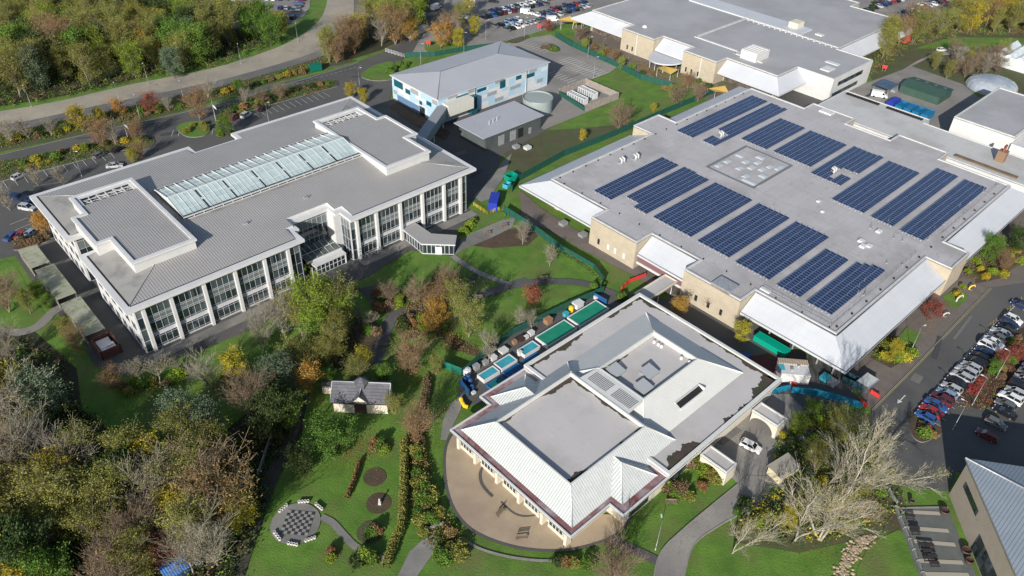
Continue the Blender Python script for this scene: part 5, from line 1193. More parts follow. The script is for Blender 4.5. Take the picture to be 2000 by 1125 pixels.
T['fan'] = [tree_kind('bare_tree', 'tree', 6, .75, 5, [8, 4, 3, 3, 3], 300, LM['olive'], barkp, s_, .3, .1, .4, .14, .018) for s_ in (27, 28)]
S_ = {}
for k_, (nm, lm) in enumerate((('green', 'green'), ('dark', 'dark'), ('yellow', 'yellow'), ('lime', 'lime'), ('red', 'red'), ('rust', 'rust'), ('brown', 'brown'), ('olive', 'olive'), ('pale', 'pale'), ('orange', 'orange'))):
    S_[nm] = shrub_kind('garden_shrub', LM[lm], 40+k_)
PLANTS = []  # (object, look, zone, sortkey)
LOOK = {'olive': 'thin olive tree', 'green': 'full green tree', 'yellow': 'bright yellow tree', 'lime': 'lime green tree', 'orange': 'orange tree', 'red': 'red leaved tree', 'rust': 'rust brown tree',
        'dark': 'dark evergreen tree', 'blue': 'grey evergreen tree', 'cone': 'pointed conifer', 'bare': 'bare pale tree', 'bareb': 'bare brown tree', 'bigbare': 'huge bare tree', 'fan': 'bare fan tree'}
prng = random.Random(77)
def tree(kind, px, py, h, zone, frac=.55, sxy=None, base=False):
    """px,py = centre of the crown (or foot when base)"""
    xy = G(px, py, 0 if base else h*frac); k = prng.choice(T[kind]); o = k.place(xy, 0, prng.uniform(0, 6.28), h, sxy=sxy)
    PLANTS.append((o, LOOK[kind], zone, px)); return o
SL = {'green': 'green shrub', 'dark': 'dark shrub', 'yellow': 'yellow shrub', 'lime': 'lime shrub', 'red': 'red shrub', 'rust': 'rust shrub', 'brown': 'brown shrub', 'olive': 'olive shrub', 'pale': 'pale shrub', 'orange': 'orange shrub'}
def shrub(kind, px, py, h, zone, w=None):
    xy = G(px, py, h*.4); o = S_[kind].place(xy, 0, prng.uniform(0, 6.28), h, sxy=(w/h if w else prng.uniform(.9, 1.4)))
    PLANTS.append((o, SL[kind], zone, px)); return o
def in_poly(x, y, poly):
    c = False; n = len(poly)
    for i in range(n):
        x1, y1 = poly[i]; x2, y2 = poly[(i+1) % n]
        if (y1 > y) != (y2 > y) and x < (x2-x1)*(y-y1)/(y2-y1)+x1: c = not c
    return c
def fill(poly_px, spacing, seed, fn, z=0):
    """jittered grid of world points inside a pixel polygon; fn(x, y, rng)"""
    poly = [G(*p, z) for p in poly_px]; rng = random.Random(seed); xs = [p[0] for p in poly]; ys = [p[1] for p in poly]
    y = min(ys); row = 0
    while y < max(ys):
        x = min(xs)+(row % 2)*spacing/2
        while x < max(xs):
            jx, jy = x+rng.uniform(-.35, .35)*spacing, y+rng.uniform(-.35, .35)*spacing
            if in_poly(jx, jy, poly): fn(jx, jy, rng)
            x += spacing
        y += spacing*.87; row += 1
def undergrowth(name, poly_px, n, seed, cols, h=1.6, label='tangled low undergrowth', size=.3):
    poly = [G(*p) for p in poly_px]; rng = random.Random(seed); xs = [p[0] for p in poly]; ys = [p[1] for p in poly]; b = MB()
    blobs = []
    while len(blobs) < n//26:
        x, y = rng.uniform(min(xs), max(xs)), rng.uniform(min(ys), max(ys))
        if in_poly(x, y, poly): blobs.append((x, y, rng.uniform(.3, 1)*h, rng.randrange(len(cols)), rng.uniform(.7, 1.7)))
    for _ in range(n):
        x, y, hh, m_, sg = rng.choice(blobs); c = Vector((x+rng.gauss(0, sg*.55), y+rng.gauss(0, sg*.55), hh*rng.uniform(.1, 1))); s_ = size*rng.uniform(.6, 1.3)
        a = Vector((rng.gauss(0, 1), rng.gauss(0, 1), rng.gauss(0, 1)+.3)).normalized(); u_ = a.orthogonal().normalized()*s_; v_ = a.cross(u_)*.7
        b.face([tuple(c-u_), tuple(c+v_), tuple(c+u_), tuple(c-v_)], m_)
    o = b.build(name, [LM[c] for c in cols]); o['kind'] = 'stuff'; o['label'] = label; o['category'] = 'undergrowth'; return o
def hedge(name, label, pts, wd, h, lm, seed, px=True, dens=90, size=.13):
    P_ = [G(*p) for p in pts] if px else pts; P_ = smooth(P_, 4); rng = random.Random(seed); b = MB(org=P_[0])
    for a, c in zip(P_, P_[1:]):
        l = math.hypot(c[0]-a[0], c[1]-a[1]); dx, dy = (c[0]-a[0])/l, (c[1]-a[1])/l
        for _ in range(int(l*dens)):
            s_ = rng.uniform(0, l); d = rng.gauss(0, .32)*wd; d = max(-wd*.55, min(wd*.55, d)); z = h*(1-.25*(abs(d)/wd*2)**2)*rng.choice((rng.uniform(.1, 1), rng.uniform(.8, 1.08)))
            p = Vector((a[0]+dx*s_-dy*d, a[1]+dy*s_+dx*d, z)); n_ = Vector((rng.gauss(0, 1), rng.gauss(0, 1), rng.gauss(.4, 1))).normalized(); s2 = size*rng.uniform(.6, 1.4); u_ = n_.orthogonal().normalized()*s2; v_ = n_.cross(u_)*.7
            b.face([tuple(p-u_), tuple(p+v_), tuple(p+u_), tuple(p-v_)], 0)
        b.box(0, 0, 0, 0.001, .001, .001) if False else None
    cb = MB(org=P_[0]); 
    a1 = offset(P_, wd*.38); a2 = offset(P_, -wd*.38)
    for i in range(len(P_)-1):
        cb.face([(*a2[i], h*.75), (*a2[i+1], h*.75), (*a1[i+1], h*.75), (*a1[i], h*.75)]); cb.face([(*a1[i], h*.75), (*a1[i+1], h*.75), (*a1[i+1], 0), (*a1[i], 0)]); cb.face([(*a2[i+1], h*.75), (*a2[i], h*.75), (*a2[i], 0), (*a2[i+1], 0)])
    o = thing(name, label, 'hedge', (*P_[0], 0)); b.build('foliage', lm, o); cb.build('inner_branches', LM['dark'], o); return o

# ------------------------------------------------------------------ cars
tyre = mat('tyre', (.02, .02, .02), rough=.8); rimm = mat('wheel_rim', (.4, .4, .42), rough=.35, metal=.6); carg = mat('car_glass', (.012, .016, .02), rough=.05, spec=.8); lampw = mat('lamp_lens', (.6, .6, .58), rough=.15); lampr = mat('tail_lens', (.3, .01, .01), rough=.2)
PAINTS = {'white': (.75, .75, .74), 'silver': (.42, .43, .44), 'black': (.012, .012, .014), 'dark blue': (.015, .03, .10), 'bright blue': (.03, .09, .27), 'red': (.32, .025, .025), 'dark red': (.12, .02, .025), 'grey': (.12, .125, .13), 'light blue': (.22, .32, .42)}
def car_mesh(style, far=False):
    """x forward. returns root"""
    if style == 'hatchback': Ln, Wd_, H_, st = 4.1, 1.76, 1.47, [(-2.05, .55, .95), (-1.98, .95, 1.0), (-1.0, 1.0, 1.02), (.55, .98, .98), (1.0, .95, .93), (1.75, .8, .8), (2.03, .62, .66)]
    elif style == 'saloon': Ln, Wd_, H_, st = 4.6, 1.8, 1.43, [(-2.3, .55, .9), (-2.22, .95, .96), (-1.4, 1.0, .98), (.6, .98, .96), (1.1, .93, .9), (2.0, .78, .78), (2.28, .6, .62)]
    else: Ln, Wd_, H_, st = 4.6, 1.9, 1.72, [(-2.3, .7, 1.1), (-2.25, 1.1, 1.12), (-1.2, 1.15, 1.16), (.6, 1.12, 1.12), (1.1, 1.08, 1.06), (1.95, .95, .95), (2.28, .75, .75)]
    hl = Ln/2; root = thing('parked_car', 'parked car', 'car', (0, 0, 0))
    b = MB(); rings = []
    for x, z_, zs in st:
        wf = Wd_/2*(1-.16*max(0, (abs(x)/hl))**5)
        rings.append([(x, -wf, .28), (x, -wf*1.0, zs*.62), (x, -wf*.93, zs*.96), (x, -wf*.6, zs), (x, wf*.6, zs), (x, wf*.93, zs*.96), (x, wf, zs*.62), (x, wf, .28)])
    for r0, r1 in zip(rings, rings[1:]):
        for k in range(8): b.face([r0[k], r1[k], r1[(k+1) % 8], r0[(k+1) % 8]], smooth=False)
    b.face(rings[0][::-1]); b.face(rings[-1])
    wb = {'hatchback': (-1.95, -1.55, .35, 1.0), 'saloon': (-1.75, -.85, .35, 1.15), 'suv': (-2.2, -1.9, .35, 1.1)}[style]
    zb = st[2][2]-.02; zt = H_; wt = Wd_/2*.72; wbm = Wd_/2*.9
    low_ = [(wb[0], -wbm, zb), (wb[3], -wbm, zb), (wb[3], wbm, zb), (wb[0], wbm, zb)]; top_ = [(wb[1], -wt, zt), (wb[2], -wt, zt), (wb[2], wt, zt), (wb[1], wt, zt)]
    b.face([(p[0], p[1], p[2]+.012) for p in top_]); b.face([(wb[1], -wt, zt-.07), (wb[2], -wt, zt-.07), (wb[2], -wt, zt+.012), (wb[1], -wt, zt+.012)]); b.face([(wb[2], wt, zt-.07), (wb[1], wt, zt-.07), (wb[1], wt, zt+.012), (wb[2], wt, zt+.012)])
    for i in range(4):
        b.tube([low_[i], top_[i]], .05, 4)
    for s_ in (-1, 1): b.tube([((wb[0]+wb[3])/2-.1, s_*wbm, zb), ((wb[1]+wb[2])/2, s_*wt, zt)], .045, 4); b.box(wb[3]-.35, s_*(wbm+.02), zb, wb[3]-.15, s_*(wbm+.2), zb+.14)
    b.build('body', [car_paint('white', PAINTS['white'])], root)
    g = MB()
    for i in range(4): j = (i+1) % 4; g.face([low_[i], low_[j], top_[j], top_[i]])
    g.build('window', carg, root)
    if not far:
        for sx in (-1, 1):
            for sy in (-1, 1):
                w_ = MB(T=lambda a, c, z, sx=sx, sy=sy: (sx*hl*.6+a, sy*(Wd_/2-.1)+z, .32+c)); w_.lathe((0, 0), [(.02, -.11), (.3, -.11), (.32, -.07), (.32, .07), (.3, .11), (.2, .115), (.02, .12)], 12)
                wh = w_.build('wheel', tyre, root); r_ = MB(T=lambda a, c, z, sx=sx, sy=sy: (sx*hl*.6+a, sy*(Wd_/2-.1)+z*sy, .32+c)); r_.lathe((0, 0), [(.19, .12), (.02, .13)], 8); r_.build('rim', rimm, wh)
        for sy in (-1, 1):
            b = MB(); b.box(hl-.2, sy*Wd_*.28, .55, hl+.0, sy*Wd_*.44, .7); b.build('headlight', lampw, root)
            b = MB(); b.box(-hl-.01, sy*Wd_*.3, .72, -hl+.12, sy*Wd_*.45, .88); b.build('tail_light', lampr, root)
    return root
CK = {}
CARS = []
def car(x, y, rz, colour, zone, style=None, far=False, key=0, z=Z2):
    style = style or prng.choice(('hatchback', 'saloon', 'suv', 'hatchback')); kk = (style, far)
    if kk not in CK: CK[kk] = Kind(lambda: car_mesh(style, far), 1)
    o = CK[kk].place((x, y), z, rz, 1)
    bd = [c for c in kids(o) if c.name.startswith('body')][0]
    pm = mat('paint_'+colour.replace(' ', '_'), PAINTS[colour], rough=.22, spec=.7, rnd=.0)
    bd.material_slots[0].link = 'OBJECT'; bd.material_slots[0].material = pm
    CARS.append((o, colour, style, zone, key)); return o
def car_row(p0, p1, n, zone, seed, turn=90, far=False, cols=None, skip=(), jit=.15, off=0, face=None):
    """cars side by side from pixel p0 to p1 (ground points under the car centres)"""
    rng = random.Random(seed); a, c = G(*p0), G(*p1); dx, dy = c[0]-a[0], c[1]-a[1]; rz0 = math.atan2(dy, dx)
    if n is None: n = int(math.hypot(dx, dy)/2.55)+1
    pool = ['white']*5+['silver']*4+['black']*6+['grey']*4+['dark blue']*4+['bright blue']*2+['red']*3+['dark red', 'light blue']
    for i in range(n):
        if i in skip: continue
        t = i/max(1, n-1); col = cols[i] if cols else rng.choice(pool)
        car(a[0]+dx*t+rng.uniform(-.1, .1), a[1]+dy*t+rng.uniform(-jit, jit), rz0+R(turn)+rng.uniform(-.04, .04)+(math.pi if rng.random() < (.3 if face is None else face) else 0), col, zone, far=far, key=i)
# ------------------------------------------------------------------ street furniture
def lamp_kind():
    root = thing('lamp_post', 'lamp post', 'lamp post', (0, 0, 0)); b = MB(); b.tube([(0, 0, 0), (0, 0, 1.2)], .11, 8); b.tube([(0, 0, 1.2), (0, 0, 8)], .055, 6, r1=.04); b.tube([(0, 0, 7.95), (.9, 0, 8.1)], .045, 5); b.build('pole', grey_m, root)
    b = MB(); b.box(.7, -.12, 8.04, 1.25, .12, 8.16); b.build('lamp_head', whitem, root); return root
LAMP = Kind(lamp_kind, 8)
def lamp(px, py, label, h=8, rz=0): return LAMP.place(G(px, py), 0, rz, h, label=label, group='lamp posts')
def bench_kind():
    root = thing('park_bench', 'bench', 'bench', (0, 0, 0)); wd = mat('bench_timber', (.22, .17, .12), (.16, .12, .09), scale=2, rough=.85)
    b = MB(); [b.box(-.9, -.25+k*.12, .43, .9, -.16+k*.12, .47) for k in range(4)]; b.build('seat', wd, root)
    b = MB(); [b.box(-.9, .24, .55+k*.13, .9, .28, .64+k*.13) for k in range(3)]; b.build('backrest', wd, root)
    for s_ in (-.8, .8):
        for y_ in (-.22, .24): b = MB(); b.box(s_-.04, y_-.04, 0, s_+.04, y_+.04, .45 if y_ < 0 else .9); b.build('leg', wd, root)
    return root
BENCH = Kind(bench_kind, 1)
def table_kind():
    root = thing('picnic_table', 'picnic table', 'table', (0, 0, 0)); wd = mat('dark_stained_timber', (.035, .03, .03), rough=.7)
    b = MB(); b.box(-.95, -.38, .7, .95, .38, .76); b.build('table_top', wd, root)
    for s_ in (-1, 1): b = MB(); b.box(-.95, s_*.62-.14, .42, .95, s_*.62+.14, .46); b.build('bench_seat', wd, root)
    for x_ in (-.7, .7):
        b = MB(); b.tube([(x_, -.7, 0), (x_, -.2, .7)], .04, 4); b.tube([(x_, .7, 0), (x_, .2, .7)], .04, 4); b.box(x_-.03, -.7, .36, x_+.03, .7, .42); b.build('leg', wd, root)
    return root
TABLE = Kind(table_kind, 1)
# ------------------------------------------------------------------ woods
def wood(zone, poly, spacing, seed, mix_, h0, h1, z=0):
    def fn(x, y, rng):
        k = rng.choice(mix_); h = rng.uniform(h0, h1); o = prng.choice(T[k]).place((x, y), 0, rng.uniform(0, 6.28), h, sxy=rng.uniform(.85, 1.1)); PLANTS.append((o, LOOK[k], zone, x/(y+60)))
    fill(poly, spacing, seed, fn)
WP = [(-60, 40), (-40, 10), (200, -20), (385, -30), (398, 35), (440, 55), (520, 60), (545, 78), (500, 100), (415, 126), (330, 145), (240, 158), (120, 184), (-60, 212)]
wood('the upper left wood', WP, 8.6, 3, ['olive']*15+['green', 'green', 'green', 'rust', 'lime', 'blue', 'dark'], 10.5, 15)
wood('the wood along the top edge', [(-80, -60), (380, -75), (385, -32), (-60, 8)], 11, 4, ['olive']*5+['dark']*3+['bareb', 'green', 'green', 'rust'], 10, 14)
undergrowth('undergrowth', [(-60, 0), (400, -30), (400, 45), (545, 72), (500, 108), (415, 134), (240, 166), (120, 192), (-60, 222)], 90000, 5, ['green', 'dark', 'dark', 'dark', 'brown', 'olive'], 3.0, 'tangled brown and green undergrowth along the wood edge', .2)
wood('the trees beside the lime tree road', [(722, -40), (850, -40), (835, 20), (790, 75), (745, 92), (650, 120), (640, 118), (700, 75), (722, 30)], 7.6, 6, ['olive', 'rust', 'olive', 'bareb', 'bare', 'yellow', 'lime', 'olive'], 8.5, 12)
wood('the top right tree belt', [(1700, 82), (1790, 65), (1900, 55), (2060, 30), (2120, 55), (2000, 70), (1880, 68), (1790, 80), (1740, 105), (1710, 125)], 8, 7, ['olive', 'rust', 'olive', 'yellow', 'olive', 'olive', 'bareb'], 9, 13)
wood('the top right corner belt', [(1850, 40), (2100, -10), (2100, 30), (1960, 52), (1860, 58)], 8.5, 8, ['olive', 'rust', 'orange', 'yellow', 'green'], 9, 12)
wood('the service yard scrub', [(1790, 125), (1860, 110), (1960, 115), (1960, 140), (1900, 165), (1850, 158), (1790, 140)], 6.5, 9, ['bareb', 'bare', 'olive'], 5, 7)
undergrowth('undergrowth', [(1650, 125), (1700, 80), (1800, 55), (2050, 20), (2100, 70), (1880, 70), (1790, 90), (1700, 150)], 24000, 15, ['brown', 'rust', 'olive', 'green', 'dark'], 1.6, 'brown scrub under the top right trees', .17)
wood('the lower left wood', [(-60, 800), (40, 790), (70, 860), (150, 900), (260, 915), (400, 900), (470, 960), (480, 1040), (430, 1160), (300, 1200), (-60, 1200)], 6.6, 10, ['olive']*8+['rust', 'rust', 'dark', 'yellow', 'bareb', 'bareb', 'bare', 'green'], 8.5, 12.5)
wood('the dark central thicket', [(480, 700), (575, 740), (590, 790), (570, 860), (500, 910), (440, 900), (450, 840), (500, 780)], 7, 11, ['dark', 'blue', 'dark', 'bareb', 'dark', 'olive'], 8, 11)
undergrowth('undergrowth', [(-60, 640), (120, 700), (160, 800), (260, 900), (440, 890), (560, 740), (590, 780), (540, 930), (460, 1140), (-60, 1200)], 36000, 12, ['dark', 'dark', 'brown', 'green', 'dark'], 1.5, 'dark tangled undergrowth of the lower left wood', .24)
undergrowth('undergrowth', [(1500, 870), (1600, 780), (1700, 830), (1750, 950), (1760, 1010), (1600, 1060), (1450, 1050), (1440, 1000), (1520, 950)], 9000, 13, ['green', 'olive', 'dark', 'yellow'], 1.3, 'bright mixed undergrowth below the big bare trees', .2)
wood('the shrubbery above the slate cottage', [(600, 660), (690, 630), (715, 640), (700, 690), (640, 720), (590, 715)], 7, 14, ['olive', 'lime', 'olive', 'green', 'olive', 'rust'], 7, 10)
undergrowth('verge_planting', [(-60, 262), (0, 262), (60, 252), (200, 222), (330, 195), (450, 168), (560, 136), (640, 110), (660, 118), (500, 168), (350, 215), (95, 272), (-60, 300)], 13000, 51, ['olive', 'green', 'rust', 'brown', 'green'], .8, 'low mixed planting along the pale road verge', .2)
undergrowth('verge_planting', [(-60, 335), (0, 318), (100, 302), (250, 270), (298, 275), (245, 298), (225, 296), (0, 352)], 8000, 52, ['green', 'dark', 'olive', 'brown'], .9, 'low dark planting between site road and office bays', .18)
undergrowth('verge_planting', [(424, 232), (440, 212), (500, 188), (560, 172), (650, 160), (655, 166), (640, 174), (500, 212), (440, 234)], 8000, 53, ['dark', 'green', 'dark', 'rust'], .9, 'low dark planting behind the rear office bays', .18)
undergrowth('verge_planting', [(1125, 68), (1170, 95), (1260, 140), (1330, 170), (1390, 180), (1400, 172), (1340, 150), (1270, 130), (1200, 100), (1150, 75)], 6000, 54, ['green', 'olive', 'rust', 'brown'], .8, 'mixed planting along the brown forecourt', .18)
undergrowth('garden_planting', [(772, 642), (790, 610), (830, 560), (860, 530), (900, 545), (905, 580), (875, 600), (860, 640), (900, 660), (945, 690), (880, 680), (850, 650), (790, 665)], 9000, 55, ['rust', 'brown', 'rust', 'olive'], .9, 'rusty heathery planting in the middle garden bed', .14)
undergrowth('garden_planting', [(812, 880), (832, 900), (850, 1000), (895, 1040), (900, 1080), (860, 1090), (830, 1040), (812, 1000), (806, 940)], 9000, 56, ['dark', 'green', 'rust', 'dark', 'olive'], 1.0, 'dense mixed border left of the terrace', .14)
undergrowth('garden_planting', [(1708, 700), (1722, 660), (1765, 665), (1785, 690), (1745, 712)], 2500, 57, ['lime', 'green', 'yellow'], .7, 'bright border planting by the yellow tree', .13)
undergrowth('garden_planting', [(1880, 545), (1950, 540), (2010, 470), (2010, 440), (1960, 475), (1890, 520)], 4500, 58, ['olive', 'rust', 'green', 'brown'], .9, 'mixed bed along the far east road verge', .14)
undergrowth('garden_planting', [(2000, 655), (1975, 665), (1890, 760), (1870, 790), (1905, 815), (1940, 790), (2000, 700)], 3500, 60, ['rust', 'red', 'olive', 'brown'], .6, 'rusty low planting between the car rows', .12)
undergrowth('garden_planting', [(728, 596), (733, 575), (765, 562), (798, 575), (803, 596), (770, 606)], 2200, 61, ['lime', 'green', 'lime', 'olive'], .9, 'bright green clipped bed at the bend of the central path', .13)
undergrowth('garden_planting', [(240, 755), (330, 745), (370, 715), (380, 722), (345, 752), (250, 775)], 2500, 59, ['olive', 'brown', 'green'], .8, 'low brown bed below the office corner', .14)
# ------------------------------------------------------------------ single trees: kind, crown centre x, y, height
Z_GARDEN = 'the middle garden'
for a in (('yellow', 265, 42, 11, 'the upper left wood'), ('yellow', 312, 48, 11, 'the upper left wood'), ('lime', 365, 35, 12, 'the upper left wood'), ('orange', 285, 85, 11, 'the upper left wood'), ('blue', 335, 125, 10, 'the upper left wood'),
          ('yellow', 70, 45, 9, 'the upper left wood'), ('orange', 115, 30, 8, 'the upper left wood'), ('green', 525, 60, 11, 'the upper left car park'), ('yellow', 545, 50, 9, 'the upper left car park'), ('lime', 425, 12, 5, 'the upper left car park'),
          ('lime', 805, 28, 16, 'the trees beside the lime tree road'), ('rust', 770, 50, 14, 'the trees beside the lime tree road'), ('orange', 695, 65, 9, 'the trees beside the lime tree road'), ('orange', 800, 62, 8, 'the trees beside the lime tree road'),
          ('orange', 860, 72, 9, 'the car park junction island'), ('rust', 880, 60, 10, 'the car park junction island'), ('yellow', 895, 75, 7, 'the car park junction island'), ('yellow', 925, 52, 7, 'the top car park'), ('olive', 900, 30, 10, 'the top car park'), ('yellow', 912, 10, 8, 'the top car park'), ('red', 1070, 52, 5, 'the top car park sign'),
          ('yellow', 153, 234, 7.5, 'the pale road verge'), ('yellow', 192, 228, 5, 'the pale road verge'), ('orange', 230, 212, 5, 'the pale road verge'), ('red', 293, 205, 6, 'the pale road verge'), ('bare', 15, 258, 7, 'the pale road verge'), ('bare', 52, 252, 6, 'the pale road verge'), ('bare', 95, 250, 5, 'the pale road verge'),
          ('bare', 402, 175, 6, 'the pale road verge'), ('bare', 328, 204, 4.5, 'the pale road verge'), ('green', 465, 170, 5, 'the pale road verge'), ('rust', 385, 208, 9, 'the round island by the office'), ('rust', 195, 262, 8, 'the hedged car park bed'), ('bare', 220, 262, 7, 'the hedged car park bed'), ('rust', 262, 258, 6, 'the hedged car park bed'), ('rust', 270, 295, 5, 'the hedged car park bed'), ('yellow', 258, 305, 4, 'the hedged car park bed'),
          ('green', 437, 246, 6, 'the office north corner'), ('bare', 475, 190, 5, 'the strip behind the office'), ('bareb', 545, 180, 5, 'the strip behind the office'), ('bareb', 510, 190, 5, 'the strip behind the office'),
          ('yellow', 684, 178, 5, 'the office north tip'), ('yellow', 710, 187, 5, 'the office north tip'), ('orange', 80, 437, 6, 'the west car park'), ('bare', 12, 390, 6, 'the west car park'), ('bare', 68, 345, 5, 'the west car park'), ('bare', 120, 345, 5, 'the west car park'),
          ('olive', 640, 92, 11, 'the trees beside the lime tree road'), ('rust', 655, 98, 9, 'the trees beside the lime tree road'),
          ('bareb', 1210, 232, 8, 'the boiler house lawn'), ('yellow', 1138, 265, 3.5, 'the boiler house lawn'), ('yellow', 1277, 212, 3, 'the boiler house lawn'), ('bareb', 1325, 190, 6, 'the boiler house lawn'), ('bareb', 1365, 182, 6, 'the boiler house lawn'), ('rust', 1345, 160, 5, 'the round porch planting'), ('lime', 1312, 180, 4, 'the boiler house lawn'),
          ('bareb', 1130, 65, 5, 'the round porch planting'), ('lime', 1142, 88, 4, 'the round porch planting'), ('rust', 1200, 108, 4, 'the round porch planting'), ('lime', 1213, 125, 4, 'the round porch planting'),
          ('olive', 1740, 70, 12, 'the red framed east corner'), ('olive', 1790, 55, 11, 'the red framed east corner'), ('cone', 1785, 28, 8, 'the top right car park'), ('cone', 1705, 12, 6, 'the top right car park')): tree(*a)
for a in (('bare', 1075, 500, 5, Z_GARDEN, .6), ('bare', 1022, 455, 6, Z_GARDEN, .6), ('red', 1040, 577, 4.5, Z_GARDEN), ('bare', 1012, 625, 4, Z_GARDEN), ('bare', 1040, 628, 4, Z_GARDEN), ('fan', 948, 665, 6, Z_GARDEN), ('fan', 955, 690, 5, Z_GARDEN),
          ('olive', 887, 590, 9, Z_GARDEN), ('olive', 915, 625, 9, Z_GARDEN), ('orange', 858, 612, 6, Z_GARDEN), ('rust', 850, 590, 7, Z_GARDEN), ('bareb', 808, 570, 6, Z_GARDEN), ('bareb', 760, 575, 5, Z_GARDEN), ('bareb', 870, 545, 6, Z_GARDEN), ('lime', 780, 588, 3, Z_GARDEN),
          ('rust', 800, 700, 8, Z_GARDEN), ('olive', 850, 715, 5, Z_GARDEN), ('yellow', 705, 705, 5, Z_GARDEN), ('orange', 595, 745, 6.5, 'the slate cottage'), ('olive', 630, 690, 7, 'the slate cottage'), ('green', 640, 735, 4, 'the slate cottage'), ('green', 652, 862, 7, 'the slate cottage lawn', .5, 1.35), ('rust', 815, 832, 7, 'the slate cottage lawn'),
          ('lime', 612, 598, 13, 'the shrubbery above the slate cottage'), ('olive', 655, 600, 12, 'the shrubbery above the slate cottage'), ('olive', 585, 620, 10, 'the shrubbery above the slate cottage'), ('bare', 552, 628, 9, 'the shrubbery above the slate cottage'), ('bare', 508, 655, 8, 'the shrubbery above the slate cottage'), ('lime', 620, 640, 9, 'the shrubbery above the slate cottage'), ('olive', 660, 645, 9, 'the shrubbery above the slate cottage'), ('olive', 640, 690, 7, 'the shrubbery above the slate cottage'), ('olive', 690, 735, 6, 'the slate cottage'), ('green', 750, 735, 5, 'the slate cottage'), ('olive', 770, 790, 5, 'the slate cottage lawn'), ('rust', 880, 560, 5, Z_GARDEN), ('orange', 840, 630, 5, Z_GARDEN), ('green', 560, 800, 7, 'the dark path'), ('dark', 590, 900, 6, 'the dark path'), ('olive', 590, 700, 8, 'the slate cottage'), ('fan', 700, 615, 5, Z_GARDEN), ('fan', 725, 622, 5, Z_GARDEN),
          ('yellow', 452, 722, 7.5, 'the lawn below the office'), ('bare', 405, 728, 8, 'the lawn below the office'), ('fan', 270, 725, 7, 'the lawn below the office'), ('fan', 305, 725, 7, 'the lawn below the office'), ('fan', 345, 712, 5, 'the lawn below the office'), ('rust', 218, 745, 5, 'the lawn below the office'),
          ('blue', 85, 770, 12, 'the left edge lawn'), ('orange', 12, 790, 9, 'the left edge lawn'), ('olive', 130, 645, 6, 'the cycle shelters'), ('olive', 50, 590, 6, 'the cycle shelters'), ('green', 75, 570, 5, 'the cycle shelters'), ('rust', 145, 665, 5, 'the cycle shelters'), ('bare', 15, 680, 8, 'the left edge lawn'), ('bareb', 5, 580, 8, 'the left edge lawn'), ('green', 90, 590, 3.5, 'the cycle shelters'),
          ('blue', 350, 800, 9, 'the dark central thicket'), ('olive', 350, 850, 10, 'the dark central thicket'), ('blue', 400, 825, 9, 'the dark central thicket'), ('olive', 420, 870, 10, 'the dark central thicket'),
          ('yellow', 112, 930, 10, 'the lower left wood'), ('yellow', 290, 900, 9, 'the lower left wood'), ('yellow', 462, 1005, 8, 'the lower left wood'), ('bare', 70, 890, 11, 'the lower left wood'), ('bare', 30, 900, 10, 'the lower left wood'), ('bare', 270, 960, 11, 'the lower left wood'), ('bareb', 320, 1050, 8, 'the lower left wood'), ('red', 310, 1075, 6, 'the lower left wood'), ('bare', 380, 1000, 9, 'the lower left wood'), ('bare', 75, 1060, 8, 'the lower left wood'),
          ('orange', 1325, 600, 5, 'the gap behind the site cabin'), ('yellow', 1447, 652, 5, 'the gap behind the site cabin'), ('bareb', 1385, 590, 4, 'the gap behind the site cabin'),
          ('red', 1818, 610, 5, 'the east road verge'), ('yellow', 1748, 682, 4.5, 'the east road verge'), ('green', 1935, 485, 7, 'the east road verge'), ('rust', 1965, 512, 5, 'the east road verge'), ('dark', 1990, 470, 6, 'the east road verge'), ('red', 1960, 700, 3, 'the east car park strip'), ('red', 1985, 690, 4, 'the east car park strip'), ('green', 1945, 715, 3, 'the east car park strip'),
          ('bareb', 1195, 1110, 7.5, 'the bottom edge lawn'), ('lime', 1560, 830, 5, 'the thicket of big bare trees'), ('green', 1590, 800, 4, 'the thicket of big bare trees'), ('yellow', 1640, 980, 5, 'the thicket of big bare trees'), ('yellow', 1540, 1010, 5, 'the thicket of big bare trees'), ('olive', 1600, 900, 6, 'the thicket of big bare trees'), ('olive', 1680, 960, 6, 'the thicket of big bare trees'), ('olive', 1640, 840, 7, 'the thicket of big bare trees'), ('bareb', 1700, 1000, 4, 'the thicket of big bare trees')): tree(*a)
# the great bare trees at the lower right
for (px, py, h, rz, k) in ((1552, 1055, 19, .5, 1), (1598, 1052, 24, .5, 0), (1650, 975, 19, .9, 0), (1430, 1080, 14, .9, 1), (1700, 960, 17, .2, 1)):
    xy = G(px, py); o = T['bigbare'][k].place(xy, 0, rz, h); PLANTS.append((o, LOOK['bigbare'], 'the thicket of big bare trees', px))
rl = random.Random(91); b = MB()
for (px, py, rad, n) in ((690, 880, 5, 900), (600, 775, 4, 900), (455, 755, 5, 900), (850, 640, 5, 800), (810, 730, 4, 500), (1040, 592, 2, 200), (880, 70, 4, 400), (815, 860, 4, 500), (1750, 710, 3, 300), (1818, 640, 3, 250), (650, 660, 8, 900), (405, 760, 5, 400), (300, 760, 7, 700), (700, 690, 5, 400), (940, 700, 4, 400), (1600, 1060, 7, 500), (920, 650, 5, 500)):
    x0, y0 = G(px, py)
    for _ in range(n):
        x_, y_ = x0+rl.gauss(0, rad*.6), y0+rl.gauss(0, rad*.6); s2 = rl.uniform(.05, .11); a_ = rl.uniform(0, 6.28); c_, d_ = math.cos(a_)*s2, math.sin(a_)*s2; b.face([(x_-c_, y_-d_, .10), (x_+d_, y_-c_, .11), (x_+c_, y_+d_, .10), (x_-d_, y_+c_, .12)], rl.randrange(3))
o = b.build('fallen_leaves', [LM['orange'], LM['brown'], LM['yellow']]); o['kind'] = 'stuff'; tag(o, 'scattered fallen leaves below the garden trees', 'leaves')
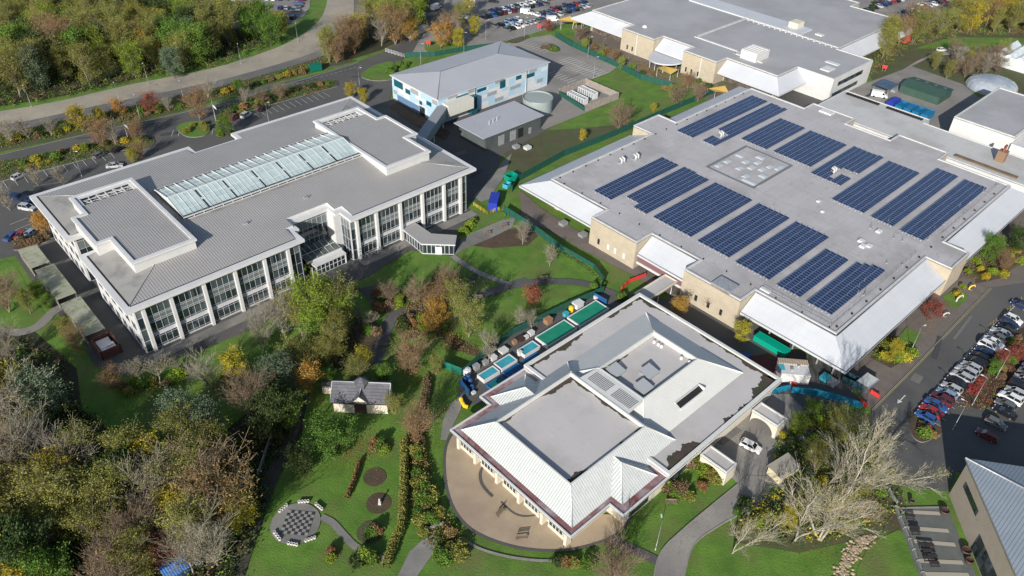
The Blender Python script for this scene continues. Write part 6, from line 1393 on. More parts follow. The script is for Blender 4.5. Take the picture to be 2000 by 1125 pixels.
# ------------------------------------------------------------------ shrubs
for zone, kinds_, px in (('the pale road verge', ['green', 'rust', 'yellow', 'brown', 'dark', 'orange', 'olive'], [(75, 265), (110, 258), (130, 252), (215, 240), (235, 235), (250, 232), (275, 215), (290, 222), (310, 218), (440, 178), (455, 172), (470, 182), (500, 165), (515, 160), (530, 155), (545, 150), (560, 146), (575, 143), (590, 140), (605, 135), (350, 208), (368, 200), (20, 275), (35, 270)]),
                         ('the hedged car park bed', ['green', 'yellow', 'dark', 'brown', 'lime'], [(45, 318), (58, 314), (70, 310), (82, 306), (95, 303), (108, 304), (120, 296), (150, 290), (165, 288), (180, 285), (45, 330), (60, 328), (75, 322), (90, 318), (110, 314), (205, 280), (225, 278), (245, 275), (270, 272), (285, 272)]),
                         ('the strip behind the office', ['dark', 'green', 'brown', 'rust', 'olive'], [(445, 225), (460, 215), (475, 208), (490, 203), (505, 200), (520, 194), (535, 190), (550, 184), (565, 180), (580, 176), (595, 172), (610, 168), (625, 165), (640, 164), (470, 220), (500, 208), (530, 200)]),
                         ('the round island by the office', ['dark', 'olive', 'rust'], [(375, 245), (395, 243), (402, 250), (365, 255)]), ('the grass island', ['green', 'dark', 'brown'], [(770, 132), (758, 138), (780, 126), (790, 130), (765, 142), (795, 124)]),
                         ('the car park island', ['green', 'brown'], [(1072, 92), (1082, 96), (1062, 92)]), ('the round porch planting', ['lime', 'green', 'brown', 'rust', 'dark'], [(1150, 78), (1160, 92), (1175, 105), (1185, 98), (1235, 130), (1255, 142), (1270, 150), (1290, 160), (1340, 150), (1365, 158), (1385, 168), (1400, 172), (1350, 170), (1300, 172)]),
                         ('the central path bend', ['green', 'lime', 'rust', 'brown', 'dark'], [(735, 572), (748, 585), (762, 596), (775, 594), (790, 582), (740, 600), (722, 645), (735, 648), (715, 640), (790, 640), (805, 630), (820, 622), (800, 618), (830, 640), (785, 625), (840, 625), (870, 640)]),
                         ('the office north corner', ['dark', 'green'], [(430, 262), (450, 262), (425, 255)]), ('the red car bed', ['brown', 'rust', 'dark'], [(40, 472), (50, 476), (60, 474), (70, 470), (80, 466), (92, 462)]),
                         ('the terrace border', ['green', 'dark', 'rust', 'olive', 'brown', 'red'], [(812, 880), (818, 895), (825, 910), (815, 925), (822, 940), (830, 955), (818, 965), (828, 975), (835, 990), (815, 1000), (822, 1015), (840, 1010), (855, 1000), (845, 980), (838, 965), (850, 1020), (830, 1040), (870, 1090), (880, 1070), (860, 1080), (895, 1078)]),
                         ('the slate cottage lawn', ['green', 'lime', 'rust', 'dark'], [(743, 872), (735, 868), (750, 878), (727, 1040), (715, 1050), (735, 1035), (712, 1085), (725, 1090), (700, 1095), (648, 1075), (647, 1090)]),
                         ('the arched entrance lawn', ['lime', 'green', 'olive', 'rust', 'brown'], [(1350, 905), (1362, 912), (1375, 920), (1388, 928), (1365, 900), (1380, 908), (1400, 935), (1395, 922), (1330, 955), (1320, 965), (1338, 962), (1345, 970), (1300, 945), (1372, 948)]),
                         ('the east road verge', ['green', 'lime', 'rust', 'dark', 'yellow', 'orange'], [(1735, 700), (1755, 700), (1768, 696), (1780, 690), (1725, 695), (1905, 510), (1915, 525), (1890, 530), (1925, 540), (1940, 530), (1960, 535), (1975, 500), (1985, 490), (1995, 510), (1870, 575), (1880, 560)]),
                         ('the east car park strip', ['rust', 'red', 'brown', 'green'], [(1940, 725), (1925, 735), (1915, 745), (1950, 695), (1975, 665), (1990, 660), (1900, 760), (1960, 720), (1975, 700), (1800, 830), (1812, 838), (1820, 848), (1806, 845), (1955, 735), (1992, 690)]),
                         ('the pond yard fence', ['dark', 'green'], [(1215, 580), (1222, 588), (1160, 560)]), ('the office corner path', ['lime', 'green', 'dark'], [(918, 440), (905, 452), (925, 432)]),
                         ('the office corner lawn', ['green', 'olive', 'brown', 'lime'], [(335, 740), (350, 730), (325, 748), (300, 745), (280, 748), (262, 745), (240, 755), (250, 765)]),
                         ('the thicket of big bare trees', ['green', 'lime', 'dark', 'olive', 'yellow'], [(1530, 850), (1545, 860), (1555, 840), (1580, 830), (1600, 820), (1620, 830), (1570, 870), (1590, 860), (1660, 850), (1690, 870), (1610, 940), (1580, 980), (1560, 1000), (1500, 1010), (1480, 1020), (1630, 1000), (1690, 985), (1720, 960), (1650, 1020)]),
                         ('the hipped building path', ['rust', 'green', 'dark', 'olive'], [(1105, 1098), (1120, 1100), (1090, 1095), (1150, 1100), (880, 1040), (900, 1060), (1455, 980), (1440, 1000)])):
    for i, (x, y) in enumerate(px): shrub(kinds_[(i*3+len(px)) % len(kinds_)], x, y, prng.uniform(1.2, 2.2), zone)
t = hedge('clipped_hedge', 'clipped yellow green hedge along the first office parking bays', [(38, 336), (70, 328), (118, 316)], 1.6, 1.3, LM['yellow'], 21)
hedge('garden_hedge', 'long dark hedge running down the garden right of the chessboard', [(790, 865), (790, 920), (788, 980), (785, 1030), (770, 1065), (755, 1110)], 1.4, 1.8, LM['olive'], 22, dens=160)
hedge('shrub_border', 'straggly brown shrub border left of the terrace path', [(832, 1000), (826, 960), (822, 920), (815, 870), (812, 830)], 2.6, 1.2, LM['rust'], 23, dens=110)
hedge('clipped_hedge', 'thin brown topiary hedge leaning across the round bed lawn', [(702, 905), (692, 940), (678, 975)], .7, 1.2, LM['rust'], 24, dens=160)
hedge('garden_hedge', 'dark green hedge by the hipped roofed cottage, right side', [(835, 740), (830, 780), (820, 810)], 1.6, 1.6, LM['brown'], 25, dens=120)
hedge('clipped_hedge', 'dark green hedge against the green mesh fence above the lawn', [(1075, 470), (1110, 500), (1150, 525), (1180, 560)], 1.2, 1.0, LM['green'], 26, dens=110)
hedge('clipped_mound', 'broad lime green clipped mound under the arched wing wall', [(1352, 915), (1368, 912), (1388, 925), (1402, 938)], 4.2, 1.9, LM['lime'], 27, dens=420, size=.12)
hedge('clipped_mound', 'round brown clipped bush beside the lime mound', [(1318, 968), (1330, 958), (1342, 962)], 3.4, 1.7, LM['brown'], 28, dens=420, size=.12)
hedge('clipped_mound', 'small brown domed bush beside the entrance path', [(1296, 966), (1304, 958)], 2.2, 1.4, LM['brown'], 29, dens=420, size=.12)
hedge('clipped_mound', 'bright green domed bush between the big green tree and round beds', [(738, 872), (744, 874), (750, 876)], 3.0, 2.0, LM['green'], 30, dens=600, size=.12)
# round flower beds and chessboard
def disc(name, c, r, m_, z, n=40, sx=1):
    b = MB(); b.tri([(c[0]+r*sx*math.cos(k*6.2832/n), c[1]+r*math.sin(k*6.2832/n)) for k in range(n)], z); o = b.build(name, m_); o['kind'] = 'structure'; return o
disc('garden_bed', (-23.7, 91.2), 2.1, soil, Z2); disc('garden_bed', (-22.1, 85.5), 2.2, soil, Z2); disc('garden_bed', (-22.6, 79.5), 2.3, rough_g, Z2)
disc('paved_circle', (-35.6, 80.7), 4.2, paving, Z3)
t = thing('giant_chessboard', 'giant grey and black chessboard set in round paving on the lawn', 'chessboard', (-35.2, 80.8, Z4)); b = MB(); b.T = lambda a, c, z: (a*.995+c*.06, c*.995-a*.06, z)
for i in range(8):
    for j in range(8):
        x_, y_ = -2.4+i*.6, -2.4+j*.6; b.face([(x_, y_, .01), (x_+.585, y_, .01), (x_+.585, y_+.585, .01), (x_, y_+.585, .01)], (i+j) % 2)
b.build('squares', [mat('dark_slab', (.035, .037, .04), rough=.8), mat('light_slab', (.30, .29, .275), (.22, .215, .2), scale=1.5, rough=.8)], t)  # pale squares toned down to carry the shade lying on the board
ring_m = mat('white_concrete_planter', (.48, .47, .45), rough=.7)
for k_, (px, py, ex, ey, pos) in enumerate(((585, 982, 602, 981, 'above'), (618, 987, 629, 996, 'upper right of'), (547, 1000, 560, 989, 'upper left of'), (537, 1042, 547, 1055, 'lower left of'), (564, 1063, 580, 1066, 'below'), (598, 1058, 615, 1052, 'lower right of'))):
    for i in range(4):
        x_, y_ = G(px+(ex-px)*i/3, py+(ey-py)*i/3); t = thing('ring_stool', '%s white ring stool from the left in the row %s the giant chessboard' % (ORD[i], pos), 'stool', (x_, y_, Z3), 0, 'white ring stools round the chessboard')
        b = MB(); b.lathe((0, 0), [(.26, 0), (.28, .34), (.25, .4), (.17, .4), (.16, .3)], 14); b.build('body', ring_m, t); b = MB(); b.lathe((0, 0), [(.158, .305), (.02, .31)], 10); b.build('hollow_shade', black, t)  # black disc paints the shade inside the ring
xy = G(742, 985); t = thing('garden_sculpture', 'small white sculpture standing in the lower round bed', 'sculpture', (*xy, 0)); b = MB(); b.box(-.25, -.25, 0, .25, .25, .6); b.build('plinth', ring_m, t); b = MB(); b.lathe((0, 0), [(.12, .6), (.25, .9), (.1, 1.2), (.2, 1.4), (.02, 1.6)], 10); b.build('figure', ring_m, t)
for (px, py, lb, col, h) in ((1870, 590, 'white twisted sculpture on the small lawn by the east road', ring_m, 2.2), (1845, 618, 'white ball shaped sculpture by the red tree', ring_m, 1.2), (1895, 566, 'yellow curved sculpture beside the east road bed', mat('yellow_plastic', (.75, .5, .02), rough=.4), 1.5)):
    xy = G(px, py); t = thing('garden_sculpture', lb, 'sculpture', (*xy, 0)); b = MB(); b.lathe((0, 0), [(.5, 0), (.45, .12), (.02, .13)], 14); b.build('plinth', paving, t)
    b = MB(); b.tube([(-.4, 0, .1), (-.3, .1, h*.5), (.1, .1, h*.8), (.6, 0, h), (.8, 0, h*.7)], .2, 8, r1=.12); b.build('figure', col, t)
# lawns on the east side
sheet('lawn_patch', [(1745, 672), (1770, 640), (1800, 655), (1775, 695), (1760, 700)], grass, Z4); sheet('lawn_patch', [(1840, 580), (1870, 565), (1892, 580), (1868, 605), (1850, 600)], grass, Z4)
island([(1775, 812), (1782, 808), (1840, 840), (1825, 855), (1800, 865), (1780, 850)], soil)
sheet('garden_bed', [(2050, 620), (1975, 650), (1880, 745), (1860, 770), (1905, 800), (1940, 790), (1960, 760), (2050, 680)], mat('dark_bark_mulch', (.065, .035, .022), (.045, .03, .02), scale=.6, rough=.95), Z3)
# stone path lower right
rs = random.Random(8)
b = MB(); stp = smooth([(1695, 1048), (1672, 1070), (1655, 1095), (1645, 1130), (1640, 1180)], 8)
for p in stp:
    for k_ in range(9):
        x_, y_ = G(p[0]+rs.gauss(0, 9), p[1]+rs.gauss(0, 4)); r_ = rs.uniform(.15, .4); b.lathe((x_, y_), [(r_, 0), (r_*.9, .1), (r_*.3, .16)], 7)
o = b.build('gravel', mat('yellow_sandstone', (.42, .34, .22), (.34, .27, .18), scale=1, rough=.9, rnd=.2, island=.3)); o['kind'] = 'stuff'
sheet('lawn_patch', [(1700, 1060), (1755, 1035), (1790, 1060), (1800, 1200), (1660, 1200), (1675, 1110)], grass, Z2)
# ------------------------------------------------------------------ fences, gates
gm = mat('green_mesh_screen', (.012, .09, .065), (.015, .07, .055), scale=.6, rough=.7); gp = mat('green_post', (.01, .07, .05), rough=.5)
panel_fence('green_fence', 'long dark green mesh fence along the north-west wall of the solar roof', [(1000, 375), (1012, 355), (1100, 306), (1195, 268), (1300, 222), (1400, 180)], 2.2, gm, gp)
panel_fence('green_fence', 'dark green mesh fence running down the lawn edge to the ponds', [(985, 415), (1040, 450), (1100, 495), (1160, 530), (1178, 555), (1172, 572)], 2.2, gm, gp)
panel_fence('green_fence', 'dark green fence between pond yard and middle lawn', [(1178, 572), (1100, 606), (1000, 655), (935, 705), (902, 735)], 2.0, gm, gp)
panel_fence('green_fence', 'short teal fence stub left of the pond yard', [(865, 718), (903, 733)], 2.0, mat('teal_mesh_screen', (.01, .14, .10), rough=.6), gp)
panel_fence('green_fence', 'green fence between blue block car park and brown forecourt', [(1085, 72), (1118, 92), (1205, 132), (1250, 155), (1312, 172)], 2.2, gm, gp)
panel_fence('green_fence', 'green fence behind the white gate north of the blue block', [(790, 112), (850, 110), (905, 100), (985, 90)], 1.9, gm, gp)
bp = mat('blue_panel_screen', (.02, .08, .24), rough=.5)
panel_fence('blue_screen', 'blue screen panel at the lower left end of the pond yard', [(899, 752), (916, 775)], 2.0, bp, gp); panel_fence('blue_screen', 'blue screen panel at the upper right end of the pond yard', [(1160, 583), (1184, 597)], 1.8, bp, gp)
tq = mat('turquoise_barrier', (.01, .20, .32), (.01, .15, .26), scale=.6, rough=.5)
panel_fence('site_hoarding', 'turquoise hoarding sweeping from blocks to the skip by the east road', [(1545, 768), (1590, 772), (1640, 785), (1680, 798)], 1.8, tq, tq); panel_fence('site_hoarding', 'short turquoise hoarding beside the corner of the hipped building', [(1505, 770), (1540, 762)], 1.6, tq, tq)
panel_fence('low_wall', 'pale low stone wall beside the bottom steps', [(832, 1038), (866, 1026)], .8, kerbm, kerbm, 'wall', t=.35)
panel_fence('seating_terrace_wall', 'long grey kerb wall edging the seating terrace', [(1748, 992), (1775, 1055), (1800, 1120), (1812, 1160)], .6, mat('rail_grey', (.2, .21, .2), rough=.6), grey_m, 'wall', t=.3)
panel_fence('garden_wall', 'long low pale wall beside the dark path left of the cottage', [(566, 752), (552, 775), (547, 810), (525, 870), (505, 930)], 1.0, kerbm, kerbm, 'wall', t=.25)
def rails(name, label, pts, h, m_, n=3, cat='gate'):
    W_ = [G(*p) for p in pts]; o = thing(name, label, cat, (*W_[0], 0)); b = MB(org=W_[0]); pb = MB(org=W_[0])
    for a, c in zip(W_, W_[1:]):
        for k_ in range(n): z_ = h*(k_+1)/n; b.tube([(*a, z_), (*c, z_)], .05, 5)
        l = math.hypot(c[0]-a[0], c[1]-a[1]); m2 = max(1, round(l/1.6))
        for k_ in range(m2+1): t_ = k_/m2; pb.tube([(a[0]+(c[0]-a[0])*t_, a[1]+(c[1]-a[1])*t_, 0), (a[0]+(c[0]-a[0])*t_, a[1]+(c[1]-a[1])*t_, h+.05)], .05, 5)
        if n > 3:
            for k_ in range(m2): b.tube([(a[0]+(c[0]-a[0])*k_/m2, a[1]+(c[1]-a[1])*k_/m2, .1), (a[0]+(c[0]-a[0])*(k_+1)/m2, a[1]+(c[1]-a[1])*(k_+1)/m2, h)], .03, 4)
    b.build('rail', m_, o); pb.build('post', m_, o); return o
rails('vehicle_gate', 'white lattice vehicle gate across the site road', [(753, 102), (790, 113)], 1.6, whitem, 4)
ym = mat('yellow_barrier', (.65, .45, .04), rough=.5)
rails('yellow_barrier', 'yellow barriers in front of the blue container', [(925, 402), (952, 419), (975, 411)], 1.1, ym, 3, 'barrier')
rm = mat('red_plastic', (.55, .04, .035), rough=.45)
for k_, (pts, lb) in enumerate((([(1214, 567), (1228, 552), (1260, 540)], 'curved red plastic barrier below the solar building west wall'), ([(1700, 768), (1716, 778)], 'single red plastic barrier by the grey skip'), ([(1676, 784), (1692, 796)], 'red and white barrier at the end of the turquoise hoarding'), ([(1541, 748), (1553, 757)], 'red barrier beside the white site cabin'))):
    panel_fence('red_barrier', lb, pts, 1.0, rm, rm, 'barrier', t=.2)
b_ = G(1760, 960)
panel_fence('gate_ramp', 'pale ramp rails by the seating terrace entrance', [(1735, 960), (1750, 985)], .9, grey_m, grey_m, 'railing', t=.06)
# ------------------------------------------------------------------ fish tanks in the yard
def pond(u0, w0, u1, w1, h, water, label, rim_=None):
    t = grid_thing('fish_pond', label, 'fish pond', u0, w0, 'display ponds beside the hipped building'); b = gb(t)
    for bx in ((u0, w0, u1, w0+.22), (u0, w1-.22, u1, w1), (u0, w0+.22, u0+.22, w1-.22), (u1-.22, w0+.22, u1, w1-.22)): b.box(bx[0], bx[1], 0, bx[2], bx[3], h)
    b.build('tub_wall', rim_ or whitem, t); b = gb(t); b.tri([(u0+.2, w0+.2), (u1-.2, w0+.2), (u1-.2, w1-.2), (u0+.2, w1-.2)], h-.12); b.build('water', water, t)
wg = mat('green_pond_water', (.012, .20, .12), (.02, .26, .15), scale=.4, rough=.12, spec=.5); wb_ = mat('cyan_pond_water', (.06, .36, .42), (.04, .28, .36), scale=.5, rough=.1); wdk = mat('deep_blue_water', (.012, .10, .24), (.01, .07, .18), scale=.4, rough=.1)
pond(104.9, 85.7, 114.7, 89.9, 1.1, wg, 'largest green pond, nearest the upper corner of the building'); pond(94.6, 85.7, 103.9, 89.8, 1.1, wg, 'large green pond with pale edge, second from the top')
pond(88.8, 86.9, 93.5, 89.4, 1.0, wb_, 'pale cyan pond next below the green ones'); pond(82.2, 87, 86.7, 89.6, 1.0, wb_, 'middle pale cyan pond in white tub'); pond(77.2, 86.9, 81.6, 89.2, 1.0, wb_, 'pale cyan pond in the lowest white tub')
pond(87.6, 84.2, 92, 86.4, .6, wdk, 'dark blue pond tight against the roof edge, upper one', mat('blue_liner', (.02, .12, .3), rough=.5)); pond(82, 84.4, 86.4, 86.7, .6, wdk, 'dark blue pond tight against the roof edge, lower one', MATS['blue_liner']); pond(77, 83.6, 81.2, 86.2, .5, mat('teal_pond_water', (.01, .14, .13), rough=.1), 'dark teal pond under the lowest roof edge', MATS['blue_liner'])
def crate(px, py, lb, m_, s_=1.0, h=1.0, nm='storage_crate', cat='crate', rz=.77):
    xy = G(px, py); t = thing(nm, lb, cat, (*xy, Z3), rz); b = MB(); b.box(-s_/2, -s_*.4, .1, s_/2, s_*.4, h); b.box(-s_*.55, -s_*.45, h-.08, s_*.55, s_*.45, h+.04); b.build('body', m_, t)
    b = MB()
    for x_ in (-s_*.4, 0, s_*.4): b.box(x_-.06, -s_*.4, 0, x_+.06, s_*.4, .1)
    b.build('runner', grey_m, t); return t
blm = mat('blue_drum_plastic', (.02, .07, .20), rough=.5); orm = mat('orange_crate', (.32, .17, .09), (.25, .15, .09), scale=2, rough=.8); cym = mat('cyan_plastic', (.05, .35, .42), rough=.4)
for a in ((1128, 600, 'white pump housing beside the largest green pond', whitem, 2.2, 1.4), (1165, 585, 'small white box at the pond yard top corner', whitem, 1.2, .9), (1105, 618, 'cyan tub left of the largest pond', cym, 1.2, 1.0), (1070, 632, 'brown timber hut beside the second green pond', orm, 1.7, 1.4), (1037, 655, 'white filter box left of the second green pond', whitem, 1.3, 1.0), (1028, 662, 'small pale filter box above the first cyan pond', whitem, .9, .8), (1005, 672, 'orange crate beside the first cyan pond', orm, 1.0, .9),
          (983, 688, 'pale bench box near the middle cyan pond', whitem, 1.8, .7), (963, 703, 'white box between middle and lowest cyan pond', whitem, 1.4, .9), (948, 712, 'grey pump box beside the lowest cyan pond', grey_m, 1.2, .9), (1015, 695, 'white upright filter between the cyan ponds', whitem, .8, 1.2), (930, 722, 'grey filter box at the lower yard', grey_m, 1.3, 1.2), (925, 770, 'small white box by the yellow slide', whitem, .8, .5), (1018, 665, 'dark planter box on the pond yard edge', mat('dark_timber'  , (.05, .03, .025)), 1.6, .7)): crate(*a)
for (px, py, m_, lb, r_) in ((912, 730, whitem, 'white round tank in the lower left pond yard', .9), (908, 748, blm, 'left blue drum behind the blue screen', .5), (918, 750, blm, 'right blue drum behind the blue screen', .5), (914, 742, blm, 'rear blue drum below the white tank', .5), (1115, 608, mat('yellow_plastic', (.75, .5, .02)), 'yellow round tub beside the largest pond', .6), (922, 762, blm, 'low blue drum beside the grey hoses', .45)):
    xy = G(px, py); t = thing('round_tank', lb, 'tank', (*xy, Z3)); b = MB(); b.lathe((0, 0), [(r_, 0), (r_, 1.2), (r_*.8, 1.3)], 16); b.build('shell', m_, t); b = MB(); b.lathe((0, 0), [(r_*.5, 1.3), (r_*.4, 1.42)], 12); b.build('lid', m_, t)
xy = G(909, 792); t = thing('yellow_slide', 'bent yellow plastic tube lying by the hipped building corner', 'slide', (*xy, Z4)); b = MB(); b.tube([(-1.0, 1.2, .4), (-.6, .2, .45), (-.1, -.8, .5), (.6, -1.0, .4)], .42, 10); b.build('body', MATS['yellow_plastic'], t)
# ------------------------------------------------------------------ containers, cabins, skips
def container(px, py, l, wd, h, rz, m_, label, nm='shipping_container', cat='container', open_=False):
    xy = G(px, py); t = thing(nm, label, cat, (*xy, Z3), rz); b = MB()
    if open_:
        b.face([(-l/2, -wd/2, 0), (l/2, -wd/2, 0), (l/2, wd/2, 0), (-l/2, wd/2, 0)])
        for bx in ((-l/2, -wd/2, l/2, -wd/2+.08), (-l/2, wd/2-.08, l/2, wd/2), (-l/2, -wd/2+.08, -l/2+.08, wd/2-.08), (l/2-.08, -wd/2+.08, l/2, wd/2-.08)): b.box(bx[0], bx[1], 0, bx[2], bx[3], h)
    else: b.box(-l/2, -wd/2, .15, l/2, wd/2, h)
    b.build('body', m_, t); b = MB(); n = int(l/.45)
    for k_ in range(n):
        x_ = -l/2+.2+k_*.45; b.box(x_, -wd/2-.05, .2, x_+.2, -wd/2, h-.05); b.box(x_, wd/2, .2, x_+.2, wd/2+.05, h-.05)
    b.box(-l/2-.04, -wd/2-.06, h-.06, l/2+.04, -wd/2+.06, h+.05); b.box(-l/2-.04, wd/2-.06, h-.06, l/2+.04, wd/2+.06, h+.05)
    b.build('rib', m_, t); return t
GA = TH
gr_m = mat('green_container', (.0, .26, .17), rough=.5); bc = mat('blue_container', (.02, .04, .34), rough=.45); tb = mat('teal_blue_skip', (.01, .16, .32), (.01, .12, .26), scale=.8, rough=.5)
container(965, 402, 6, 2.4, 2.5, R(84), bc, 'deep blue container behind the yellow barriers')
container(1505, 680, 8, 2.2, 1.6, TH-R(90), mat('jade_green_box', (.0, .30, .20), rough=.5), 'long jade green container between the two flat roofed buildings')
container(998, 352, 3.2, 2.4, 1.8, R(40), gr_m, 'bright green skip against the west fence of solar building', 'skip', 'skip', True)
container(990, 366, 2.2, 1.6, 1.3, R(60), cym, 'light blue small skip beside the bright green one', 'skip', 'skip', True)
container(617, 138, 4.2, 2.4, 2.4, R(28), mat('dark_green_box', (.0, .12, .08), rough=.5), 'dark green cabin between pale road and site road')
for i in range(5):
    u_, w_ = 278.8, 96.6-i*3.1; x_, y_ = UW(u_, w_); t = thing('skip', ('deep blue closed skip at the upper end of the skip row', 'second blue skip from the upper end of the row', 'third blue skip of the row', 'fourth blue skip of the row', 'last blue skip nearest the white hall')[i], 'skip', (x_, y_, Z4), TH, 'blue skips behind the annexe')
    m_ = bc if i == 0 else tb; b = MB(); l, wd, h = 6.2, 2.4, 2.0
    if i == 0: b.box(-l/2, -wd/2, .1, l/2, wd/2, h+.3)
    else:
        b.face([(-l/2, -wd/2, .3), (l/2, -wd/2, .3), (l/2, wd/2, .3), (-l/2, wd/2, .3)])
        for bx in ((-l/2, -wd/2, l/2, -wd/2+.1), (-l/2, wd/2-.1, l/2, wd/2), (-l/2, -wd/2+.1, -l/2+.1, wd/2-.1), (l/2-.1, -wd/2+.1, l/2, wd/2-.1)): b.box(bx[0], bx[1], 0, bx[2], bx[3], h)
        b.box(-l/2+.1, -wd/2+.1, .3, l/2-.1, wd/2-.1, 1.1 if i % 2 else 1.7, 0)
    b.build('body', m_, t); b = MB()
    for k_ in range(7): b.box(-l/2+.4+k_*.9, -wd/2-.08, .2, -l/2+.55+k_*.9, wd/2+.08, h-.1) if i == 0 else [b.box(-l/2+.4+k_*.9, s_*wd/2-.05, .2, -l/2+.55+k_*.9, s_*wd/2+.05, h) for s_ in (-1, 1)]
    b.build('rib', m_, t)
xy = G(1545, 737, 0); t = thing('site_cabin', 'white site cabin with brown pitched roof lights and a turquoise panel', 'cabin', (*xy, Z4), R(-4)); b = MB(); b.box(-3, -2.2, 0, 3, 2.2, 2.7); b.build('wall', white, t)
b = MB(); b.box(-3.1, .8, 2.7, 3.1, 2.4, 2.95); b.build('timber_roof', mat('pale_timber', (.36, .27, .19), (.28, .21, .15), scale=1, rough=.8, world=False, stripes=(('X', .5, .2, (.5, .45, .38), 0),)), t)
b = MB(); b.box(-3.0, -1.2, 2.7, -2.1, .7, 2.78); b.build('panel', cym, t); b = MB(); b.box(-1, -1.2, 2.7, -.4, -.4, 3.1); b.lathe((0.9, .2), [(.3, 2.7), (.3, 3.1), (.02, 3.2)], 10); b.build('roof_unit', grey_m, t)
xy = G(1690, 756); t = thing('tarp_covered_skip', 'grey skip covered with pale sheet at the south corner of the solar building', 'skip', (*xy, Z3), R(40)); b = MB(); b.prism([(-2, -1.3), (2, -1.3), (2, 1.3), (-2, 1.3)], 0, 1.9, 0, 1); b.build('body', [mat('skip_grey', (.10, .10, .11), rough=.6), mat('pale_sheet', (.5, .52, .5), rough=.5)], t); b = MB(); b.box(-2.1, -1.4, 1.8, 2.1, -1.25, 1.95); b.box(-2.1, 1.25, 1.8, 2.1, 1.4, 1.95); b.build('rim', grey_m, t)
container(1668, 752, 5, 2, 1.6, R(-38), mat('dark_teal_skip', (.02, .06, .08), rough=.6), 'dark open skip beside the tarp covered one', 'skip', 'skip', True)
xy = G(1527, 925); t = thing('sand_store', 'pale timber box store with sloping grey lid under the bare trees', 'store', (*xy, Z3), R(35)); b = MB(); b.box(-2.6, -1.5, 0, 2.6, 1.5, 1.8); b.build('wall', mat('cream_timber', (.62, .55, .38), rough=.8), t); b = MB(); b.face([(-2.8, -1.7, 1.75), (2.8, -1.7, 1.75), (2.8, 1.7, 2.4), (-2.8, 1.7, 2.4)]); b.face([(-2.8, 1.7, 2.35), (2.8, 1.7, 2.35), (2.8, 1.7, 1.7), (-2.8, 1.7, 1.7)]); b.build('lid', mat('felt_lid', (.28, .26, .22), rough=.9), t)
for k_, (px, py) in enumerate(((1566, 862), (1573, 868), (1580, 876), (1585, 882))):
    xy = G(px, py); t = thing('refuse_sack', ('first', 'second', 'third', 'fourth')[k_]+' shiny sack from the left in the heap by the arched wing', 'sack', (*xy, Z3), k_*1.1, 'sacks by the arched wing'); b = MB(); b.lathe((0, 0), [(.5, 0), (.75, .35), (.6, .8), (.2, 1.05), (.12, 1.2)], 10, smooth=False); b.build('bag', mat('shiny_sack', (.25, .25, .27), (.55, .55, .57), scale=2, rough=.2), t)
# green agricultural shed, dome, polytunnel, yard vehicles
x_, y_ = UW(297.5, 93.5)
t = thing('green_shed', 'long dark green corrugated shed in the service yard', 'shed', (x_, y_, 0), TH); b = MB(); gs = mat('dark_green_sheet', (.035, .08, .06), (.05, .095, .075), scale=.6, rough=.6, world=False, stripes=(('Y', .5, .1, (.025, .06, .045), .03),))
b.box(-5.2, -7.2, 0, 5.8, 7.2, 3.2); b.build('wall', gs, t); b = MB(); b.face([(-5.6, -7.6, 3.1), (.2, -7.6, 4.2), (.2, 7.6, 4.2), (-5.6, 7.6, 3.1)]); b.face([(.2, -7.6, 4.2), (6.2, -7.6, 3.1), (6.2, 7.6, 3.1), (.2, 7.6, 4.2)]); b.build('roof', gs, t)
for k_ in range(4): b = MB(); b.face([(1.8, -5.8+k_*3.4, 3.97), (4, -5.8+k_*3.4, 3.57), (4, -4.8+k_*3.4, 3.57), (1.8, -4.8+k_*3.4, 3.97)]); b.build('rooflight', mat('green_rooflight', (.2, .28, .25), rough=.5), t)
xy = G(1935, 172); t = thing('polythene_dome', 'low silvery domed polythene tunnel beyond the skips', 'tunnel', (*xy, 0)); b = MB(); b.lathe((0, 0), [(8.8, 0), (8.7, 1.6), (7.8, 2.7), (5.4, 3.5), (2.5, 3.9), (.1, 4.0)], 28); b.build('skin', mat('silver_polythene', (.40, .44, .48), (.24, .28, .33), scale=.15, rough=.3), t); b = MB()
for k_ in range(14): a_ = k_*6.283/14; b.tube([(8.8*math.cos(a_), 8.8*math.sin(a_), 0), (8.7*math.cos(a_), 8.7*math.sin(a_), 1.65), (7.8*math.cos(a_), 7.8*math.sin(a_), 2.75), (5.4*math.cos(a_), 5.4*math.sin(a_), 3.55)], .07, 4)
b.build('hoop', grey_m, t)
x_, y_ = UW(352, 84); t = thing('greenhouse', 'white framed glasshouse with ridged roof at the right edge', 'greenhouse', (x_, y_, 0), TH); b = MB(); b.box(-2, -18, 0, 18, 7, 4)
b.build('wall', mat('whitewashed_glass', (.55, .6, .6), rough=.3), t); b = MB()
for k_ in range(6): w0_ = -18+k_*4.16; b.face([(-2, w0_, 4), (18, w0_, 4), (18, w0_+2.08, 5.4), (-2, w0_+2.08, 5.4)]); b.face([(18, w0_+4.16, 4), (-2, w0_+4.16, 4), (-2, w0_+2.08, 5.4), (18, w0_+2.08, 5.4)]); b.face([(-2, w0_, 4), (-2, w0_+4.16, 4), (-2, w0_+2.08, 5.4)])
b.build('roof', mat('greenhouse_glass', (.50, .56, .58), (.7, .72, .72), scale=.4, rough=.2), t)
xy = G(1727, 178); t = thing('glass_canopy', 'open sided canopy with blue grey glass in the yard', 'canopy', (*xy, 0), TH); b = MB(); b.box(-4, -3, 2.6, 4, 3, 2.75); b.build('roof', mat('blue_grey_glass', (.06, .10, .14), (.03, .05, .09), scale=.5, rough=.1), t)
for s_ in ((-3.8, -2.8), (3.8, -2.8), (3.8, 2.8), (-3.8, 2.8)): b = MB(); b.tube([(*s_, 0), (*s_, 2.6)], .08, 5); b.build('post', grey_m, t)
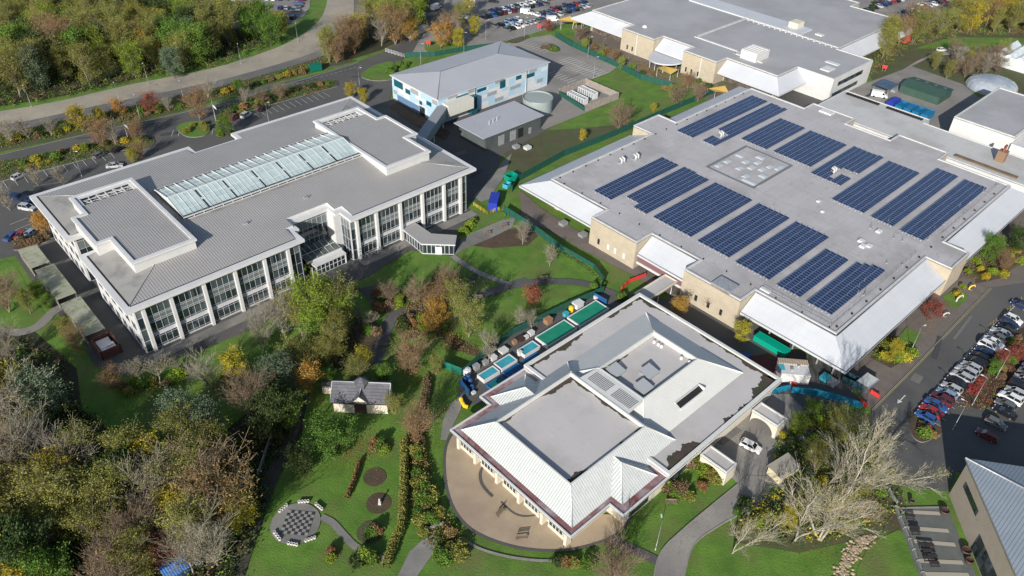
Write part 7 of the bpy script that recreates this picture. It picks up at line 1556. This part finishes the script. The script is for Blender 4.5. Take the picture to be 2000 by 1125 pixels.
for k_, (px, py, m_, lb) in enumerate(((1785, 182, MATS['yellow_plastic'], 'small yellow and white yard loader in front of the green shed'), (1793, 187, mat('tractor_green', (.04, .22, .04), rough=.5), 'small green tractor beside the yellow loader'))):
    xy = G(px, py); t = thing('yard_tractor', lb, 'tractor', (*xy, Z4), .5+k_); b = MB(); b.box(-.9, -.5, .5, .4, .5, 1.2); b.box(.4, -.4, .5, 1.3, .4, 1.0); b.build('body', m_, t); b = MB(); b.box(-.8, -.45, 1.2, .2, .45, 2.0); b.build('cab', carg, t)
    for sx, sy in ((-.5, -.6), (-.5, .6), (.8, -.55), (.8, .55)): w_ = MB(T=lambda a, c, z, sx=sx, sy=sy: (sx+a, sy+z, .5+c)); w_.lathe((0, 0), [(.02, -.1), (.48, -.1), (.48, .1), (.02, .11)], 12); w_.build('wheel', tyre, t)
for k_, (px, py) in enumerate(((1808, 190), (1818, 193), (1826, 188), (1833, 193))): crate(px, py, '%s grey crate from the left against the green shed' % ORD[k_], grey_m if k_ % 2 else whitem, 1.8, 1.2)
# vans
def van(px, py, rz, colour, label, l=5.6):
    xy = G(px, py); t = thing('parked_van', label, 'van', (*xy, Z3), rz); h = l/2; b = MB()
    pr_ = [(-h, .35), (h, .35), (h, .9), (h-.7, 1.15), (h-1.5, 2.25), (-h, 2.3)]
    for s_ in (-1, 1):
        f_ = [(x, s_*.98, z) for x, z in pr_]; b.face(f_ if s_ < 0 else f_[::-1])
    for i in range(6): a, c = pr_[i], pr_[(i+1) % 6]; b.face([(a[0], -.98, a[1]), (a[0], .98, a[1]), (c[0], .98, c[1]), (c[0], -.98, c[1])][::-1])
    b.build('body', car_paint(colour, PAINTS[colour]), t); b = MB(); b.face([(h-.72, -.85, 1.2), (h-.72, .85, 1.2), (h-1.42, .8, 2.18), (h-1.42, -.8, 2.18)]); n_ = (b.f, ); b.T = lambda a, c, z: (a+.03, c, z+.02)
    for s_ in (-1, 1): b.face([(h-1.0, s_*1.0, 1.2), (h-2.0, s_*1.0, 1.2), (h-2.0, s_*1.0, 2.0), (h-1.5, s_*1.0, 2.0)])
    b.face([(h-.74, -.85, 1.2), (h-.74, .85, 1.2), (h-1.44, .8, 2.18), (h-1.44, -.8, 2.18)]); b.build('window', carg, t)
    for sx in (-h+1, h-1):
        for sy in (-.9, .9): w_ = MB(T=lambda a, c, z, sx=sx, sy=sy: (sx+a, sy+z, .35+c)); w_.lathe((0, 0), [(.02, -.12), (.35, -.12), (.35, .12), (.02, .13)], 12); w_.build('wheel', tyre, t)
van(1716, 190, R(-20), 'white', 'white van beside the glass canopy in the yard'); van(852, 18, R(60), 'white', 'pale van driving down the tree lined road', 6); van(1029, 28, R(-20), 'white', 'white van in the second top car park row'); van(1080, 42, R(15), 'white', 'large white van at the end of the top car park by the yellow sails')
# long grey trailer beside the road
xy = G(816, 70); t = thing('flat_trailer', 'long grey roofed trailer parked beside the tree lined road', 'trailer', (*xy, 0), R(62)); b = MB(); b.box(-6, -1.1, .8, 6, 1.1, 2.8); b.build('body', grey_m, t); b = MB(); b.box(-6.1, -1.25, 2.8, 6.1, 1.25, 2.95); b.build('roof', mat('pale_blue_roof', (.4, .46, .5), rough=.5), t)
# ------------------------------------------------------------------ cars
car(*G(1465, 876), TH-R(78), 'white', 'arch', 'hatchback')
c1 = ['bright blue', 'red', 'bright blue', 'dark red', 'light blue', 'silver', 'black', 'silver', 'silver', 'silver', 'black', 'black', 'dark blue', 'white', 'white', 'grey', 'silver', 'black', 'dark blue', 'white', 'grey']
car_row((1807, 818), (1978, 628), 20, 'the east car park front row', 31, turn=90, cols=c1, jit=.1, face=.2)
c2 = ['grey', 'white', 'silver', 'black', 'silver', 'grey', 'bright blue', 'dark blue', 'black', 'white', 'silver', 'dark blue']
car_row((1962, 795), (2040, 690), 10, 'the east car park rear row', 32, cols=c2, face=.2)
car_row((1925, 855), (1960, 810), 3, 'the east car park dark corner', 33, cols=['dark red', 'grey', 'black'], face=.2)
car(*G(1990, 600), TH+R(90), 'dark blue', 'the far end of the east car park', 'hatchback')
for (px, py, cc, rz) in ((38, 348, 'silver', 1.15), (196, 306, 'grey', 1.15), (232, 295, 'black', 1.15), (225, 327, 'silver', .3), (55, 410, 'silver', -.2), (38, 390, 'dark blue', -.2), (25, 465, 'bright blue', 1.35), (46, 461, 'red', 1.35), (65, 457, 'light blue', 1.35), (482, 228, 'silver', 1.2), (515, 215, 'black', 1.2), (460, 232, 'dark red', 1.2), (60, 395, 'dark blue', -.1)):
    car(*G(px, py), rz, cc, 'the office parking bays', key=px)
fr = True
car_row((990, 60), (1146, 14), None, 'the nearest top car park row', 34, far=fr); car_row((967, 53), (1139, 6), None, 'the second top car park row', 35, far=fr, skip=(6, 7, 8))
car_row((945, 36), (1062, 9), None, 'the third top car park row', 36, far=fr); car_row((962, 24), (1095, -6), None, 'the fourth top car park row', 37, far=fr)
for i, (x, y) in enumerate(((919, 3), (915, 9), (913, 15), (907, 22), (909, 30), (905, 37), (908, 44))): car(*G(x, y), .2, ('white', 'silver', 'white', 'silver', 'dark blue', 'white', 'grey')[i], 'the left edge top row', far=True, key=i)
car(*G(964, 5), -.3, 'black', 'the open middle of the top car park', 'saloon', True)
car_row((1690, 22), (1790, -8), 13, 'the near top right row', 40, far=fr); car_row((1710, 8), (1760, -6), 7, 'the second top right row', 41, far=fr); car_row((1770, 28), (1850, 2), 10, 'the third top right row', 42, far=fr); car_row((1800, 12), (1870, -8), 8, 'the fourth top right row', 43, far=fr)
car_row((1870, 14), (1900, 4), 5, 'the wood side of the top right car park', 44, far=fr)
car_row((578, 22), (588, -4), 5, 'the upper left car park right row', 45, far=fr, turn=90); car_row((425, 16), (560, 18), 12, 'the upper left car park long row', 46, far=fr, skip=(2, 6, 9)); car_row((420, -1), (560, 0), 12, 'the upper left car park far row', 47, far=fr, skip=(1, 7)); car(*G(573, 37), 1.5, 'dark blue', 'the exit of the upper left car park', 'suv', True)
car_row((1838, 100), (1862, 98), 2, 'the bend of the east lane', 48, far=fr, cols=['white', 'silver'], turn=0)
# ------------------------------------------------------------------ lamp posts
for (px, py, lb, rz) in ((1280, 1074, 'lamp post on the lawn beside the curving drive', 1.6), (1944, 740, 'double lamp post in the east car park strip', 2.5), (1898, 792, 'second lamp post of the east car park, nearer the road', 2.5), (1860, 840, 'leaning lamp post near the dark corner of the east car park', 2.5), (1776, 692, 'thin lamp post on the small lawn by the yellow tree', .5), (62, 210, 'lamp post at the wood edge on the far left', -1.2), (205, 0, 'lamp', 0), (290, 165, 'lamp post at the wood edge under the middle of the pale road', -1.2), (471, 125, 'lamp post on the grass verge before the wood', -1.2), (582, 83, 'lamp post beside the upper left car park verge', -1.2), (274, 233, 'lamp post between the red tree and the site road', 1.9), (360, 200, 'thin lamp post by the pale road above the red tree', -1.2), (235, 204, 'lamp post leaning over the pale road by the orange tree', -1.2),
                         (703, 175, 'tall lamp post on the junction at the office north tip', 0), (822, 126, 'lamp post behind the blue block, left one', 0), (906, 103, 'lamp post behind the blue block, right one', 0), (949, 77, 'lamp post at the grass edge of the top car park', 0), (1024, 72, 'lamp post by the top car park red sign', 0), (1148, 111, 'tall lamp post in the green fence before the forecourt', 0), (1159, 152, 'tall lamp post beside the timber chiller compound', 0), (1178, 97, 'short lamp post on the brown forecourt', 0), (1226, 123, 'short lamp post before the round porch', 0), (1012, 8, 'lamp in the top car park far rows', 0), (66, 303, 'lamp', 0), (160, 345, 'lamp post among the office parking bays', 0), (526, 245, 'lamp post among the rear office bays', 0), (1950, 730, 'lamp', 0)):
    if lb == 'lamp': continue
    lamp(px, py, lb, 8 if 'short' not in lb else 4.5, rz)
# flag poles
for k_, (px, py) in enumerate(((252, 277), (422, 238))):
    xy = G(px, py); t = thing('flag_pole', ('flag pole with drooping white flag in the shrub bed', 'flag pole with drooping white flag by the office north corner')[k_], 'flag pole', (*xy, 0)); b = MB(); b.tube([(0, 0, 0), (0, 0, 8)], .06, 6); b.build('pole', whitem, t)
    b = MB(); b.face([(0, 0, 6), (.7, .1, 5.3), (1.1, 0, 4.2), (.3, 0, 4.9)]); b.build('flag', whitem, t)
# signs
for k_, (px, py, lb) in enumerate(((837, 92, 'red sign on a post at the car park junction'), (1053, 60, 'round red and white sign at the end of the top car park'), (1725, 140, 'small red sign post by the white skirted building'))):
    xy = G(px, py); t = thing('road_sign', lb, 'sign', (*xy, 0), -.3); [(lambda b: (b.tube([(x_, 0, 0), (x_, 0, 2.4)], .05, 5), b.build('post', grey_m, t)))(MB()) for x_ in (-.5, .5)]; b = MB(); b.box(-.9, -.06, 1.3, .9, .02, 2.6); b.build('sign_board', rm, t)
for i in range(6):
    xy = G(714+i*6.2, 507-i*2.6); t = thing('stone_slab', '%s pale stone slab from left against the office wall' % ORD[i], 'slab', (*xy, Z3), TH, 'pale slabs against the office wall'); b = MB(); b.prism([(-.35, -.08), (.35, -.08), (.35, .08), (-.35, .08)], 0, 1.1); b.box(-.4, -.14, 0, .4, .14, .12); b.build('body', kerbm, t)
for k_, (px, py, lb) in enumerate(((697, 570, 'pale square picnic table on the dark paving by the office entrance'), (925, 545, 'pale swing seat on the shaded lawn triangle'))):
    TABLE.place(G(px, py), Z3, .2+k_, 1.0, label=lb, group='garden tables')
# yellow sails by the porch
ysail = mat('yellow_sail_cloth', (.62, .42, .10), rough=.8)
for k_, (px, py, s_, lb) in enumerate(((1105, 52, 3.5, 'yellow shade sail at the west corner of the white skirted building'), (1128, 54, 2.6, 'smaller yellow shade sail beside the play court'), (1302, 150, 3.2, 'yellow shade sail on white posts before the round porch'), (1402, 190, 3.2, 'yellow shade sail beyond the corner of the solar roof'))):
    xy = G(px, py); t = thing('shade_sail', lb, 'shade sail', (*xy, 0), .4+k_); b = MB(); P4 = [(-s_, -s_*.7, 3.2), (s_, -s_*.8, 2.5), (s_*.9, s_*.8, 3.3), (-s_*.9, s_*.7, 2.4)]; c_ = (0, 0, 2.6)
    for i in range(4): b.face([P4[i], P4[(i+1) % 4], c_])
    b.build('cloth', ysail, t)
    for p in P4: b = MB(); b.tube([(p[0], p[1], 0), (p[0], p[1], p[2]+.1)], .08, 6); b.build('post', whitem, t)
# benches and tables
for k_, (px, py, rz, lb) in enumerate(((923, 558, .3, 'timber bench beside the lawn path bend'), (935, 585, .2, 'timber bench under the trees by the curving path'), (1018, 1054, .2, 'dark bench on the buff terrace'), (977, 1005, .9, 'pale bench on the buff terrace near the bay windows'), (1062, 548, .2, 'dark seat on the path through the middle lawn'), (748, 676, .1, 'pale bench on the central path'), (586, 815, 1.4, 'pale bench on the dark path below the cottage'), (565, 878, 1.4, 'low stone bench further down the dark path'), (1310, 985, 0, 'red bench beside the brown bushes'), (952, 460, .5, 'dark bench on the pale path nearest the pavilion'), (985, 445, .5, 'dark bench at the upper end of the pale path'))):
    xy = G(px, py); BENCH.place(xy, Z4, rz, 1.1, label=lb, group='garden benches')
for k_, (px, py) in enumerate(((1775, 1012), (1784, 1035), (1785, 1042), (1800, 1068), (1812, 1069), (1808, 1080), (1818, 1090), (1810, 1094), (1822, 1104))):
    TABLE.place(G(px, py), Z4, -.1+.06*(k_ % 3), .85, label='%s dark picnic table from the top of the seating terrace' % ORD[k_], group='dark picnic tables on the seating terrace')
sheet('seating_terrace', [(1745, 992), (1850, 990), (1870, 1040), (1930, 1180), (1815, 1180)], mat('dark_terrace_paving', (.13, .14, .13), (.10, .11, .105), scale=.5, rough=.8), Z2)
for (a, c) in (((1760, 1000), (1835, 1004)), ((1772, 1032), (1852, 1038)), ((1785, 1058), (1865, 1065)), ((1795, 1096), (1880, 1100)), ((1806, 1122), (1892, 1124))): ribbon('paving_band', [a, c], .8, mat('pale_paving_band', (.36, .33, .27), rough=.9), Z3, curve=False)
sheet('paving_edge', [(1745, 992), (1850, 990), (1852, 994), (1748, 996)], kerbm, Z4)
pm_ = mat('dark_planter', (.07, .04, .035), rough=.6)
for k_, (px, py, s_) in enumerate(((1842, 1003, .8), (1778, 984, .45), (1884, 1080, .85), (1890, 1100, .7))):
    xy = G(px, py); t = thing('planter', ('large brown planter against the tan building', 'small round maroon planter at the terrace entrance', 'dark brown planter below the teal window', 'second dark planter below the teal window')[k_], 'planter', (*xy, Z4)); b = MB(); b.lathe((0, 0), [(s_*.7, 0), (s_, .8), (s_*.85, .85), (s_*.8, .6)], 12); b.build('pot', pm_, t)
# terrace paint curves and serpentine rail on the buff terrace
ribbon('terrace_inlay', [(948, 905), (938, 925), (940, 945), (950, 960), (962, 972)], .5, asph, Z5+.01); ribbon('terrace_inlay', [(978, 982), (1000, 1002), (1020, 1010), (1045, 1008), (1058, 1000)], .25, asph, Z5+.01)
# arrow on the road
a_ = G(1758, 783); b = MB(org=(0, 0)); dx, dy = Ud
def arr(p): return (a_[0]+dx*p[0]-dy*p[1], a_[1]+dy*p[0]+dx*p[1], Z4)
b.face([arr(p) for p in ((-.1, -.12), (2.2, -.12), (2.2, .12), (-.1, .12))]); b.face([arr(p) for p in ((-1.4, 0), (-.1, -.5), (-.1, .5))]); o = b.build('road_arrow', paint); o['kind'] = 'structure'
# clutter in the building gap
for k_, (px, py, lb, m_) in enumerate(((1455, 700, 'blue timber bundle in the gap yard', blm), (1610, 742, 'pale blue pallet stack beneath the solar roof eave', cym), (1625, 752, 'grey pallet stack beside the pale blue one', grey_m), (1100, 440, 'grey sheeted machine under the west eave, left', grey_m), (1138, 462, 'grey sheeted machine under the west eave, right', grey_m), (972, 280, 'pile of cut timber by the boiler house', orm), (1030, 292, 'white sacks pile beside the brown field', whitem), (1008, 290, 'grey pallet beside the brown field', grey_m), (1745, 180, 'grey cabinet next to the yard canopy', grey_m))): crate(px, py, lb, m_, 2.0, .9, 'stacked_goods', 'stack')
xy = G(345, 1120); t = thing('blue_hut', 'bright blue slatted hut roof at the bottom left', 'hut', (*xy, 0), .8); b = MB(); b.box(-1.8, -1.5, 0, 1.8, 1.5, 2.0); b.build('wall', blm, t); b = MB(); b.face([(-2, -1.8, 1.9), (2, -1.8, 1.9), (2, 0, 2.9), (-2, 0, 2.9)]); b.face([(2, 1.8, 1.9), (-2, 1.8, 1.9), (-2, 0, 2.9), (2, 0, 2.9)]); b.build('roof', mat('blue_slats', (.02, .12, .42), rough=.4, world=False, stripes=(('X', .4, .2, (.2, .4, .6), .02),)), t)
xy = G(383, 1103); t = thing('stone_bench', 'white stone table half hidden at the foot of the lower left wood', 'table', (*xy, 0), .1); b = MB(); b.box(-1.3, -.5, .7, 1.3, .5, .85); b.build('table_top', ring_m, t)
for s_ in (-.9, .9): b = MB(); b.box(s_-.15, -.4, 0, s_+.15, .4, .7); b.build('leg', ring_m, t)
car(*G(8, 1000), .6, 'dark blue', 'the lower left lane', 'saloon'); 
# ------------------------------------------------------------------ labels that single each plant and car out
from collections import defaultdict
grp = defaultdict(list)
for o, look, zone, k in PLANTS: grp[(look, zone)].append((k, o))
for (look, zone), L_ in grp.items():
    L_.sort(key=lambda a: a[0])
    for i, (k, o) in enumerate(L_):
        z = zone if zone.startswith('the ') else zone
        w_ = look if len(L_) == 1 else ('%s %s from left' % (ordinal(i), look))
        o['label'] = '%s in %s' % (w_, z) if any(s in zone for s in ('wood', 'trees', 'bed', 'strip', 'garden', 'thicket', 'scrub', 'belt', 'shrubbery', 'planting', 'border')) else '%s by %s' % (w_, z)
        o['group'] = look.split()[-1].rstrip('s')+'s by '+zone if len(L_) > 1 else 'plants by '+zone
grp = defaultdict(list)
for o, colour, style, zone, key in CARS: grp[(colour, zone)].append((key, o, style))
for (colour, zone), L_ in grp.items():
    L_.sort(key=lambda a: a[0])
    for i, (k, o, style) in enumerate(L_):
        if zone == 'arch': o['label'] = 'white hatchback parked alone by the arched entrance wing'; o['group'] = 'parked cars'; continue
        st = {'suv': 'tall estate car', 'hatchback': 'hatchback', 'saloon': 'saloon'}[style]
        o['label'] = ('%s %s in %s' % (colour, st, zone)) if len(L_) == 1 else ('%s %s car from left in %s' % (ordinal(i), colour, zone)); o['group'] = 'cars in '+zone
for o in list(bpy.data.objects):
    if '_o' in o: del o['_o']
